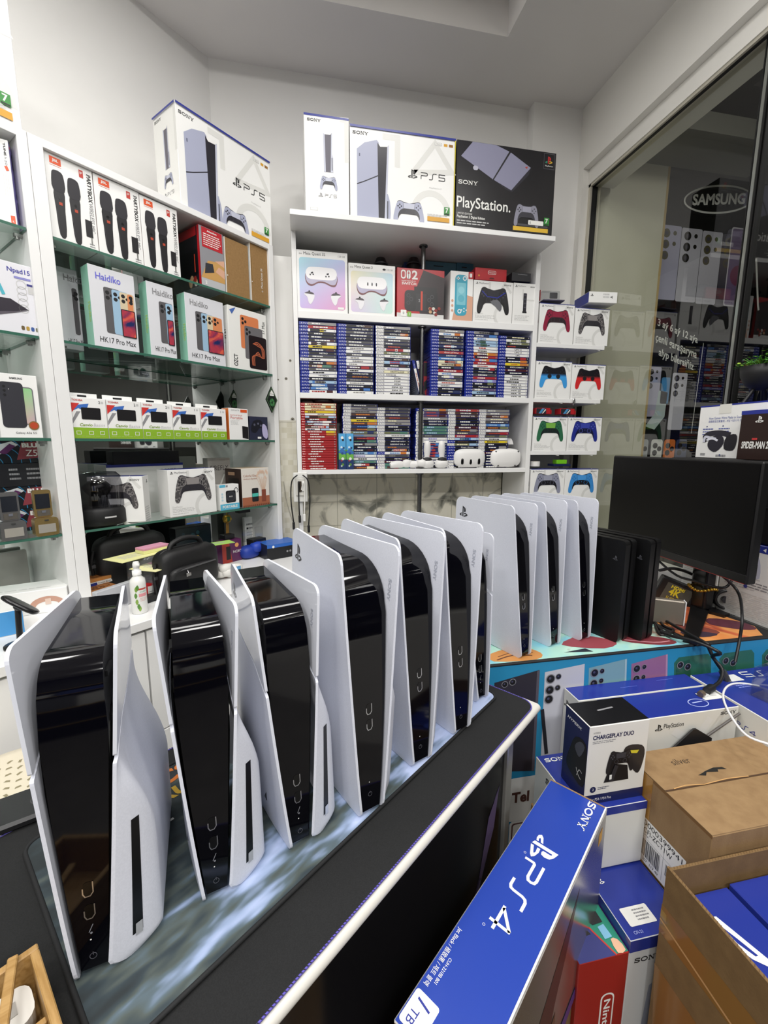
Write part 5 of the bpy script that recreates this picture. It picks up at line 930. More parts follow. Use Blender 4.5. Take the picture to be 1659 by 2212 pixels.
b = MB(); b.ball((0, 0, .03), .05, .035, .03, M('1d3a9a', .5), 16, .7); b.ball((.03, -.02, .05), .035, .03, .025, M('2244b0', .5), 12, .8); things(at(b.build('plastic_bag'), LP(wpt(540, 1225, .05), .05, ZW), RL), 'crumpled blue plastic pouch beside the purple box', 'pouch')
def a_ger(b, F): f = F['F']; b.txt(f, 'GER', f.w*.12, f.h*.15, f.h*.26, PAPER, w=f.w*.7, bold=.04); b.rect(f, f.w*.1, f.h*.6, f.w*.5, f.h*.85, M('b59a5a', .4), 2); b.rect(f, f.w*.6, f.h*.65, f.w*.9, f.h*.85, M('6a6a6e', .4), 2)
wbox(563, 1215, .03, .075, .05, .085, M('1a1a1c', .35), 'black box lettered GER on the worktop', art=a_ger)
wbox(520, 1160, .25, .12, .05, .19, M('8a8a88', .4), 'grey box at the back right of the worktop', rz=-.1)
def a_spec(b, F): f = F['F']; b.lines(f, f.w*.1, f.h*.75, f.w*.6, 2, .02, GREY); b.lines(f, f.w*.1, f.h*.5, f.w*.8, 5, .014, LGREY); b.rect(f, f.w*.1, f.h*.62, f.w*.18, f.h*.68, INK, 2)
wbox(549, 1165, .2, .1, .02, .16, WHITE, 'white box with small print leaning at the back right of worktop', art=a_spec, rz=-.1)
wbox(530, 1125, .16, .06, .04, .03, BLK, 'small black box with white mark under the lowest glass shelf', z=.193, rz=-.1)
wbox(537, 1195, .08, .05, .012, .055, CLR, 'small clear plastic stand beside the blue pouch', name='plastic_stand', cat='stand', z=.07)
wbox(562, 1180, .05, .04, .012, .05, CLR, 'small clear plastic stand on the black lettered box', name='plastic_stand', cat='stand', z=.087)
b, F = carton(.16, .11, .07, M('15161a', .4), T=M('2a66c0', .35)); b.rect(F['F'], 0, .055, .16, .07, M('2a66c0', .35), 2); b.disc(F['F'], .03, .06, .006, PAPER, 3); sony(b, F['R'], .03, .05, .008, PAPER); pslogo(b, F['T'], .12, .03, .02, M('4a86d8'), 2)
for i in range(4): b.disc(F['F'], .1 + .015*i, .03, .005, GREY, 2)
things(at(b.build('accessory_box'), LP(wpt(607, 1215, -.06), -.08, ZW), RL - .25), 'black box with bright blue lid at the right end of the worktop', 'box')
b = MB(); b.tube([(0, 0, .0), (.002, 0, .05), (0, 0, .12)], .002, M('b5923a', .35, .8), 6); b.ball((0, 0, -.02), .022, .012, .02, M('b5923a', .35, .8), 12, .8); b.ball((0, -.012, -.02), .012, .004, .012, M('3c6a3a', .4), 10)
for sx in (-1, 1): b.disc(Fr((0, -.014, -.02), (1, 0, 0), (0, 0, 1)), sx*.01, 0, .006, M('d8b24a', .3, .8), 2)
for i in range(5): b.tube([(-.006 + .003*i, 0, -.04), (-.007 + .0035*i, 0, -.1)], .001, M('d09a3a', .5), 5)
things(at(b.build('gold_charm'), LP(onL(490, 1118, DL + .15)[0], .15, 1.0), RL), 'gold tasselled charm hanging below the lowest glass shelf', 'charm')
# spray bottle and small things near the front of the worktop
def bottle(px, py, label):
    P = onZ(px, py, ZW); r = things(empty('spray_bottle', P, RL), label, 'bottle'); W_ = M('eeeeea', .3); b = MB(); b.lathe([(.02, 0), (.0225, .003), (.0225, .095), (.021, .108), (.012, .118), (.0105, .122)], W_, n=28); b.build('body', r)
    b = MB(); b.lathe([(.013, .1225), (.013, .137), (.0085, .138), (.0085, .146), (.010, .147), (.010, .158), (.0075, .164)], M('f3f3f1', .35), n=20); b.box(-.004, -.014, .151, .004, -.006, .158, M('f3f3f1', .35), .001); b.build('spray_head', r)
    l = MB(); S = Fr((0, 0, 0), (1, 0, 0), (0, 0, 1), fn=lambda x, y, k: Vector(((.0226 + k*.0002)*sin(x/.0226), -(.0226 + k*.0002)*cos(x/.0226), y)))
    for x, y, r_ in ((-.016, .08, 0), (-.018, .06, 1), (-.016, .04, 0), (-.012, .025, 1), (-.009, .018, 0), (-.012, .085, 1)): l.poly(S, smooth([(x, y - .009), (x + .005, y), (x + .001, y + .01), (x - .004, y + .001)], 2), M('5a8a3a' if r_ else '86a84a', .4), 1 + r_)
    for i in range(6): l.rect(S, -.009 + i*.004, .078, -.005 + i*.004, .083, M('c2463e', .4), 1); l.rect(S, -.009 + i*.004, .056, -.005 + i*.004, .066, M('e59aa0', .4), 1)
    for y in (.072, .07, .05, .046, .042): 
        for i in range(4): l.rect(S, -.006 + i*.005, y, -.0025 + i*.005, y + .0014, M('8cc0a8' if y > .06 else 'd8a0a0', .4), 1)
    l.build('label', r)
bottle(303, 1322, 'white spray bottle with leafy label standing behind the front consoles')
def a_band(b, F):
    for f in (F['F'],): b.rect(f, 0, f.h*.0, f.w*.35, f.h*.4, M('2a3a90', .4), 2); b.txt(f, 'Rubber Band', f.w*.4, f.h*.15, f.h*.2, INK, w=f.w*.5); b.rect(f, 0, f.h*.55, f.w, f.h, M('c98a4a', .4), 2)
    T = F['T']; b.rect(T, 0, 0, T.w, T.h, M('b5743a', .5), 1)
    for i in range(8): b.ring(T, T.w*random.uniform(.25, .75), T.h*random.uniform(.35, .65), .018, .003, M('7a4a22', .5), 2 + i*.1, n=16)
wbox(222, 1258, .02, .1, .06, .03, PAPER, 'rubber band box lying at the left of the worktop', art=a_band, rz=.15)
wbox(215, 1232, .08, .08, .05, .025, PAPER, 'second rubber band box behind the first, against the mirror side', art=a_band, rz=.1, z=.0305)
b = MB(); b.box(-.13, 0, 0, .13, .02, .075, M('b9bbc0', .3), .002); things(at(b.build('paper_tray'), LP(wpt(285, 1250, -.1), -.115, ZW), RL + .25), 'pale grey tray edge behind the spray bottle', 'tray')
def a_sd(b, F): f = F['F']; b.rect(f, f.w*.3, f.h*.15, f.w*.72, f.h*.85, PAPER, 2); b.line(f, [(f.w*.32, f.h*.5), (f.w*.7, f.h*.5)], .002, GREY, 3)
wbox(330, 1290, -.13, .07, .02, .055, M('c22428', .4), 'small red and white card box beside the spray bottle', art=a_sd)
wbox(335, 1310, -.16, .08, .03, .022, BLK, 'small black block under the red card box', rz=.1)
b = MB(); random.seed(3)
for i in range(7): b.ball((random.uniform(-.03, .03), random.uniform(-.02, .02), .015 + random.uniform(0, .03)), .03, .02, .018, M('e6e4de', .5), 10, .8)
F = Fr((-.03, -.035, 0), (1, 0, 0), (0, 0, 1)); b.rect(F, .02, .02, .05, .05, M('5a9ac8', .5), 2)
for i in range(3): b.line(F, [(.012, .035 + i*.006), (.03, .045 + i*.004)], .004, M('c9803a', .5), 3)
things(at(b.build('snack_wrapper'), LP(wpt(495, 1270, -.12), -.14, ZW), RL), 'crumpled white wrapper with orange and blue print beside the consoles', 'wrapper')
# ---- far left cabinet contents
b, F = lcarton((-45, 460), (37, 477), (-60, 270), ZL[0], .07, WHITE, .012, R=M('7068a8', .35)); f = F['F']; w, h = f.w, f.h
R_ = F['R']; b.poly(R_, smooth([(R_.w*.3, h*.1), (R_.w*.85, h*.15), (R_.w*.9, h*.4), (R_.w*.5, h*.45), (R_.w*.2, h*.3)], 3), M('5a5292', .35), 2); b.ring(R_, R_.w*.5, h*.26, R_.w*.3, .008, M('8d86c8', .35), 3, ry=h*.12); b.rect(R_, R_.w*.35, h*.72, R_.w*.5, h*.9, INK, 2); b.rect(R_, R_.w*.6, h*.72, R_.w*.75, h*.9, INK, 2); b.rect(R_, R_.w*.1, h*.92, R_.w*.2, h*.95, JB, 2)
b.txt(f, 'TUNE', .86*w, .96*h, .06*w, INK, w=.15*h, rot=-pi/2, bold=.03); b.txt(f, '520', .86*w, .8*h, .06*w, GREY, w=.1*h, rot=-pi/2); b.line(f, [(.85*w, .66*h), (.93*w, .67*h)], .012, JB, 2); b.rect(f, .84*w, .01*h, .96*w, .11*h, JB, 2); b.txt(f, 'JBL', .93*w, .03*h, .05*w, PAPER, rot=pi/2, k=3)
for i in range(3): b.line(f, [((.9 - .06*i)*w, .62*h), ((.9 - .06*i)*w, .34*h)], .006*w, LGREY, 2)
uc_, zc_ = onL(37, 477, DL + .012); rr_ = radians(-24); lput(b, 'headphone_box', ZL[0], 'white and violet headphone box on the top shelf of the far left cabinet', 'headphone box', rz=rr_, u=uc_ - cos(rr_)*w/2, back=.012 - sin(rr_)*w/2)
b, F = lcarton((-75, 705), (95, 726), (-95, 535), ZL[1], .07, M('e4e4ea', .3), .012); f = F['F']; w, h = f.w, f.h
b.txt(f, 'Npad15', .6*w, .845*h, .085*h, M('3a3a9a', .4), w=.3*w, bold=.015); b.line(f, [(.68*w, .8*h), (.9*w, .8*h)], .006, M('8a8ac8', .4), 2); b.poly(f, [(.2*w, .2*h), (.83*w, .36*h), (.6*w, .48*h), (.2*w, .45*h)], M('2a2430', .4), 2); b.poly(f, [(.2*w, .15*h), (.83*w, .35*h), (.2*w, .22*h)], M('56505a', .4), 3); b.line(f, [(.44*w, .75*h), (.52*w, .52*h)], .008, M('4fb3c4', .4), 3)
for i in range(5): b.ring(f, .765*w, (.71 - .085*i)*h, .012, .0015, LGREY, 2, n=14)
b.rect(f, .84*w, .71*h, .93*w, .74*h, M('3a3a80', .4), 2); b.rect(f, .85*w, .6*h, .94*w, .7*h, LGREY, 2)
for i, c in enumerate(('6a5a3a', 'b5923a', '3a5a9a', '6a6a4a')): b.rr(f, (.7 + .065*i)*w, .06*h, (.745 + .065*i)*w, .12*h, .003, M(c, .4), 2)
lput(b, 'tablet_box', ZL[1], 'pale box with violet lettering and keyboard picture on the far left cabinet', 'tablet box')
b, F = lcarton((2, 938), (93, 939), (-12, 804), ZL[2], .06, WHITE, .016); f = F['F']; w, h = f.w, f.h
b.txt(f, 'SAMSUNG', .5*w, .92*h, .03*h, INK, w=.3*w, al='C', bold=.02); b.rr(f, .08*w, .16*h, .64*w, .87*h, .01, M('3a3a40', .3), 3); b.rr(f, .52*w, .22*h, .86*w, .8*h, .008, iri_mat('sunset_screen_print', 'd8c07a', 'c8a0c0', '7fca6a', '9ad09a', -w/2, w/2, .2*h, .8*h), 2); b.line(f, rrect(.52*w, .22*h, .86*w, .8*h, .008), .003, M('77777a', .3), 2.5, closed=True)
for i in range(3): b.disc(f, .2*w, (.8 - .065*i)*h, .035*w, INK, 5)
b.disc(f, .3*w, .76*h, .012*w, PAPER, 5); b.disc(f, .8*w, .2*h, .13*w, M('8a6a3a', .4), 5); b.disc(f, .8*w, .2*h, .1*w, M('b8482a', .4), 6); b.txt(f, 'Galaxy A56 5G', .6*w, .055*h, .04*h, INK, w=.5*w, al='C')
lput(b, 'phone_box', ZL[2], 'white phone box with dark phone picture on the far left cabinet', 'phone box')
BLU_BG = ramp_mat('blue_black_faceted_print', [(.40, '12151c'), (.46, '2a7fb0'), (.56, '2f8cc0'), (.6, '141a22')], kind='wave', nscale=9, distortion=6, detail=1, rough=.35, rot=(0, .6, .4)); 
for _e in BLU_BG.node_tree.nodes:
    if _e.type == 'VALTORGB': _e.color_ramp.interpolation = 'CONSTANT'
def blu(z, u0, u1, hh, dark, label, back):
    b, F = carton(u1 - u0, .05, hh, BLU_BG); f = F['F']; w, h = f.w, f.h
    if dark: b.rect(f, 0, 0, w, h, M('1c1d22', .35), 1); b.txt(f, 'BLU', .06*w, .55*h, .3*h, PAPER, w=.3*w, bold=.05); b.txt(f, 'Z5', .1*w, .06*h, .36*h, PAPER, w=.22*w); b.lines(f, .5*w, .7*h, .15*w, 3, .2*h, GREY, k=2); b.lines(f, .72*w, .7*h, .2*w, 3, .2*h, GREY, k=2)
    else:
        b.poly(f, [(.62*w, .15*h), (.98*w, .25*h), (.95*w, .95*h), (.7*w, .9*h)], M('8a3a44', .35), 1); b.txt(f, 'BLU', .7*w, .68*h, .2*h, PAPER, w=.2*w, bold=.05); b.txt(f, 'Z5', .74*w, .3*h, .28*h, PAPER, w=.15*w); b.poly(f, [(.12*w, .12*h), (.2*w, .02*h), (.66*w, .8*h), (.58*w, .95*h), (.35*w, .75*h)], M('c9cbd0', .35), 2); b.poly(f, [(.4*w, .45*h), (.5*w, .4*h), (.62*w, .75*h), (.55*w, .85*h)], M('5a2a5a', .35), 3)
        for i in range(9): b.disc(f, (.2 + .05*(i % 3))*w, (.15 + .1*(i//3) + .05*(i % 3))*h, .014*w, M('5a5c66', .4), 3, n=8)
    lput(b, 'phone_box', z, label, 'phone box', 'blue and black phone boxes on the far left cabinet', u=(u0 + u1)/2, back=back)
ub = onL(108, 1060, DL + .14)[0]
hz = .072; zz = ZL[3]
for i, dk in enumerate((False, False, True, False)):
    blu(zz, ub - .2, ub, hz, dk, 'blue and black phone box, %s of the stack behind the two phones' % ('bottom', 'second from bottom', 'third from bottom', 'topmost')[i], .14); zz += hz + .0008
for px, c, lab in ((22, '8f8d8a', 'silver slider phone standing on the glass shelf'), (94, 'b59a62', 'gold slider phone standing on the glass shelf')):
    r = things(empty('slider_phone', LP(onL(px, 1130, DL + .03)[0], .03, ZL[3] + .0008), RL), lab, 'phone'); cm = M(c, .25, .8)
    b = MB(); b.prism(rrect(-.03, 0, .03, .055, .008), 'y', -.03, .0, cm); b.box(-.022, -.031, .01, .022, -.03, .036, M('cfc9bc', .25, .6)); b.box(-.005, -.0325, .046, .005, -.031, .05, M('3a3a3a', .4)); b.build('stand', r)
    b = MB(); b.prism(rrect(-.023, .056, .023, .14, .007), 'y', -.014, -.002, cm); b.build('body', r); b = MB(); b.box(-.018, -.0155, .083, .018, -.0145, .128, M('1d2026', .1)); b.build('screen', r); b = MB(); b.box(-.016, -.0155, .06, .016, -.0145, .078, M('5a5650', .3)); b.box(-.005, -.0165, .07, .005, -.0155, .077, CHROME); b.build('keypad', r)
# things on the worktop at the left edge
def watch_print(b, F): f = F['F']; b.txt(f, 'Smart Watch', f.w*.02, f.h*.2, f.h*.16, GREY, w=f.w*.45); b.ring(f, f.w*.78, f.h*.3, .045, .016, M('c79a86', .4), 2, ry=.03, a0=0, a1=pi); b.rect(f, f.w*.76, f.h*.35, f.w*.82, f.h*.6, M('e3cabb', .4), 3); b.lines(F['T'], .02, .03, .2, 1, .01, LGREY)
b, F = carton(.24, .11, .075, WHITE); watch_print(b, F); P = onZ(60, 1345, .802); things(at(b.build('watch_box'), (P.x - .05, P.y + .06, ZW), radians(20)), 'white watch box lying on the worktop at the left edge', 'watch box')
b, F = carton(.07, .1, .07, WHITE, L=M('4a9ad8', .4), F=M('4a9ad8', .35)); P = onZ(38, 1372, ZW); things(at(b.build('small_box'), (P.x - .02, P.y, ZW), radians(30)), 'white and bright blue box behind the phone holder', 'box')
P = onZ(45, 1395, ZW); r = things(empty('phone_holder', (P.x, P.y, ZW)), 'black phone holder standing left of the first console', 'stand')
b = MB(); b.lathe([(.035, 0), (.035, .006), (.012, .01)], M('131315', .4), n=24, sy=1.); b.build('base', r); b = MB(); b.tube([(0, 0, .006), (.0, .004, .06), (-.002, .012, .1)], .007, M('101012', .4), 12, sm_n=3); b.build('stem', r)
b = MB(); b.T = Matrix.Translation((.012, .0, .112)) @ Matrix.Rotation(radians(35), 4, 'Y') @ Matrix.Rotation(radians(-20), 4, 'X'); b.ball((0, 0, 0), .045, .03, .007, M('121214', .25), 20, .6); b.ball((0, 0, -.008), .012, .012, .008, M('18181a', .4), 12); b.build('cradle', r)
# woven stool
P = onZ(38, 1700, .62); r = things(empty('stool', (P.x - .02, P.y, 0)), 'cream plastic stool with woven pattern seat behind the table', 'stool')
CRM = M('ded5bf', .4); b = MB(); b.lathe([(.0, .62), (.12, .62), (.145, .616), (.155, .605), (.158, .585), (.15, .57), (.14, .565)], CRM, n=40, cap=False)
for i in range(-5, 6):
    for j in range(-5, 6):
        x, y = i*.021 + (j % 2)*.0105, j*.021
        if x*x + y*y < .0092: F = Fr((x, y, .62), (cos(.6*(i + j)), sin(.6*(i + j)), 0), (-sin(.6*(i + j)), cos(.6*(i + j)), 0)); b.poly(F, [(-.006, -.0025), (.006, -.0025), (.004, .003), (-.004, .003)], M('8d8466', .6), 1)
b.build('seat', r)
for k in range(4): t = pi/4 + k*pi/2; b = MB(); b.tube([(.10*cos(t), .10*sin(t), .58), (.15*cos(t), .15*sin(t), 0)], .016, CRM, 10); b.build('leg', r)
# ------------------------------------------------------------------ the display table with its mats
RT = radians(38); TV = Vector((cos(RT), sin(RT), 0)); TT = Vector((sin(RT), -cos(RT), 0)); ZTB = .79
def tp(s, y, z): return TV*s - TT*y + Vector((0, 0, z))
def t_xy(px, py, z=ZTB): P = onZ(px, py, z); return P.dot(TV), -P.dot(TT)
tab = things(empty('display_table', (0, 0, 0), RT), 'long white-edged display table carrying the row of white consoles', 'table')
b = MB(); prof = [(.75, .783), (.304, .783)] + [(.304 - .009*sin(t*pi/8), .774 + .009*cos(t*pi/8)) for t in range(1, 8)] + [(.304, .765), (.75, .765)]
b.prism(prof, 'x', -.62, .852, M('d6d3cc', .4), True); b.build('table_top', tab)
PANEL = M('0a090d', .16); b = MB(); b.box(-.6, .325, .02, .75, .345, .7645, PANEL)
F = Fr((-.6, .325, .0), (1, 0, 0), (0, 0, 1)); VIO = M('58496c', .3)
q = t_xy(1010, 1850)
X0 = 1.10; b.poly(F, [(X0 + .215, .64), (X0 + .235, .655), (X0 + .19, .52), (X0 - .02, .12), (X0 - .04, .12), (X0 + .16, .5)], M('2c2440', .3), 1); b.poly(F, [(X0 + .19, .61), (X0 + .23, .65), (X0 + .215, .57), (X0 + .17, .49), (X0 + .16, .5)], VIO, 2); b.line(F, [(X0 + .165, .49), (X0 + .06, .28), (X0 - .02, .1)], .006, M('6f6484', .3), 3); b.disc(F, X0 + .13, .4, .018, M('141118', .2), 3)
b.txt(F, 'ultra', .74, .36, .085, M('b9b7be', .4), w=.30); b.build('front_panel', tab)
b = MB(); b.box(.752, .318, .02, .776, .35, .7645, M('a9a7a2', .3, .6), .002); b.build('frame_post', tab)
b = MB(); b.box(-.6, .73, .02, .76, .748, .7645, M('dcdbd6', .4)); b.build('back_panel', tab)
def rmat(x0, y0, x1, y1, r, z0, z1, m, name, label, edge, er=.0022, stitch=None):
    root = empty(name, (0, 0, 0), RT); pts = rrect(x0, y0, x1, y1, r, 6); b = MB(); b.prism(pts, 'z', z0, z1, m); b.build('cloth', root)
    e = MB(); e.tube([(x, y, z1 - .0003) for x, y in pts], er, edge, 6, closed=True)
    if stitch:
        for i in range(len(pts)):
            a, c = Vector(pts[i]), Vector(pts[(i + 1) % len(pts)]); L = (c - a).length; n = max(1, int(L/.004))
            for k in range(0, n): 
                if L < .02: break
                p = a + (c - a)*((k + .5)/n); d = (c - a).normalized(); e.add([(p.x - d.x*.0006 - d.y*er, p.y - d.y*.0006 + d.x*er, z1 + er*.8), (p.x + d.x*.0006 - d.y*er, p.y + d.y*.0006 + d.x*er, z1 + er*.8), (p.x + d.x*.0022 + d.y*er, p.y + d.y*.0022 - d.x*er, z1 + er*.8), (p.x + d.x*.001 + d.y*er, p.y + d.y*.001 - d.x*er, z1 + er*.8)], [(0, 1, 2, 3)], stitch)
    e.build('stitched_edge', root); return things(root, label, 'desk mat')
CLOTH = noisy('black_mat_cloth', '121314', '1b1c1d', 900., .9, .3)
rmat(-.6, .303, .845, .745, .03, .7832, .7862, CLOTH, 'desk_mat', 'large black desk mat covering the whole display table', M('5a4fae', .6), .0013, M('1b1b1d', .8))
SKY = bpy.data.materials.new('blurred_sky_and_palm_print'); SKY.use_nodes = True; n_, l_, p_ = nodes(SKY); p_.inputs['Roughness'].default_value = .75
tc = n_.new('ShaderNodeTexCoord'); mp = n_.new('ShaderNodeMapping'); mp.inputs['Rotation'].default_value = (0, 0, radians(-28)); mp.inputs['Scale'].default_value = (1, 3.2, 1); nz = n_.new('ShaderNodeTexNoise'); nz.inputs['Scale'].default_value = 11.; nz.inputs['Detail'].default_value = 2.5; nz.inputs['Distortion'].default_value = .1
sp = n_.new('ShaderNodeSeparateXYZ'); m1 = n_.new('ShaderNodeMapRange'); m1.inputs[1].default_value = .05; m1.inputs[2].default_value = .62; m1.inputs[3].default_value = -.13; m1.inputs[4].default_value = .17
m2 = n_.new('ShaderNodeMapRange'); m2.inputs[1].default_value = .62; m2.inputs[2].default_value = .38; m2.inputs[3].default_value = -.05; m2.inputs[4].default_value = .09
ad = n_.new('ShaderNodeMath'); ad2 = n_.new('ShaderNodeMath'); rp = n_.new('ShaderNodeValToRGB')
l_.new(tc.outputs['Object'], mp.inputs[0]); l_.new(mp.outputs[0], nz.inputs[0]); l_.new(tc.outputs['Object'], sp.inputs[0]); l_.new(sp.outputs[0], m1.inputs[0]); l_.new(sp.outputs[1], m2.inputs[0]); l_.new(nz.outputs[0], ad.inputs[0]); l_.new(m1.outputs[0], ad.inputs[1]); l_.new(ad.outputs[0], ad2.inputs[0]); l_.new(m2.outputs[0], ad2.inputs[1]); l_.new(ad2.outputs[0], rp.inputs[0]); l_.new(rp.outputs[0], p_.inputs[0])
el = rp.color_ramp.elements
for _ in range(4): el.new(.5)
for e_, (p, c) in zip(el, ((.28, '232b2e'), (.42, '303c42'), (.5, '4a5350'), (.56, '55656f'), (.64, '8ea0c0'), (.74, 'b4c2e4'))): e_.position = p; e_.color = (*lin(c), 1)
rmat(.062, .375, .815, .70, .02, .7866, .79, SKY, 'desk_mat', 'printed desk mat with blurred blue palms under the consoles', M('17181a', .8), .0028)
b = MB(); F = Fr((0, 0, .7902), (1, 0, 0), (0, 1, 0)); x, y = t_xy(368, 1705); ORG = M('d9782a', .6)
b.txt(F, 'CS', x - .02, y + .012, .035, ORG, w=.07, k=1, bold=.03); b.txt(F, 'RUN', x - .02, y - .022, .024, M('c9a22a', .6), w=.075, k=1, bold=.04); b.rect(F, x - .09, y - .06, x - .02, y - .056, PAPER, 1)
things(at(b.build('mat_lettering'), (0, 0, 0), RT), 'orange and yellow lettering printed on the mat behind the first console', 'print')
# ------------------------------------------------------------------ consoles
SHELL = noisy('white_console_shell', 'd6d9e4', 'dcdfea', 500., .42, .03); GLOSSW = M('d8dbe5', .08); COREM = fresh('glossy_black_core', '05050a', .06, **{'Specular IOR Level': .4}); CORED = M('0c0c0f', .4); SLOT = M('040405', .3)
class Con:
    def __init__(s, H, yb, setb, xb, x0, x1, lean, ex=1.9, cw=None): s.H, s.yb, s.setb, s.xb, s.x0, s.x1, s.lean, s.ex, s.cw = H, yb, setb, xb, x0, x1, lean, ex, cw
    def yf(s, z): return s.setb*(z/s.H)
    def hw(s, y, z):
        a = max(0., min(1., (s.yb - y)/(s.yb - s.yf(z)))); xf = s.x0 + (s.x1 - s.x0)*(max(z, 0)/s.H)**.85
        return s.xb + (xf - s.xb)*a**s.ex + .003*sin(pi*a)
    def cx(s, z): return s.lean*(z/s.H)
def rin(d, r): return 0 if d >= r else r - sqrt(max(0, r*r - (r - d)**2))
def shell(con, side, zlo, zhi, m, th=.0036, rb=(.012, .02), rt=(.014, .022), bump=None, nu=22, nv=34, gap_b=False, gap_t=False):
    "one side panel: outer skin, inner skin and rim, following the console's flare"
    b = MB(); vs = []; 
    us = [.5 - .5*cos(pi*i/(nu - 1)) for i in range(nu)]; vv = [.5 - .5*cos(pi*j/(nv - 1)) for j in range(nv)]
    def P(u, v, o):
        y0 = con.yb*u; zl, zh = zlo(y0), zhi(y0); z = zl + (zh - zl)*v
        f, k = con.yf(z), con.yb; db, dt = (z - zl), (zh - z)
        f += rin(db, rb[0]) + rin(dt, rt[0]); k -= rin(db, rb[1]) + rin(dt, rt[1]); y = f + (k - f)*u
        x = con.hw(y, z) + (bump(y - con.yf(z), z) if bump else 0) + (th/2 if o else -th/2)
        return (con.cx(z) + side*x, y, z)
    n = nu*nv
    for o in (1, 0):
        for v in vv:
            for u in us: vs.append(P(u, v, o))
    fs = []; g = lambda o, j, i: (0 if o else n) + j*nu + i
    for o in (1, 0):
        for j in range(nv - 1):
            for i in range(nu - 1):
                q = (g(o, j, i), g(o, j, i + 1), g(o, j + 1, i + 1), g(o, j + 1, i)); fs.append(q if (o == 1) == (side > 0) else q[::-1])
    b.add(vs, fs, m, True)
    rim = [(0, i) for i in range(nu)] + [(j, nu - 1) for j in range(1, nv)] + [(nv - 1, i) for i in range(nu - 2, -1, -1)] + [(j, 0) for j in range(nv - 2, 0, -1)]
    L = len(rim); b.add([vs[g(o, *r)] for o in (1, 0) for r in rim], [(k, L + k, L + (k + 1) % L, (k + 1) % L) if side > 0 else (k, (k + 1) % L, L + (k + 1) % L, L + k) for k in range(L)], m, False)
    return b
def core(con, prof, m, ins=.0045, nx=5):
    b = MB(); n = len(prof)
    def P(i, t): y, z = prof[i]; w = con.cw(y, z) if con.cw else con.hw(y, z) - ins; return (con.cx(z) + w*t, y, z)
    vs = [P(i, -1 + 2*k/(nx - 1)) for i in range(n) for k in range(nx)]
    b.add(vs, [(i*nx + k, i*nx + k + 1, (i + 1)*nx + k + 1, (i + 1)*nx + k) for i in range(n - 1) for k in range(nx - 1)], m, True)
    if con.cw: b.add([P(i, -1) for i in range(n)], [tuple(range(n))], CORED); b.add([P(i, 1) for i in range(n)], [tuple(range(n - 1, -1, -1))], CORED)
    b.add([P(n - 1, -1), P(n - 1, 1), P(0, 1), P(0, -1)], [(0, 1, 2, 3)], CORED)
    return b
def front_fr(con, inset):
    def fn(x, z, k): return Vector((con.cx(z) + x, con.yf(z) + inset(z) - k*.0003, z))
    return Fr((0, 0, 0), (1, 0, 0), (0, 0, 1), fn=fn)
def side_fr(con, side, inner=False, bump=None):
    def fn(y, z, k): x = con.hw(y, z) + (bump(y - con.yf(z), z) if bump else 0) + (-1 if inner else 1)*(.0019 + k*.0003); return Vector((con.cx(z) + side*x, y, z))
    return Fr((0, 0, 0), (0, 1, 0), (0, 0, 1), fn=fn)
EMB = M('aeb2bf', .4); PORT = M('c9cbd2', .2, .9)
def ports(root, F, zs, x=0., w=.0045):
    for i, z in enumerate(zs):
        b = MB(); b.rr(F, x - w, z - .0075, x + w, z + .0075, .0035, SLOT, 1); b.line(F, [(x + w, z + .007), (x + w, z - .004), (x + w*.4, z - .0075), (x - w*.6, z - .0075), (x - w, z - .004), (x - w, z + .002)], .0011, PORT, 2); b.build('usb_port', root)
def buttons(root, F, z, x=0.):
    b = MB(); b.ring(F, x, z, .0034, .0006, M('55565e', .4), 2, n=14); b.line(F, [(x, z + .001), (x, z + .0045)], .0007, M('55565e', .4), 2); b.disc(F, x - .001, z + .018, .0008, PAPER, 2, n=8); b.build('power_button', root)
def orig_console(disc, lab):
    con = Con(.39, .262, .031, .0255, .0175 if disc else .016, .0485 if disc else .042, .018 if disc else .006, 1.45); H = con.H
    r = empty('game_console'); z0 = lambda y: .0005 + .004*min(1, max(0, y/.26)); z1 = lambda y: H
    for s, nm in ((-1, 'left_panel'), (1, 'right_panel')):
        b = shell(con, s, z0, z1, SHELL)
        if s < 0: F = side_fr(con, -1); pslogo_m = [(-x, y) for x, y in ()]; 
        if s < 0:
            for sh in (_P, _S1, _S2): b.add([side_fr(con, -1).p(.245 - px*.03, H - .055 + py*.03, 1) for px, py in sh], [tuple(range(len(sh)))], M('2b2c33', .4))
        else: F = side_fr(con, 1, True); b.txt(F, 'SONY', .046, H - .085, .0075, EMB, w=.034, rot=pi/2, k=1, bold=.03, mirror=True)
        b.build(nm, r)
    ins = lambda z: .004 + .024*max(0, z/H)**1.5
    pr = [(con.yf(z) + ins(z), z) for z in (.007, .05, .1, .15, .2, .25, .29)]
    yA, zA = pr[-1]; R = .075
    pr += [(yA + .004 + R*1.1*(1 - cos(t)), zA + R*sin(t)) for t in [pi/2*k/9 for k in range(1, 10)]] + [(.17, .368), (.235, .374), (.252, .36), (.254, .2), (.25, .007)]
    core(con, pr, COREM).build('core', r)
    F = front_fr(con, ins); ports(r, F, (.155, .132)); buttons(r, F, .03, -.002)
    if disc:
        bp = lambda yy, z: .021*(max(0, min(1, (yy - .004)/.016)))**.8*max(0, min(1, (.236 - yy)/.03))*max(0, min(1, (z - .004)/.014))**.7*max(0, min(1, (.2 - z)/.045))**.8
        b = MB(); G = side_fr(con, 1, bump=bp); b.grid(lambda u, v: tuple(G.p(.006 + con.yf(.2*v) + .232*u, .004 + .197*v, 1)), 24, 22, SHELL); dd = b.build('disc_drive', r)
        b = MB(); b.poly(G, [(.027, .03), (.034, .03), (.048, .165), (.041, .165)], SLOT, 4); b.build('disc_slot', dd)
    return r
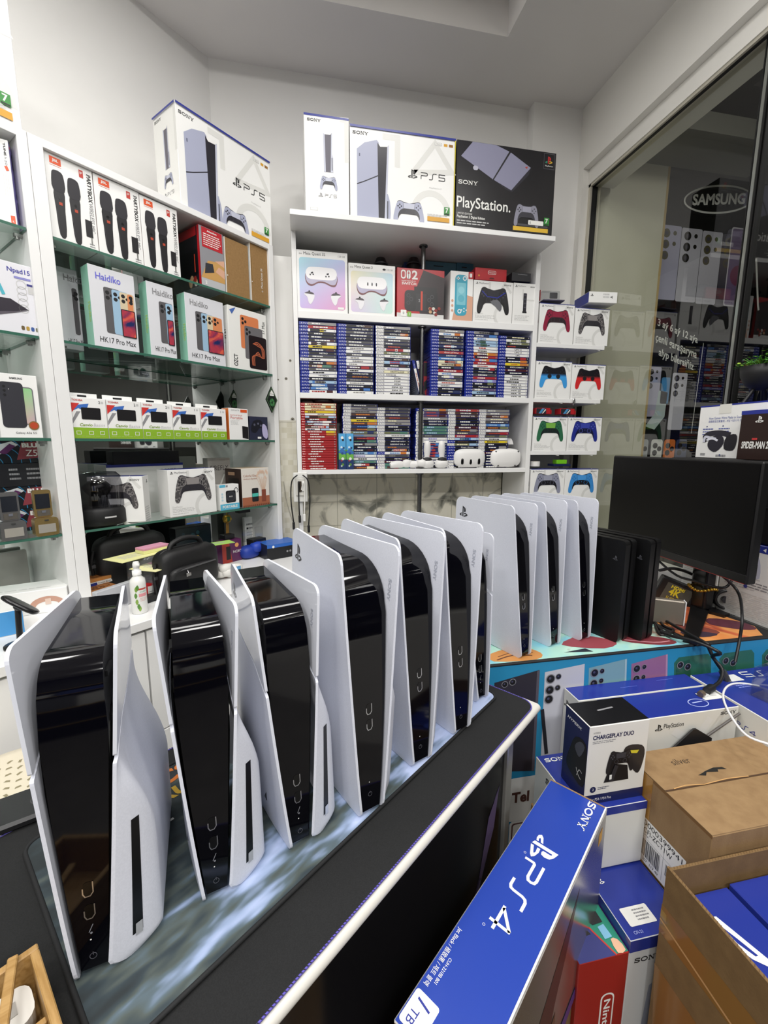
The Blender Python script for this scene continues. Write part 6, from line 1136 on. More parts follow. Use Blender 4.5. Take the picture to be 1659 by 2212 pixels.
def slim_console(disc):
    con = Con(.352, .217, .028, .0262, .0135, .0435, 0., 1.7, lambda y, z: (.0108 + .0190*min(1, max(0, z)/.22)**.9)*(1 - .22*max(0, y)/.217)*(1 - .08*max(0, min(1, (z - .25)/.1)))); H = con.H; r = empty('game_console')
    zg = lambda y: .226 + .02*min(1, max(0, y/.05)) - .0*y + .012*max(0, y/.217); z0 = lambda y: .0005 + .003*min(1, max(0, y/.2)); z1 = lambda y: H
    def bp(yy, z):
        f = max(0, min(1, yy/.027)); f = f*(1.6 - .6*f); top = max(0, min(1, (.236 - z)/(.055 + .085*max(0, min(1, (yy - .008)/.03))))); top = top*top*(3 - 2*top); bot = max(0, min(1, (z + .008)/.016)); back = max(0, min(1, (.225 - yy)/.02))
        return max(0, .060 - con.hw(yy + con.yf(z), z))*f*top*bot**.4*back
    for s, n in ((-1, 'left'), (1, 'right')):
        shell(con, s, lambda y: zg(y) + .0025, z1, GLOSSW, rb=(.003, .01)).build('upper_%s_panel' % n, r)
        lo = shell(con, s, z0, lambda y: zg(y) - .0025, SHELL, rt=(.003, .01), bump=bp if disc and s > 0 else None, nu=44 if disc and s > 0 else 22).build('lower_%s_panel' % n, r)
        if disc and s > 0:
            G = side_fr(con, 1, bump=bp); b = MB(); N0 = 14
            ys = lambda z: .0092 + con.yf(z)
            b.add([G.p(ys(z) + d, z, 2) for z in [.024 + .128*k/N0 for k in range(N0 + 1)] for d in (-.0024, .0024)], [(2*k, 2*k + 1, 2*k + 3, 2*k + 2) for k in range(N0)], SLOT); sl = b.build('disc_slot', lo)
            b = MB(); b.add([G.p(ys(z) + d, z, 6) for z in (.0215, .026, .031, .035) for d in (-.0016, .0016)], [(2*k, 2*k + 1, 2*k + 3, 2*k + 2) for k in range(3)], M('d4d5da', .2, .5)); b.build('eject_button', lo)
        if s < 0:
            b = MB()
            for sh in (_P, _S1, _S2): b.add([side_fr(con, -1).p(.2 - px*.024, H - .05 + py*.024, 1) for px, py in sh], [tuple(range(len(sh)))], M('55565e', .3))
            b.build('logo', r)
        else: b = MB(); F = side_fr(con, 1, True); b.txt(F, 'SONY', .042, H - .06, .006, EMB, w=.026, rot=pi/2, k=1, bold=.03, mirror=True); b.build('logo', r)
    ins = lambda z: .006 + .006*(z/H)
    pr = [(con.yf(z) + ins(z), z) for z in (.007, .04, .1, .15, .2, .25, .295)]; yA, zA = pr[-1]; R = .034
    pr += [(yA + .003 + R*1.1*(1 - cos(t)), zA + R*sin(t)) for t in [pi/2*k/7 for k in range(1, 8)]] + [(.14, .335), (.2, .341), (.209, .33), (.211, .2), (.209, .006)]
    core(con, pr, COREM).build('core', r)
    g = MB(); g.box(-.0265, .07, .03, .0265, .2, .3, CORED); 
    for s in (-1, 1):
        for z in (.25, .3): g.box(min(s*.024, s*.0295), .05, z, max(s*.024, s*.0295), .075, z + .006, CORED)
    g.build('inner_frame', r)
    F = front_fr(con, ins); ports(r, F, (.092, .068)); buttons(r, F, .02)
    b = MB(); b.line(F, [(-.002, .046), (.0, .05), (.002, .054)], .0008, M('77787f', .4), 2); b.disc(F, 0, .045, .0012, M('77787f', .4), 2, n=8); b.build('port_symbol', r)
    return r
def copy_tree(o, parent=None):
    c = o.copy(); COL.objects.link(c)
    if parent: c.parent = parent
    for ch in list(o.children): copy_tree(ch, c)
    return c
protos = {}
def console(kind, a, c, ang, label, group, z=ZTB):
    "a, c: photo pixels of the two front tips of its side panels"
    if kind not in protos: o = protos[kind] = {'od': lambda: orig_console(True, ''), 'og': lambda: orig_console(False, ''), 'sd': lambda: slim_console(True), 'sg': lambda: slim_console(False)}[kind]()
    else: o = copy_tree(protos[kind])
    P = (onZ(*a, z) + onZ(*c, z))/2; o.location = (P.x, P.y, z); o.rotation_euler = (0, 0, radians(ang)); return things(o, label, 'game console', group)
G1 = 'white consoles in a row on the display table'
console('sd', (170, 2128), (235, 2104), 12, 'short white console nearest the camera with disc slot in its right side', G1)
console('sd', (450, 1956), (492, 1933), 17, 'short white console standing second in the row, both sides flaring outwards', G1)
console('sd', (635, 1840), (672, 1822), 21, 'short white console third in the row, glossy upper left side panel', G1)
console('od', (783, 1771), (827, 1748), 22, 'tall white console fourth in the row, first of the tall ones', G1)
console('od', (897, 1661), (929, 1642), 23, 'tall white console fifth in the row, between two other tall ones', G1)
console('od', (986, 1591), (1014, 1575), 23, 'tall white console sixth in the row', G1)
console('sg', (1035, 1519), (1053, 1510), 24, 'short white console at the far end of the row, mostly hidden', G1)
G2 = 'white consoles on the back counter'
console('og', (1125, 1425), (1148, 1417), 20, 'tall white console with black logo on its left panel, on the back counter', G2)
console('og', (1190, 1400), (1209, 1393), 18, 'tall white console in the middle of the three on the back counter', G2)
console('og', (1257, 1387), (1274, 1380), 16, 'tall white console next to the flat black consoles on the back counter', G2)
# ---- things at the table's left end
s, y = t_xy(35, 1800); b = MB(); b.box(-.09, -.035, 0, .09, .035, .014, M('1b1b1d', .45), .004); F = Fr((-.09, -.035, .014), (1, 0, 0), (0, 1, 0)); b.ring(F, .15, .035, .012, .0015, M('4a4a4c', .4), 1); b.txt(F, 'M', .15, .03, .009, M('4a4a4c', .4), al='C', k=1)
P = onZ(42, 1797, .7866); things(at(b.build('wireless_charger'), (P.x - .05, P.y + .02, .7866), radians(24)), 'flat black charging pad lying on the mat at the left edge', 'charger')
WOOD = ramp_mat('bamboo_wood', [(.35, '9c7740'), (.6, 'b08c56')], kind='noise', nscale=30, scale=(1, 8, 8), rough=.5); 
AWB = radians(-52); ww, dd, hh = .17, .11, .05; Pc = onZ(80, 2035, .8366)
ce = Vector((Pc.x, Pc.y, .7866)) + Vector((cos(AWB), sin(AWB), 0))*(ww/2) + Vector((sin(AWB), -cos(AWB), 0))*(dd/2)
r = things(empty('wooden_box', ce, AWB), 'open bamboo box of remotes at the lower left corner', 'box')
for nm, q in (('end_board', (-ww/2, -dd/2, 0, -ww/2 + .007, dd/2, hh)), ('end_board', (ww/2 - .007, -dd/2, 0, ww/2, dd/2, hh)), ('side_board', (-ww/2 + .0071, -dd/2, 0, ww/2 - .0071, -dd/2 + .007, hh)), ('side_board', (-ww/2 + .0071, dd/2 - .007, 0, ww/2 - .0071, dd/2, hh)), ('bottom_board', (-ww/2 + .0071, -dd/2 + .0071, 0, ww/2 - .0071, dd/2 - .0071, .005)), ('divider', (-.02, -dd/2 + .0071, .0051, -.014, dd/2 - .0071, hh - .012))):
    b = MB(); b.box(*q, WOOD, .001); b.build(nm, r)
MW = Matrix.Translation(r.location) @ Matrix.Rotation(AWB, 4, 'Z')
b = MB(); b.prism(rrect(-.018, -.04, .018, .04, .012), 'z', 0, .018, M('d8d6d0', .35)); b.prism(rrect(-.017, -.039, .017, .0, .01), 'z', .018, .0195, M('2a2a2e', .35)); b.box(-.006, .015, .018, .006, .028, .019, M('a9a7a2', .4)); things(at(b.build('remote_key'), MW @ Vector((-.055, .004, .012)), AWB, .0, .12), 'white and black remote standing in the bamboo box', 'remote')
b = MB(); b.prism(rrect(-.018, -.038, .018, .038, .006), 'z', 0, .014, M('35363a', .4)); b.box(-.012, -.02, .014, .012, .02, .0145, M('4a4b50', .4)); things(at(b.build('remote_key'), MW @ Vector((-.015, .008, .0055)), AWB), 'dark grey remote lying in the bamboo box', 'remote')
b = MB(); b.box(-.004, -.056, 0, .004, .056, .006, WOOD, .001); things(at(b.build('wooden_stick'), MW @ Vector((-.028, .022, .0505)), AWB + radians(75)), 'thin bamboo stick resting across the open box', 'stick')
b = MB(); b.prism(rrect(-.05, -.035, .05, .035, .008), 'y', -.001, .001, M('f2f0ee', .3)); P = onZ(-12, 2140, .85); things(at(b.build('price_card'), (P.x - .028, P.y + .01, .825), radians(-50), .2), 'white card standing at the lower left edge of the photo', 'card')
# ------------------------------------------------------------------ back counter, its banner, mats and what stands on it
ZC0 = .79
cn = things(empty('counter', (.93, .925, 0)), 'white counter along the window carrying consoles and monitor', 'counter')
b = MB(); b.T = Matrix.Translation((-.93, -.925, 0)); b.box(.41, .925, .75, 1.562, 1.62, .784, LAMW, .002); b.build('worktop', cn)
b = MB(); b.T = Matrix.Translation((-.93, -.925, 0)); b.box(.42, .96, .02, 1.55, 1.6, .7495, M('d5d4cf', .4)); b.build('carcass', cn)
BAN = ramp_mat('blue_banner_print', [(.2, '2286b4'), (.8, '2f95c4')], kind='noise', nscale=5, distortion=1, detail=2, rough=.4, scale=(.3, 1, 1), rot=(0, 1.2, 0))
b = MB(); b.box(.42, .918, .03, 1.56, .921, .7843, BAN); F = Fr((.42, .918, 0), (1, 0, 0), (0, 0, 1))
def bpx(px, py): p = onY(px, py, .918); return p.x - .42, p.z
def quad(pp, m, k=1): b.poly(F, [bpx(*p) for p in pp], m, k)
def cams_(pp, r, m=INK, k=4):
    for px, py in pp: x, z = bpx(px, py); b.disc(F, x, z, r*1.25, M('8a8a92', .3), k); b.disc(F, x, z, r, m, k + 1); b.disc(F, x - r*.2, z + r*.2, r*.35, M('4a4a66', .2), k + 2, n=10)
quad([(1068, 1475), (1165, 1447), (1152, 1665), (1060, 1668)], M('33303a', .3), 1); quad([(1160, 1450), (1166, 1447), (1154, 1665), (1148, 1665)], M('5a5662', .3), 2); cams_([(1107, 1473)], .0075); cams_([(1090, 1478)], .007)
quad([(1177, 1452), (1263, 1434), (1252, 1660), (1165, 1700)], M('c9cad4', .3), 1); cams_([(1189, 1466), (1187, 1490), (1185, 1510)], .0105); cams_([(1206, 1461), (1204, 1485)], .0068)
b.line(F, [bpx(1171, 1532), bpx(1180, 1628)], .01, M('26262f', .3), 3)
quad([(1272, 1443), (1354, 1423), (1350, 1560), (1268, 1580)], M('7fa8b4', .3), 1); cams_([(1284, 1453), (1282, 1476)], .0098); cams_([(1300, 1449), (1298, 1470)], .0062); quad([(1350, 1424), (1354, 1423), (1350, 1560), (1346, 1562)], M('a8c4cc', .3), 2)
quad([(1364, 1434), (1442, 1413), (1440, 1540), (1360, 1560)], M('9a6a92', .3), 1); cams_([(1375, 1444), (1374, 1466)], .0095); cams_([(1391, 1440), (1389, 1462)], .006); quad([(1438, 1414), (1442, 1413), (1440, 1540), (1436, 1541)], M('b98fb0', .3), 2)
for dx in (0, 98, 190):
    quad([(1456 + dx, 1432 - dx*.09), (1466 + dx, 1420 - dx*.09), (1530 + dx*.95, 1412 - dx*.09), (1536 + dx*.95, 1420 - dx*.09), (1534 + dx*.95, 1550), (1456 + dx, 1560)], M('2f6a58', .3), 1); quad([(1460 + dx, 1434 - dx*.09), (1490 + dx, 1424 - dx*.09), (1492 + dx, 1460), (1460 + dx, 1466)], M('275848', .3), 2); cams_([(1469 + dx, 1436 - dx*.09), (1485 + dx, 1440 - dx*.09)], .0085)
WHT = M('e9eae8', .35); x, z = bpx(1093, 1683); x2, z2 = bpx(1155, 1765); b.rr(F, x, z2, x2 + .05, z, .02, WHT, 6); xx, zz = bpx(1104, 1735); b.txt(F, 'Tel', xx, zz, .032, M('5a3a34', .4), w=.05, k=7, bold=.04)
x, z = bpx(1100, 1775); b.rr(F, x, z - .1, x + .09, z, .01, WHT, 6); b.rr(F, x + .006, z - .094, x + .084, z - .006, .008, M('6a4a48', .4), 7); b.rr(F, x + .01, z - .09, x + .08, z - .01, .007, WHT, 8); b.ring(F, x + .045, z - .05, .022, .004, M('6a4a48', .4), 9)
things(b.build('printed_banner'), 'bright blue banner printed with phones hanging on the counter front', 'banner')
# mats
GTA1 = ramp_mat('turquoise_comic_print', [(.30, '6fbcd6'), (.45, '93cdd2'), (.55, 'a9d6c6'), (.64, 'bde0d0'), (.70, '8a6a5a'), (.74, 'b9dccb')], nscale=8, detail=1.5, distortion=1.2, rough=.6)
GTA2 = ramp_mat('orange_comic_print', [(.30, 'd9803f'), (.5, 'e09a58'), (.6, 'c9643c'), (.68, 'a04a34'), (.74, 'd88050')], nscale=6, detail=1.5, distortion=1.0, rough=.6)
b = MB(); b.box(.44, .9165, .7845, 1.045, 1.3, .79, M('1a1a1c', .7), .0015); b.box(.447, .924, .7895, 1.04, 1.29, .7903, GTA1); 
F = Fr((.447, .924, .7903), (1, 0, 0), (0, 1, 0))
b.poly(F, smooth([(.02, .01), (.13, .0), (.16, .03), (.12, .07), (.03, .05)], 3), M('c98a4a', .6), 1); b.line(F, [(.03, .015), (.08, .03), (.13, .02)], .004, M('5a3322', .6), 2, sn=3); b.line(F, [(.04, .03), (.09, .045), (.14, .035)], .003, M('7a4a2a', .6), 2, sn=3)
b.poly(F, smooth([(.42, .05), (.5, .01), (.56, .012), (.55, .045), (.47, .08)], 3), M('7a3038', .6), 1); b.line(F, [(.43, .055), (.5, .025), (.55, .025)], .005, M('c98a92', .6), 2, sn=3); b.poly(F, smooth([(.24, .06), (.34, .02), (.4, .05), (.33, .1)], 3), M('93414a', .6), 1); b.poly(F, [(.22, .02), (.3, .01), (.29, .03)], M('1f2733', .6), 1)
things(b.build('desk_mat'), 'turquoise comic-print mat under the white consoles on the back counter', 'desk mat')
b = MB(); b.box(1.05, .9165, .7845, 1.345, 1.25, .79, M('1a1a1c', .7), .0015); b.poly(Fr((0, 0, .79), (1, 0, 0), (0, 1, 0)), [(1.06, .93), (1.29, .93), (1.33, .985), (1.28, 1.23), (1.06, 1.23)], GTA2, 1)
F = Fr((1.05, .921, .7904), (1, 0, 0), (0, 1, 0)); b.poly(F, smooth([(.16, .1), (.22, .05), (.27, .05), (.27, .1), (.2, .14)], 3), M('5a2a38', .6), 1); b.poly(F, smooth([(.0 + .02, .09), (.1, .04), (.14, .06), (.08, .13)], 3), M('7a3a30', .6), 1); b.poly(F, smooth([(.02, .06), (.06, .03), (.12, .04), (.05, .08)], 3), M('3a2a3a', .6), 2)
things(b.build('desk_mat'), 'orange comic-print mat under the monitor stand', 'desk mat')
# flat black consoles
def ps4(px0, py0, px1, py1, ang, label):
    A, B_ = onZ(px0, py0, .7905), onZ(px1, py1, .7905); P = (A + B_)/2; r = things(empty('flat_console', (P.x, P.y, .7905), radians(ang)), label, 'game console', 'flat black consoles standing on edge')
    mt = M('070708', .42); H, D_, T_ = .286, .26, .05; b = MB(); b.prism(rrect(0, 0, D_, H, .012), 'x', -T_/2, -T_/2 + .021, mt); b.build('left_half', r); b = MB(); b.prism(rrect(0, 0, D_, H, .012), 'x', T_/2 - .021, T_/2, mt); b.build('right_half', r)
    b = MB(); b.prism(rrect(.006, .004, D_ - .004, H - .006, .01), 'x', -T_/2 + .0212, T_/2 - .0212, M('050506', .25)); b.build('groove', r)
    b = MB(); F = Fr((-T_/2, D_, 0), (0, -1, 0), (0, 0, 1))
    pslogo(b, F, D_ - .034, H - .055, .012, M('55565c', .3), 2, rot=-.2); b.build('logo', r)
ps4(1333, 1390, 1356, 1381, 19, 'flat black console on edge beside the white consoles'); ps4(1384, 1387, 1408, 1378, 19, 'flat black console on edge nearest the monitor')
# monitor
TL, TR, BR, BL = (Vector(v) for v in ((1.212, 1.496, 1.285), (1.183, .911, 1.285), (1.183, .911, .952), (1.212, 1.496, .952)))
mz = atan2(TR.y - TL.y, TR.x - TL.x); Wm = (TR - TL).length
mon = things(empty('monitor', (TL.x, TL.y, 0), mz), 'large black flat monitor on a stand on the back counter', 'monitor')
b = MB(); b.box(0, .0, .952, Wm, .03, 1.285, M('080809', .45), .004); b.box(.08, .03, 1.0, Wm - .08, .055, 1.24, M('121214', .5), .01); b.build('housing', mon)
b = MB(); b.box(.006, -.0012, .982, Wm - .006, -.0002, 1.278, fresh('switched_off_screen', '040405', .35, **{'Specular IOR Level': .25})); b.build('screen', mon)
b = MB(); b.box(.002, -.0035, .9535, Wm - .002, .0, .9785, M('0b0b0c', .4), .001); F = Fr((0, -.0035, 0), (1, 0, 0), (0, 0, 1)); b.txt(F, 'AOC', Wm*.36, .9645, .009, M('77777b', .3), w=.03); b.rect(F, .002, .9537, Wm - .002, .9553, M('8c2018', .4), 2); b.build('lower_bezel', mon)
P = onZ(1512, 1315, .7905); lm = Matrix.Rotation(-mz, 4, 'Z') @ (Vector((P.x, P.y, 0)) - Vector((TL.x, TL.y, 0)))
b = MB(); b.prism(rrect(lm.x - .03, lm.y - .02, lm.x + .03, lm.y + .02, .01), 'z', .7915, 1.05, M('0d0d0f', .25)); b.build('neck', mon)
b = MB(); 
for (px, py) in ((1490, 1391), (1570, 1333), (1440, 1260)):
    q = onZ(px, py, .7905); d = Matrix.Rotation(-mz, 4, 'Z') @ (Vector((q.x, q.y, 0)) - Vector((TL.x, TL.y, 0))); n = Vector((-(d.y - lm.y), d.x - lm.x, 0)).normalized()*.016
    b.prism([(lm.x + n.x*1.6, lm.y + n.y*1.6), (lm.x - n.x*1.6, lm.y - n.y*1.6), (d.x - n.x, d.y - n.y), (d.x + n.x, d.y + n.y)], 'z', .7908, .8, M('101012', .35))
b.build('foot', mon)
b = MB(); P_ = (P.x, P.y, 0)
for i in range(26): t = 2*pi*i/26; b.ball((P.x + .04*cos(t), P.y + .035*sin(t), .865 + .004*sin(3*t)), .006, .006, .005, M('c09a3a', .25, .9), 8)
things(b.build('gold_bracelet'), 'gold chain bracelet hung around the monitor neck', 'bracelet')
# metal dock with white end, black adapter, cables
b = MB(); P = onZ(1478, 1352, .7905); b.box(-.011, 0, 0, .011, .23, .075, M('8b8378', .35, .5), .003); b.box(-.0125, -.003, -.0, .0125, .0, .075, M('e0e0e2', .35), .001); F = Fr((-.0125, -.003, 0), (1, 0, 0), (0, 0, 1)); b.ring(F, .0125, .06, .006, .001, GREY, 1, n=16); b.disc(F, .0125, .06, .0015, GREY, 1); b.ring(F, .0125, .042, .004, .001, LGREY, 1, n=12); b.ring(F, .0125, .03, .004, .001, LGREY, 1, n=12)
things(at(b.build('metal_dock'), (P.x, P.y + .008, .7908), radians(58)), 'grey metal box with white button end beside the black consoles', 'device')
b = MB(); b.box(-.06, -.02, 0, .06, .02, .08, M('161618', .4), .003); F = Fr((-.06, -.02, 0), (1, 0, 0), (0, 0, 1)); b.rect(F, .02, .01, .1, .07, M('4a4a42', .5), 1); b.txt(F, '4K', .035, .03, .025, M('d8c42a', .4), w=.035, bold=.03); b.txt(F, 'HDMI', .035, .055, .011, M('d8c42a', .4), w=.04, bold=.03); b.txt(F, 'SUPPORT', .035, .015, .009, M('d8c42a', .4), w=.05)
P = onZ(1440, 1262, .85); things(at(b.build('adapter_box'), (P.x + .0, P.y - .02, .79), radians(-35), .0, .35), 'black adapter with yellow lettering under the monitor', 'adapter')
random.seed(11)
def cable(pts, r, c, label, n=5, ends=()):
    b = MB(); b.tube([tuple(p) for p in pts], r, M(c, .45), 8, sm_n=n)
    for (p, d, l, w, m) in ends:
        d = Vector(d).normalized(); b.tube([p, Vector(p) + d*l], w, m, 8)
    return things(b.build('cable'), label, 'cable')
z = .793
cable([onZ(1420, 1330, z), onZ(1445, 1345, .80), onZ(1490, 1370, .81), onZ(1530, 1392, .81), Vector((1.065, .90, .80)), Vector((1.075, .885, .765)), Vector((1.09, .87, .735))], .0045, '131315', 'thick black cable trailing off the counter with a plug', ends=[(Vector((1.09, .87, .735)), (.4, -.3, -1), .03, .009, M('3a3a3c', .4)), (Vector((1.1, .86, .712)), (.4, -.3, -1), .016, .007, CHROME)])
cable([onZ(1415, 1345, z), onZ(1440, 1370, .797), onZ(1500, 1385, .81), onZ(1555, 1410, .80), Vector((1.07, .885, .77)), onZ(1560, 1445, .745), onZ(1556, 1470, .725), onZ(1538, 1485, .718)], .0045, '161618', 'black cable hanging over the counter edge with a flat plug on the blue box', ends=[(onZ(1538, 1485, .72), onZ(1515, 1500, .716) - onZ(1538, 1485, .72), .025, .010, M('1c1c1e', .4)), (onZ(1518, 1497, .718), onZ(1507, 1504, .716) - onZ(1518, 1497, .718), .012, .008, M('8a7a6a', .3, .6))])
cable([Vector((1.19, 1.02, .97)), onZ(1592, 1275, .90), onX(1603, 1330, 1.17), onX(1598, 1380, 1.15), onX(1588, 1430, 1.12)], .004, '121214', 'black cable dropping from the monitor to the counter front')
cable([Vector((1.21, 1.35, .99)), onZ(1450, 1235, .90), onZ(1500, 1255, .9), onZ(1560, 1270, .9), onZ(1580, 1255, .92)], .004, '151517', 'black cable looping below the monitor screen')
cable([onZ(1425, 1232, .93), onZ(1455, 1228, .93), onZ(1490, 1238, .9), onZ(1530, 1262, .87), onZ(1545, 1290, .83)], .005, '101012', 'black lead running from the consoles behind the monitor neck')
cable([onZ(1418, 1325, z), onZ(1432, 1350, z), onZ(1455, 1362, z), onZ(1428, 1372, z), onZ(1415, 1350, z)], .004, '1a1416', 'black cable coiled on the orange mat', ends=[(onZ(1428, 1365, .797), (.3, -1, 0), .025, .008, M('1a1a1c', .4))])
b = MB(); P = onZ(1552, 1266, .87)
for i in range(3): b.tube([(.03*cos(t), .012*i - .012, .03*sin(t)) for t in [2*pi*k/18 for k in range(18)]], .005, M('131315', .4), 8, closed=True)
b.lathe([(.012, -.016), (.012, .016)], M('2c2c30', .3), (0, 0, 0), 14, 'y'); things(at(b.build('cable_coil'), (P.x + .02, P.y - .01, .83), radians(-30)), 'small black coiled lead behind the monitor neck', 'cable')
# cartons standing by the window
def info(b, F, seed):
    random.seed(seed); f = F
    b.lines(f, f.w*.06, f.h*.55, f.w*.4, 6, .007, LGREY); b.lines(f, f.w*.06, f.h*.34, f.w*.85, 14, .006, VLG); b.lines(f, f.w*.55, f.h*.62, f.w*.38, 4, .008, GREY)
b, F = carton(.135, .14, .235, PAPER, T=SBLUE, R=PAPER); f = F['F']; info(b, f, 2); b.rect(f, .3*f.w, .1*f.h, .45*f.w, .16*f.h, LGREY, 2)
things(at(b.build('console_box'), (1.35, 1.2, .7905), radians(-90)), 'white carton back with small print standing behind the monitor stand', 'console box')
b, F = carton(.30, .15, .24, PAPER, T=SBLUE); f = F['F']; b.rect(f, 0, f.h - .022, f.w, f.h, SBLUE, 1)
for i in range(6):
    x = .085 + i*.018; b.poly(f, [(x, f.h - .012), (x + .009, f.h - .006), (x + .009, f.h - .018)], PAPER, 2)
b.poly(f, smooth([(.103, .14), (.105, .19), (.112, .203), (.12, .18), (.122, .14)], 2), LAV2, 2); b.rect(f, .11, .145, .113, .18, GREY, 3); info(b, f, 5); b.disc(f, .085, .105, .006, SBLUE, 3); b.lines(f, .09, .12, .12, 3, .008, GREY, k=2)
things(at(b.build('console_box'), (1.351, .978, .7905), radians(-90)), 'white and blue carton back with small print right of the monitor', 'console box')
b = MB(); b.box(-.26, 0, 0, .26, .2, .2495, M('0f0f11', .5), .004); F = Fr((-.26, 0, 0), (1, 0, 0), (0, 0, 1)); b.disc(F, .36, .17, .008, GREY, 1); b.box(-.262, -.003, .11, .26, 0, .113, M('1c1c1e', .4)); things(at(b.build('speaker_cabinet'), (1.36, 1.12, 1.032), radians(-90)), 'black cabinet behind the monitor at the right edge', 'speaker')
b, F = carton(.245, .14, .18, WHITE, T=SBLUE); f = F['F']; w, h = f.w, f.h
b.rect(f, 0, h - .005, w, h, SBLUE, 1); b.rect(f, .3*w, .83*h, .47*w, h, M('e3e2da', .4), 2); SL = M('5a66a8', .45); b.txt(f, 'How Games Were Made to Sound', .16*w, .73*h, .045*h, SL, w=.48*w); b.txt(f, '遊戲原音忠實重現 - 게임 사운드의 정수', .155*w, .67*h, .045*h, SL, w=.5*w)
for x in (.08, .32): b.disc(f, (x + .06)*w, .6*h, .01*w, M('3a4278', .4), 2); b.lines(f, x*w, .54*h, .2*w, 3, .05*h, SL, k=2)
HB = M('2c2a34', .4); b.line(f, [(.17*w, .33*h), (.13*w, .4*h), (.2*w, .46*h), (.36*w, .47*h), (.5*w, .43*h)], .1*h, HB, 3, sn=4); b.line(f, [(.12*w, .3*h), (.135*w, .4*h), (.22*w, .38*h), (.3*w, .36*h)], .05*h, M('d2d4e2', .35), 5, sn=4); b.poly(f, smooth([(.18*w, .27*h), (.24*w, .4*h), (.38*w, .42*h), (.42*w, .28*h), (.32*w, .12*h), (.22*w, .16*h)], 3), HB, 4); b.line(f, [(.16*w, .34*h), (.25*w, .37*h), (.33*w, .33*h)], .04*h, M('e3e4ee', .35), 6, sn=3); b.poly(f, smooth([(.45*w, .4*h), (.58*w, .44*h), (.6*w, .3*h), (.56*w, .15*h), (.43*w, .18*h)], 3), M('232128', .4), 4); b.lines(f, .08*w, .04*h, .1*w, 1, .02, GREY); b.disc(f, .38*w, .06*h, .012*w, M('3a4278', .4), 2); b.lines(f, .32*w, .02*h, .15*w, 1, .02, GREY)
things(at(b.build('headset_box'), (1.412, 1.205, 1.283), radians(-90)), 'white headset carton with lilac print on top of the black cabinet', 'headset box')
b, F = carton(.19, .04, .15, M('2a1a16', .35), T=SBLUE); f = F['F']; b.rect(f, 0, f.h - .012, f.w, f.h, SBLUE, 1); pslogo(b, f, .045, .112, .02, PAPER); b.txt(f, 'SPIDER-MAN 2', .012, .034, .022, PAPER, w=.08, bold=.03, ital=.1); b.rect(f, .042, .06, .058, .066, M('c23a3a', .4), 2)
things(at(b.build('game_box'), (1.368, 1.045, 1.283), radians(-90)), 'dark brown boxed game standing before the headset carton', 'game box')
# potted plant on a small dark tripod
P = onX(1650, 800, 1.48); Pz = 1.4645; r = things(empty('potted_plant', (1.482, P.y, Pz)), 'small leafy plant in a black bowl pot on the headset carton', 'plant')
for k in range(3): t = 2*pi*k/3 + .5; b = MB(); b.tube([(.02*cos(t), .02*sin(t), .045), (.045*cos(t), .045*sin(t), 0)], .006, M('111113', .4), 8); b.build('stand_leg', r)
b = MB(); b.lathe([(.02, .04), (.045, .055), (.06, .085), (.064, .115), (.06, .115), (.055, .1)], M('141416', .55), n=32); b.build('pot', r)
LF = [M(c, .45) for c in ('5c9a2c', '86b83a', '3f7d26', 'a9cf4a', '4f8c2c')]; b = MB(); random.seed(5)
for i in range(230):
    t = random.uniform(0, 2*pi); rr = .072*sqrt(random.random()); x, y, z = rr*cos(t), rr*sin(t), .115 + random.uniform(0, .05)*(1.1 - rr/.075); a = random.uniform(0, 2*pi); l = random.uniform(.012, .02); w = l*.3; up = random.uniform(-.2, .9)
    d = Vector((cos(a), sin(a), up)).normalized(); s = d.cross(Vector((0, 0, 1))).normalized(); c = Vector((x, y, z)); b.add([c, c + d*l*.5 + s*w, c + d*l + Vector((0, 0, -.002)), c + d*l*.5 - s*w], [(0, 1, 2), (0, 2, 3)], random.choice(LF))
for i in range(26): t = random.uniform(0, 2*pi); q = random.uniform(.02, .065); b.tube([(0, 0, .1), (q*.6*cos(t), q*.6*sin(t), .125), (q*cos(t), q*sin(t), .14)], .0012, LF[2], 5)
b.build('foliage', r)
P = onY(1308, 1066, 1.56); b = MB(); b.box(-.03, -.004, 0, .03, .004, .16, CLR, .002); b.box(-.03, -.01, 0, .03, .01, .003, M('cfe0dc', .2), .001)
things(at(b.build('acrylic_stand'), (P.x + .01, 1.56, .7845), .2), 'pale clear acrylic panel standing behind the monitor edge', 'stand')
# ------------------------------------------------------------------ heap of cartons on the right
def pile(x0, x1, y0, y1, z0, z1, m, bev=.0015, **mats):
    b, F = carton(x1 - x0, y1 - y0, z1 - z0, m, bev, **mats); b.pos = ((x0 + x1)/2, y0, z0); return b, F
def pput(b, name, label, cat, group=None): return things(at(b.build(name), b.pos), label, cat, group)
LID = fresh('glossy_blue_lid', '27368e', .22); WB = M('dcdcd6', .35)
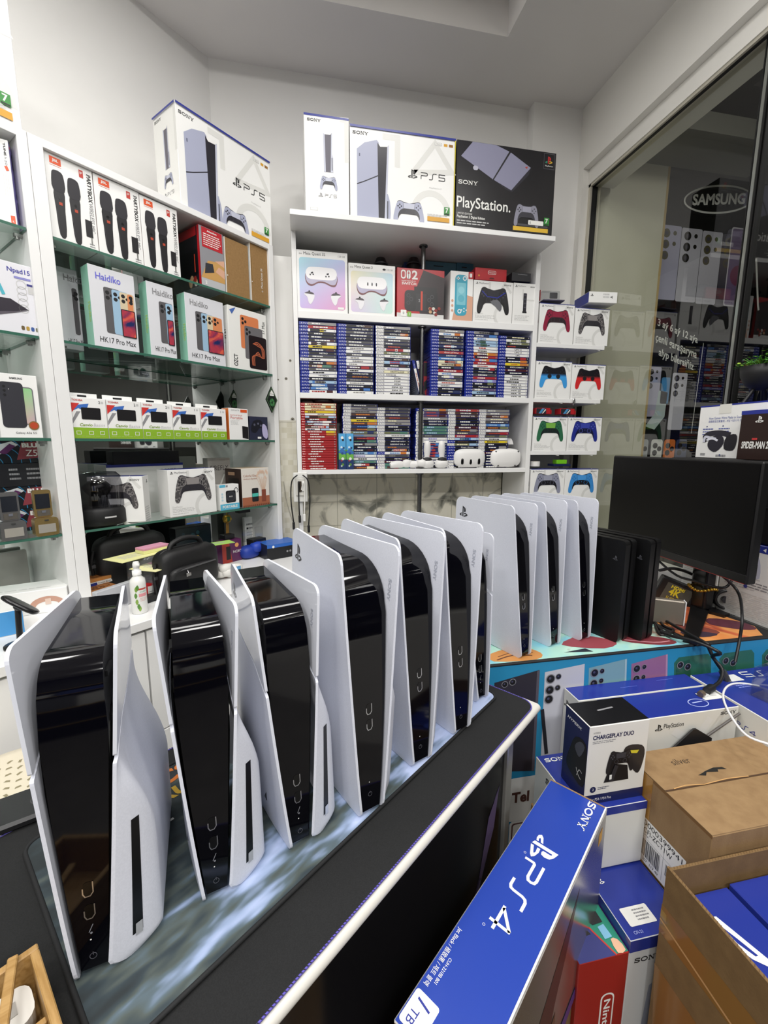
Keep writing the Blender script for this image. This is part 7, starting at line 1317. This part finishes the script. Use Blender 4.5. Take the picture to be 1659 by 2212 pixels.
# hidden lower layer that carries the heap
for x0, x1, y0, y1, z1, lab in ((.70, 1.02, .77, .905, .3295, 'large plain carton at the bottom of the heap under the blue-topped boxes'), (1.03, 1.45, .58, .905, .3295, 'large plain carton at the bottom right of the heap'), (.706, 1.02, .53, .73, .4495, 'plain carton under the taped cardboard box'), (.54, .69, .73, .85, .4525, 'plain carton under the small blue-lidded box')):
    b, F = pile(x0, x1, y0, y1, 0.001, z1, noisy('brown_cardboard_plain', '9a7446', 'a67f4f', 60., .75, .1)); pput(b, 'carton', lab, 'carton')
b, F = pile(.655, 1.02, .8555, .914, .33, .71, WB, T=LID); T = F['T']; L = F['L']; pslogo(b, L, .004, .335, .02, INK); b.line(T, [(.14, .03), (.19, .03)], .0012, M('6a7ad8', .4), 2); b.line(T, [(.26, .042), (.31, .042)], .0012, M('6a7ad8', .4), 2); b.rect(F['F'], .1, .376, .365, .38, PAPER, 1); pput(b, 'console_box', 'blue-topped console carton at the back of the heap against the banner', 'console box')
b, F = pile(.70, 1.02, .763, .852, .33, .71, WB, T=LID); f = F['F']; T = F['T']; w = f.w
pslogo(b, f, .088, .345, .017, INK); b.txt(f, 'PlayStation', .112, .346, .015, INK, w=.054); sony(b, f, .312, .364, .008, INK, al='R'); b.line(f, [(.24, .36), (.2, .30), (.14, .34)], .02, VLG, 1); b.ring(T, .235, .03, .026, .002, M('b8c4f4', .4), 2, ry=.016); b.line(T, [(.22, .032), (.25, .034)], .003, M('b8c4f4', .4), 2); b.rr(T, .262, .035, .318, .065, .002, PAPER, 2); b.lines(T, .28, .055, .03, 2, .008, LGREY, k=3)
pput(b, 'console_box', 'blue-topped white console carton lettered on its front, behind the cardboard box', 'console box')
b, F = pile(1.0285, 1.45, .50, .905, .33, .71, WB, T=LID); T = F['T']; L = F['L']
psword(b, T, .25, .385, .026, PAPER, '5', rot=pi*.98); b.rr(T, .08, .355, .12, .385, .002, PAPER, 2); b.lines(T, .07, .335, .05, 2, .008, M('8a9ae8', .4), k=2); pslogo(b, T, .35, .33, .07, PAPER, rot=pi); psword(b, T, .30, .22, .05, PAPER, '4', rot=pi*.97); pslogo(b, L, .1, .32, .02, SBLUE); psword(b, L, .13, .325, .012, SBLUE, '4'); b.poly(L, [(.15, 0), (.36, 0), (.3, .26), (.22, .3)], M('26262c', .4), 1)
pput(b, 'console_box', 'blue-topped console carton at the right edge of the heap under the white cable', 'console box')
b, F = pile(.533, .692, .668, .83, .4535, .598, WB, T=LID); L = F['L']; T = F['T']; sony(b, T, .012, .138, .012, PAPER); sony(b, L, .045, .112, .015, INK); b.rect(F['F'], 0, .127, .159, .1445, LID, 1)
pput(b, 'console_box', 'small blue-lidded white carton under the charging station box', 'console box')
# charging station box
NAVY = M('1d2350', .3); b, F = pile(.553, .691, .682, .762, .5985, .775, M('e6e4de', .35), T=M('121215', .35), L=NAVY); f = F['F']; w, h = f.w, f.h
b.rect(f, 0, 0, w, .12*h, NAVY, 1); b.txt(f, 'for PS4 / PS4 Pro', .1*w, .04*h, .035*h, PAPER, w=.35*w); b.txt(f, 'HYPERX', .06*w, .905*h, .022*h, GREY, w=.12*w, ital=.2); b.txt(f, 'CHARGEPLAY DUO', .06*w, .83*h, .055*h, NAVY, w=.68*w, bold=.025); b.lines(f, .06*w, .8*h, .4*w, 2, .02*h, GREY)
BC = M('1f1f23', .35); controller(b, f, .55*w, .5*h, .46*w, BC, M('141418', .3), M('3a3a40', .3), k=3, sy=1.15, btn=M('4a4a50', .4)); b.poly(f, [(.3*w, .26*h), (.72*w, .26*h), (.68*w, .45*h), (.4*w, .5*h)], M('17171a', .3), 3); b.poly(f, smooth([(.6*w, .6*h), (.66*w, .7*h), (.9*w, .68*h), (.96*w, .56*h), (.9*w, .34*h), (.8*w, .36*h)], 3), M('232327', .35), 2.5); b.poly(f, [(.7*w, .64*h), (.85*w, .63*h), (.82*w, .59*h), (.72*w, .6*h)], M('d8c832', .4), 6); b.poly(f, [(.37*w, .27*h), (.45*w, .27*h), (.52*w, .46*h), (.46*w, .48*h)], M('2d2d32', .3), 7); b.rect(f, .38*w, .3*h, .42*w, .36*h, PAPER, 8)
b.disc(f, .13*w, .19*h, .05*w, NAVY, 2); b.txt(f, '2', .13*w, .178*h, .03*h, PAPER, al='C', k=3); b.lines(f, .21*w, .2*h, .2*w, 2, .02*h, NAVY)
L = F['L']; lw = L.w; b.poly(L, smooth([(.3*lw, .5*h), (.5*lw, .72*h), (.9*lw, .75*h), (.98*lw, .5*h), (.9*lw, .2*h), (.4*lw, .22*h), (.2*lw, .3*h)], 3), M('17171b', .25), 2); b.poly(L, smooth([(.5*lw, .6*h), (.7*lw, .72*h), (.88*lw, .7*h), (.7*lw, .52*h)], 3), M('4a4c55', .25), 3); b.txt(L, 'HYPERX', .12*lw, .86*h, .035*h, PAPER, w=.6*lw, ital=.2, bold=.02); b.line(L, [(.62*lw, .36*h), (.7*lw, .3*h), (.82*lw, .27*h)], .01*lw*2, PAPER, 4, sn=2); b.line(L, [(.66*lw, .27*h), (.74*lw, .37*h), (.85*lw, .36*h)], .008*lw*2, PAPER, 4, sn=2)
T = F['T']; b.line(T, [(.05, .045), (.09, .05)], .004, GREY, 1)
pput(b, 'charger_box', 'white and navy controller charging station box with black lid', 'charger box')
# taped cardboard box
CARD = noisy('brown_cardboard', '8a6d4a', '967954', 40., .75, .15, (1, 1, .3)); CARD2 = noisy('dark_brown_cardboard', '735936', '7d623d', 40., .75, .15); TAPE = M('a5793a', .12, 0, .6); EDGE = M('7d5a32', .8)
b, F = pile(.6945, 1.026, .532, .737, .4505, .65, CARD); T = F['T']; L = F['L']; f = F['F']; tw, td = T.w, T.h
b.box(-tw/2, .001, .1996, tw/2, .098, .2012, CARD, .0006); b.box(-tw/2, .102, .1996, tw/2, .204, .2018, CARD, .0006); b.line(T, [(0, .1), (tw, .1)], .003, M('4a3320', .8), 6)
b.txt(T, 'silver', .075, .155, .016, M('4a3a2a', .6), w=.045, k=9); b.poly(T, [(.1, .122), (.115, .118), (.125, .126), (.15, .122), (.155, .128), (.175, .125), (.17, .132), (.15, .134), (.125, .129), (.112, .125)], M('15130f', .8), 9); b.line(T, [(.02, .101), (.05, .104), (.09, .099), (.15, .103), (.2, .1)], .002, M('c79a62', .7), 10)
lw, lh = L.w, L.h; b.rect(L, 0, .0, .075, lh, TAPE, 1); b.rect(L, .03, 0, .034, lh, M('8f672c', .15), 2); b.rect(L, 0, lh - .006, lw, lh, EDGE, .5)
b.poly(L, [(.052, .005), (.165, .005), (.165, .105), (.052, .105)], PAPER, 3); b.txt(L, '10000399941', .058, .09, .011, INK, w=.1, k=4); b.txt(L, 'CFI-ZCT1W', .066, .074, .011, INK, w=.07, k=4); b.txt(L, 'SILVER', .06, .066, .005, GREY, k=4)
random.seed(4); x = .062
while x < .112: q = random.choice((.0008, .0014, .002)); b.rect(L, x, .02, x + q, .058, INK, 4); x += q + random.choice((.0008, .0014))
x = .125
while x < .158: q = random.choice((.0006, .001)); b.rect(L, x, .03, x + q, .055, INK, 4); x += q + .001
b.txt(L, '207  117 49', .07, .010, .006, INK, w=.04, k=4); b.line(L, [(.055, .062), (.16, .062)], .0006, GREY, 4); b.line(L, [(.118, .01), (.118, .09)], .0006, GREY, 4); b.rect(L, .052, .005, .075, .105, M('b08a4e', .12, 0, .5, 0, .35), 5)
pput(b, 'cardboard_box', 'closed brown cardboard box with silver written on top and barcode label', 'cardboard box')
# open cardboard box with two cartons inside
X0, X1, Y0, Y1, ZR = .596, .98, .225, .524, .62; t = .005
ob = things(empty('open_carton', ((X0 + X1)/2, Y0, 0)), 'open brown cardboard box holding blue cartons, lower right corner', 'cardboard box'); hw_ = (X1 - X0)/2; dp = Y1 - Y0
for nm, q in (('left_wall', (-hw_, 0, 0.001, -hw_ + t, dp, ZR)), ('right_wall', (hw_ - t, 0, 0.001, hw_, dp, ZR)), ('back_wall', (-hw_ + t + .0002, dp - t, 0.001, hw_ - t - .0002, dp, ZR - .004)), ('front_wall', (-hw_ + t + .0002, 0, 0.001, hw_ - t - .0002, t, ZR)), ('bottom', (-hw_ + t + .0002, t + .0002, .001, hw_ - t - .0002, dp - t - .0002, .006))):
    b = MB(); b.box(*q, CARD2, .0008)
    if 'wall' in nm:      # corrugated rim
        x0, y0, z0, x1, y1, z1 = q; n = int(max(x1 - x0, y1 - y0)/.006)
        for k in range(n):
            if y1 - y0 > x1 - x0: F = Fr((x0, y0, z1), (1, 0, 0), (0, 1, 0)); yy = (k + .5)*(y1 - y0)/n; b.line(F, [(.0005, yy - .0025), (t - .0005, yy + .0005)], .0009, M('5f4526', .8), 1)
            else: F = Fr((x0, y0, z1), (1, 0, 0), (0, 1, 0)); xx = (k + .5)*(x1 - x0)/n; b.line(F, [(xx - .0025, .0005), (xx + .0005, t - .0005)], .0009, M('5f4526', .8), 1)
    if nm == 'left_wall':
        F = Fr((-hw_, dp, 0), (0, -1, 0), (0, 0, 1)); b.rect(F, 0, .49, dp, .545, M('8d6636', .12), 1); b.rect(F, 0, .52, .012, .535, TAPE, 2); b.line(F, [(.0, .515), (dp, .47)], .004, M('c79a66', .6), 2); b.poly(F, [(.01, .30), (.12, .30), (.1, .42), (.0, .42)], M('8a6436', .14), 1)
    b.build(nm, ob)
mx_ = (X0 + X1)/2
for i, (xa, xb_, zt_, lab) in enumerate(((X0 + .012, X0 + .118, .566, 'blue carton packed at the left inside the open cardboard box'), (X0 + .122, X1 - .012, .572, 'blue carton with white lettering packed at the right inside the open cardboard box'))):
    b, F = pile(xa, xb_, Y0 + .012, Y1 - .012, .0075, zt_, LID); T = F['T']
    if i == 0: b.poly(T, [(.028, .240), (.042, .238), (.064, .172), (.060, .160), (.040, .178), (.030, .2)], PAPER, 2); b.poly(T, [(.037, .222), (.044, .205), (.053, .18), (.048, .18), (.038, .2)], LID, 3); b.disc(T, .05, .09, .02, M('4a62d0', .2), 1)
    else: pslogo(b, T, .05, .13, .06, PAPER, rot=-pi/2); psword(b, T, .08, .05, .05, PAPER, '4', rot=-pi/2); b.disc(T, .0, .11, .02, M('4a62d0', .2), 1)
    pput(b, 'console_box', lab, 'console box', 'blue cartons inside the open cardboard box')
# console carton standing below the cardboard box, red box beside it
b, F = pile(.5595, .694, .542, .722, .0, .45, M('cfd1d2', .3), T=LID); f = F['F']; T = F['T']; b.rect(f, 0, .425, f.w, .45, LID, 1); b.rect(F['L'], 0, .425, F['L'].w, .45, LID, 1); sony(b, f, .012, .4, .0105, INK); b.poly(f, [(.03, .1), (.08, .1), (.08, .36), (.05, .34)], M('9aa0b0', .3), 1)
b.rr(T, .018, .02, .075, .052, .003, PAPER, 2); b.lines(T, .04, .044, .03, 4, .0055, GREY, k=3); b.txt(T, 'CFI-21', .016, .008, .005, M('b8c4f4', .4), k=2); b.lines(F['L'], .02, .3, .08, 8, .02, LGREY); pslogo(b, T, .01, .1, .014, PAPER)
pput(b, 'console_box', 'white console carton with glossy blue lid and white sticker between the cardboard boxes', 'console box')
b, F = pile(.458, .5585, .541, .625, .205, .43, M('9c2520', .3), T=M('2f8a72', .35)); f = F['F']; T = F['T']; tw, td = T.w, T.h
b.poly(T, [(0, 0), (.72*tw, 0), (.55*tw, .5*td), (.4*tw, td), (0, td)], M('3a3f7a', .35), 1); b.line(T, [(.74*tw, 0), (.56*tw, .5*td), (.42*tw, td)], .003, M('c23a34', .4), 2); b.poly(T, [(.1*tw, .4*td), (.5*tw, .45*td), (.42*tw, .7*td), (.1*tw, .65*td)], M('2a2a2e', .4), 2); b.rect(T, .1*tw, .72*td, .4*tw, .8*td, M('d8b24a', .4), 2)
b.poly(T, [(.62*tw, .6*td), (.85*tw, .62*td), (.85*tw, .95*td), (.6*tw, .92*td)], M('26292c', .4), 3); b.poly(T, [(.7*tw, .3*td), (.86*tw, .32*td), (.84*tw, .58*td), (.7*tw, .55*td)], M('7fb8d8', .3), 3); b.poly(T, smooth([(.78*tw, .02*td), (.95*tw, .04*td), (.92*tw, .25*td), (.8*tw, .28*td)], 2), M('e0b494', .5), 4)
b.rr(f, .05, .0, .078, .145, .012, PAPER, 1); b.rr(f, .053, .003, .075, .142, .010, M('9c2520', .3), 2); b.txt(f, 'Nintendo', .057, .132, .013, PAPER, w=.12, rot=-pi/2, k=3, bold=.02)
pput(b, 'console_box', 'red box with picture top wedged beside the blue-lidded carton', 'console box')
b, F = pile(.462, .556, .543, .622, .001, .204, CARD); pput(b, 'carton', 'plain carton under the red box', 'carton')
# long blue carton leaning along the table
b, F = carton(.50, .106, .30, M('c9c6c2', .3), .0015, T=M('2642a2', .25), L=CARD)
LW = M('f2f2f0', .35); G_ = Fr((.25, .106, .30), (-1, 0, 0), (0, -1, 0)); SILV = M('b3aca6', .2, .85); f = F['F']; b.rect(f, 0, 0, .5, .296, SILV, 1); b.rect(f, 0, .294, .5, .2995, LW, 2)
b.poly(f, smooth([(.02, .0), (.06, .1), (.2, .17), (.33, .24), (.35, .25), (.3, .17), (.26, .12), (.2, .0)], 3), M('4a2524', .3), 2); b.poly(f, smooth([(.12, .0), (.18, .06), (.27, .1), (.24, .02), (.2, 0)], 3), M('6a4a3c', .3), 3); b.rect(f, .455, .25, .478, .275, GOLDY, 2); b.rect(G_, 0, 0, .0035, .106, CARD, 1); b.poly(f, [(0, 0), (.44, 0), (.44, .02), (.0, .05)], M('4a3f8a', .3), 4);
G = Fr((.25, .106, .30), (-1, 0, 0), (0, -1, 0), .5, .106)
sony(b, G, .006, .076, .0138, LW); pslogo(b, G, .138, .03, .042, LW); psword(b, G, .196, .032, .032, LW, '4', wt=.14)
b.txt(G, 'Jet Black / 極致黑 / 제트 블랙', .362, .004, .0085, LW, w=.085); b.txt(G, 'CUH-2218B B01', .402, .0155, .0042, LW, w=.036); b.ring(G, .19, .028, .002, .0005, LW, 2, n=12); b.ring(G, .335, .03, .002, .0005, LW, 2, n=12)
b.rr(G, .455, .003, .495, .037, .004, LW, 2); b.txt(G, '1', .462, .01, .019, M('2a3590', .35), k=3, ital=.2); b.txt(G, 'TB', .474, .01, .01, M('2a3590', .35), k=3); b.rect(G, 0, .1035, .5, .1058, LW, 2)
d0 = Vector((-.795, -.607, 0)); c0 = Vector((.522, .663, 0)) + d0*.25 + Vector((.607, -.795, 0))*(-.053)
c1 = Vector((.522, .663, 0)) + d0*.25 + Vector((.607, -.795, 0))*.053
things(at(b.build('console_box'), (c1.x, c1.y, .35), atan2(.607, .795)), 'long blue-topped console carton with silver side leaning along the display table', 'console box')
b, F = carton(.47, .1, .346, CARD2); things(at(b.build('carton'), (c1.x - .002, c1.y + .002, .002), atan2(.607, .795)), 'plain carton under the long blue-topped one', 'carton')
# loose things on the heap
z = .7115
cable([onZ(1659, 1607, z), onZ(1612, 1588, z), onZ(1578, 1545, z), onZ(1562, 1505, z), onZ(1572, 1482, z), onZ(1600, 1476, z), onZ(1640, 1482, z)], .0026, 'ecebea', 'white cable curling over the blue-topped carton at the right edge')
b = MB(); b.box(-.02, -.02, 0, .02, .02, .001, CLR, 0)
for q in ((-.03, -.02, 0, .03, -.018, .075), (-.03, .018, 0, .03, .02, .075), (-.03, -.0179, 0, -.028, .0179, .075), (.028, -.0179, 0, .03, .0179, .075), (-.0279, -.0179, 0, .0279, .0179, .002)): b.box(*q, CLR)
P = onZ(1652, 1505, z); things(at(b.build('acrylic_holder'), (P.x + .005, P.y, z), .2), 'clear acrylic holder standing on the blue-topped carton at the right edge', 'holder')
b = MB(); b.prism([(-.055, 0), (.055, 0), (.055, .045), (.008, .075), (-.0, .075), (-.055, .03)], 'y', 0, .004, M('1c1b1d', .5)); things(at(b.build('black_card'), (.884, .752, .6), 0), 'black card wedged behind the cardboard box with only its tip showing', 'card')
b = MB(); b.tube([onY(1527, 1590, .757), onY(1598, 1541, .757)], .0028, M('5a5654', .4), 8); things(b.build('grey_rod'), 'thin grey rod leaning against the white carton front', 'rod')
# a few things across the shop that the mirrors and the glass pick up
SHF = MB()
for zq in (.5, 1.0, 1.5, 2.0): SHF.box(-3.2, -2.93, zq - .02, 1.2, -2.55, zq, M('3a3b3e', .5), 0, dict(F=M('c9a23a', .5), B=M('c9a23a', .5)))
random.seed(9)
for zq in (1.0, 1.5):
    x = -2.4
    while x < 1.0: w = random.uniform(.2, .4); h = random.uniform(.18, .38); SHF.box(x, -2.85, zq + .001, x + w, -2.6, zq + h, M(random.choice(('e6e6e2', '24408c', '2a2a2e', 'dcdcd8', '6a6c70')), .4)); x += w + random.uniform(.02, .1)
struct(SHF, 'wall_front_shelving')
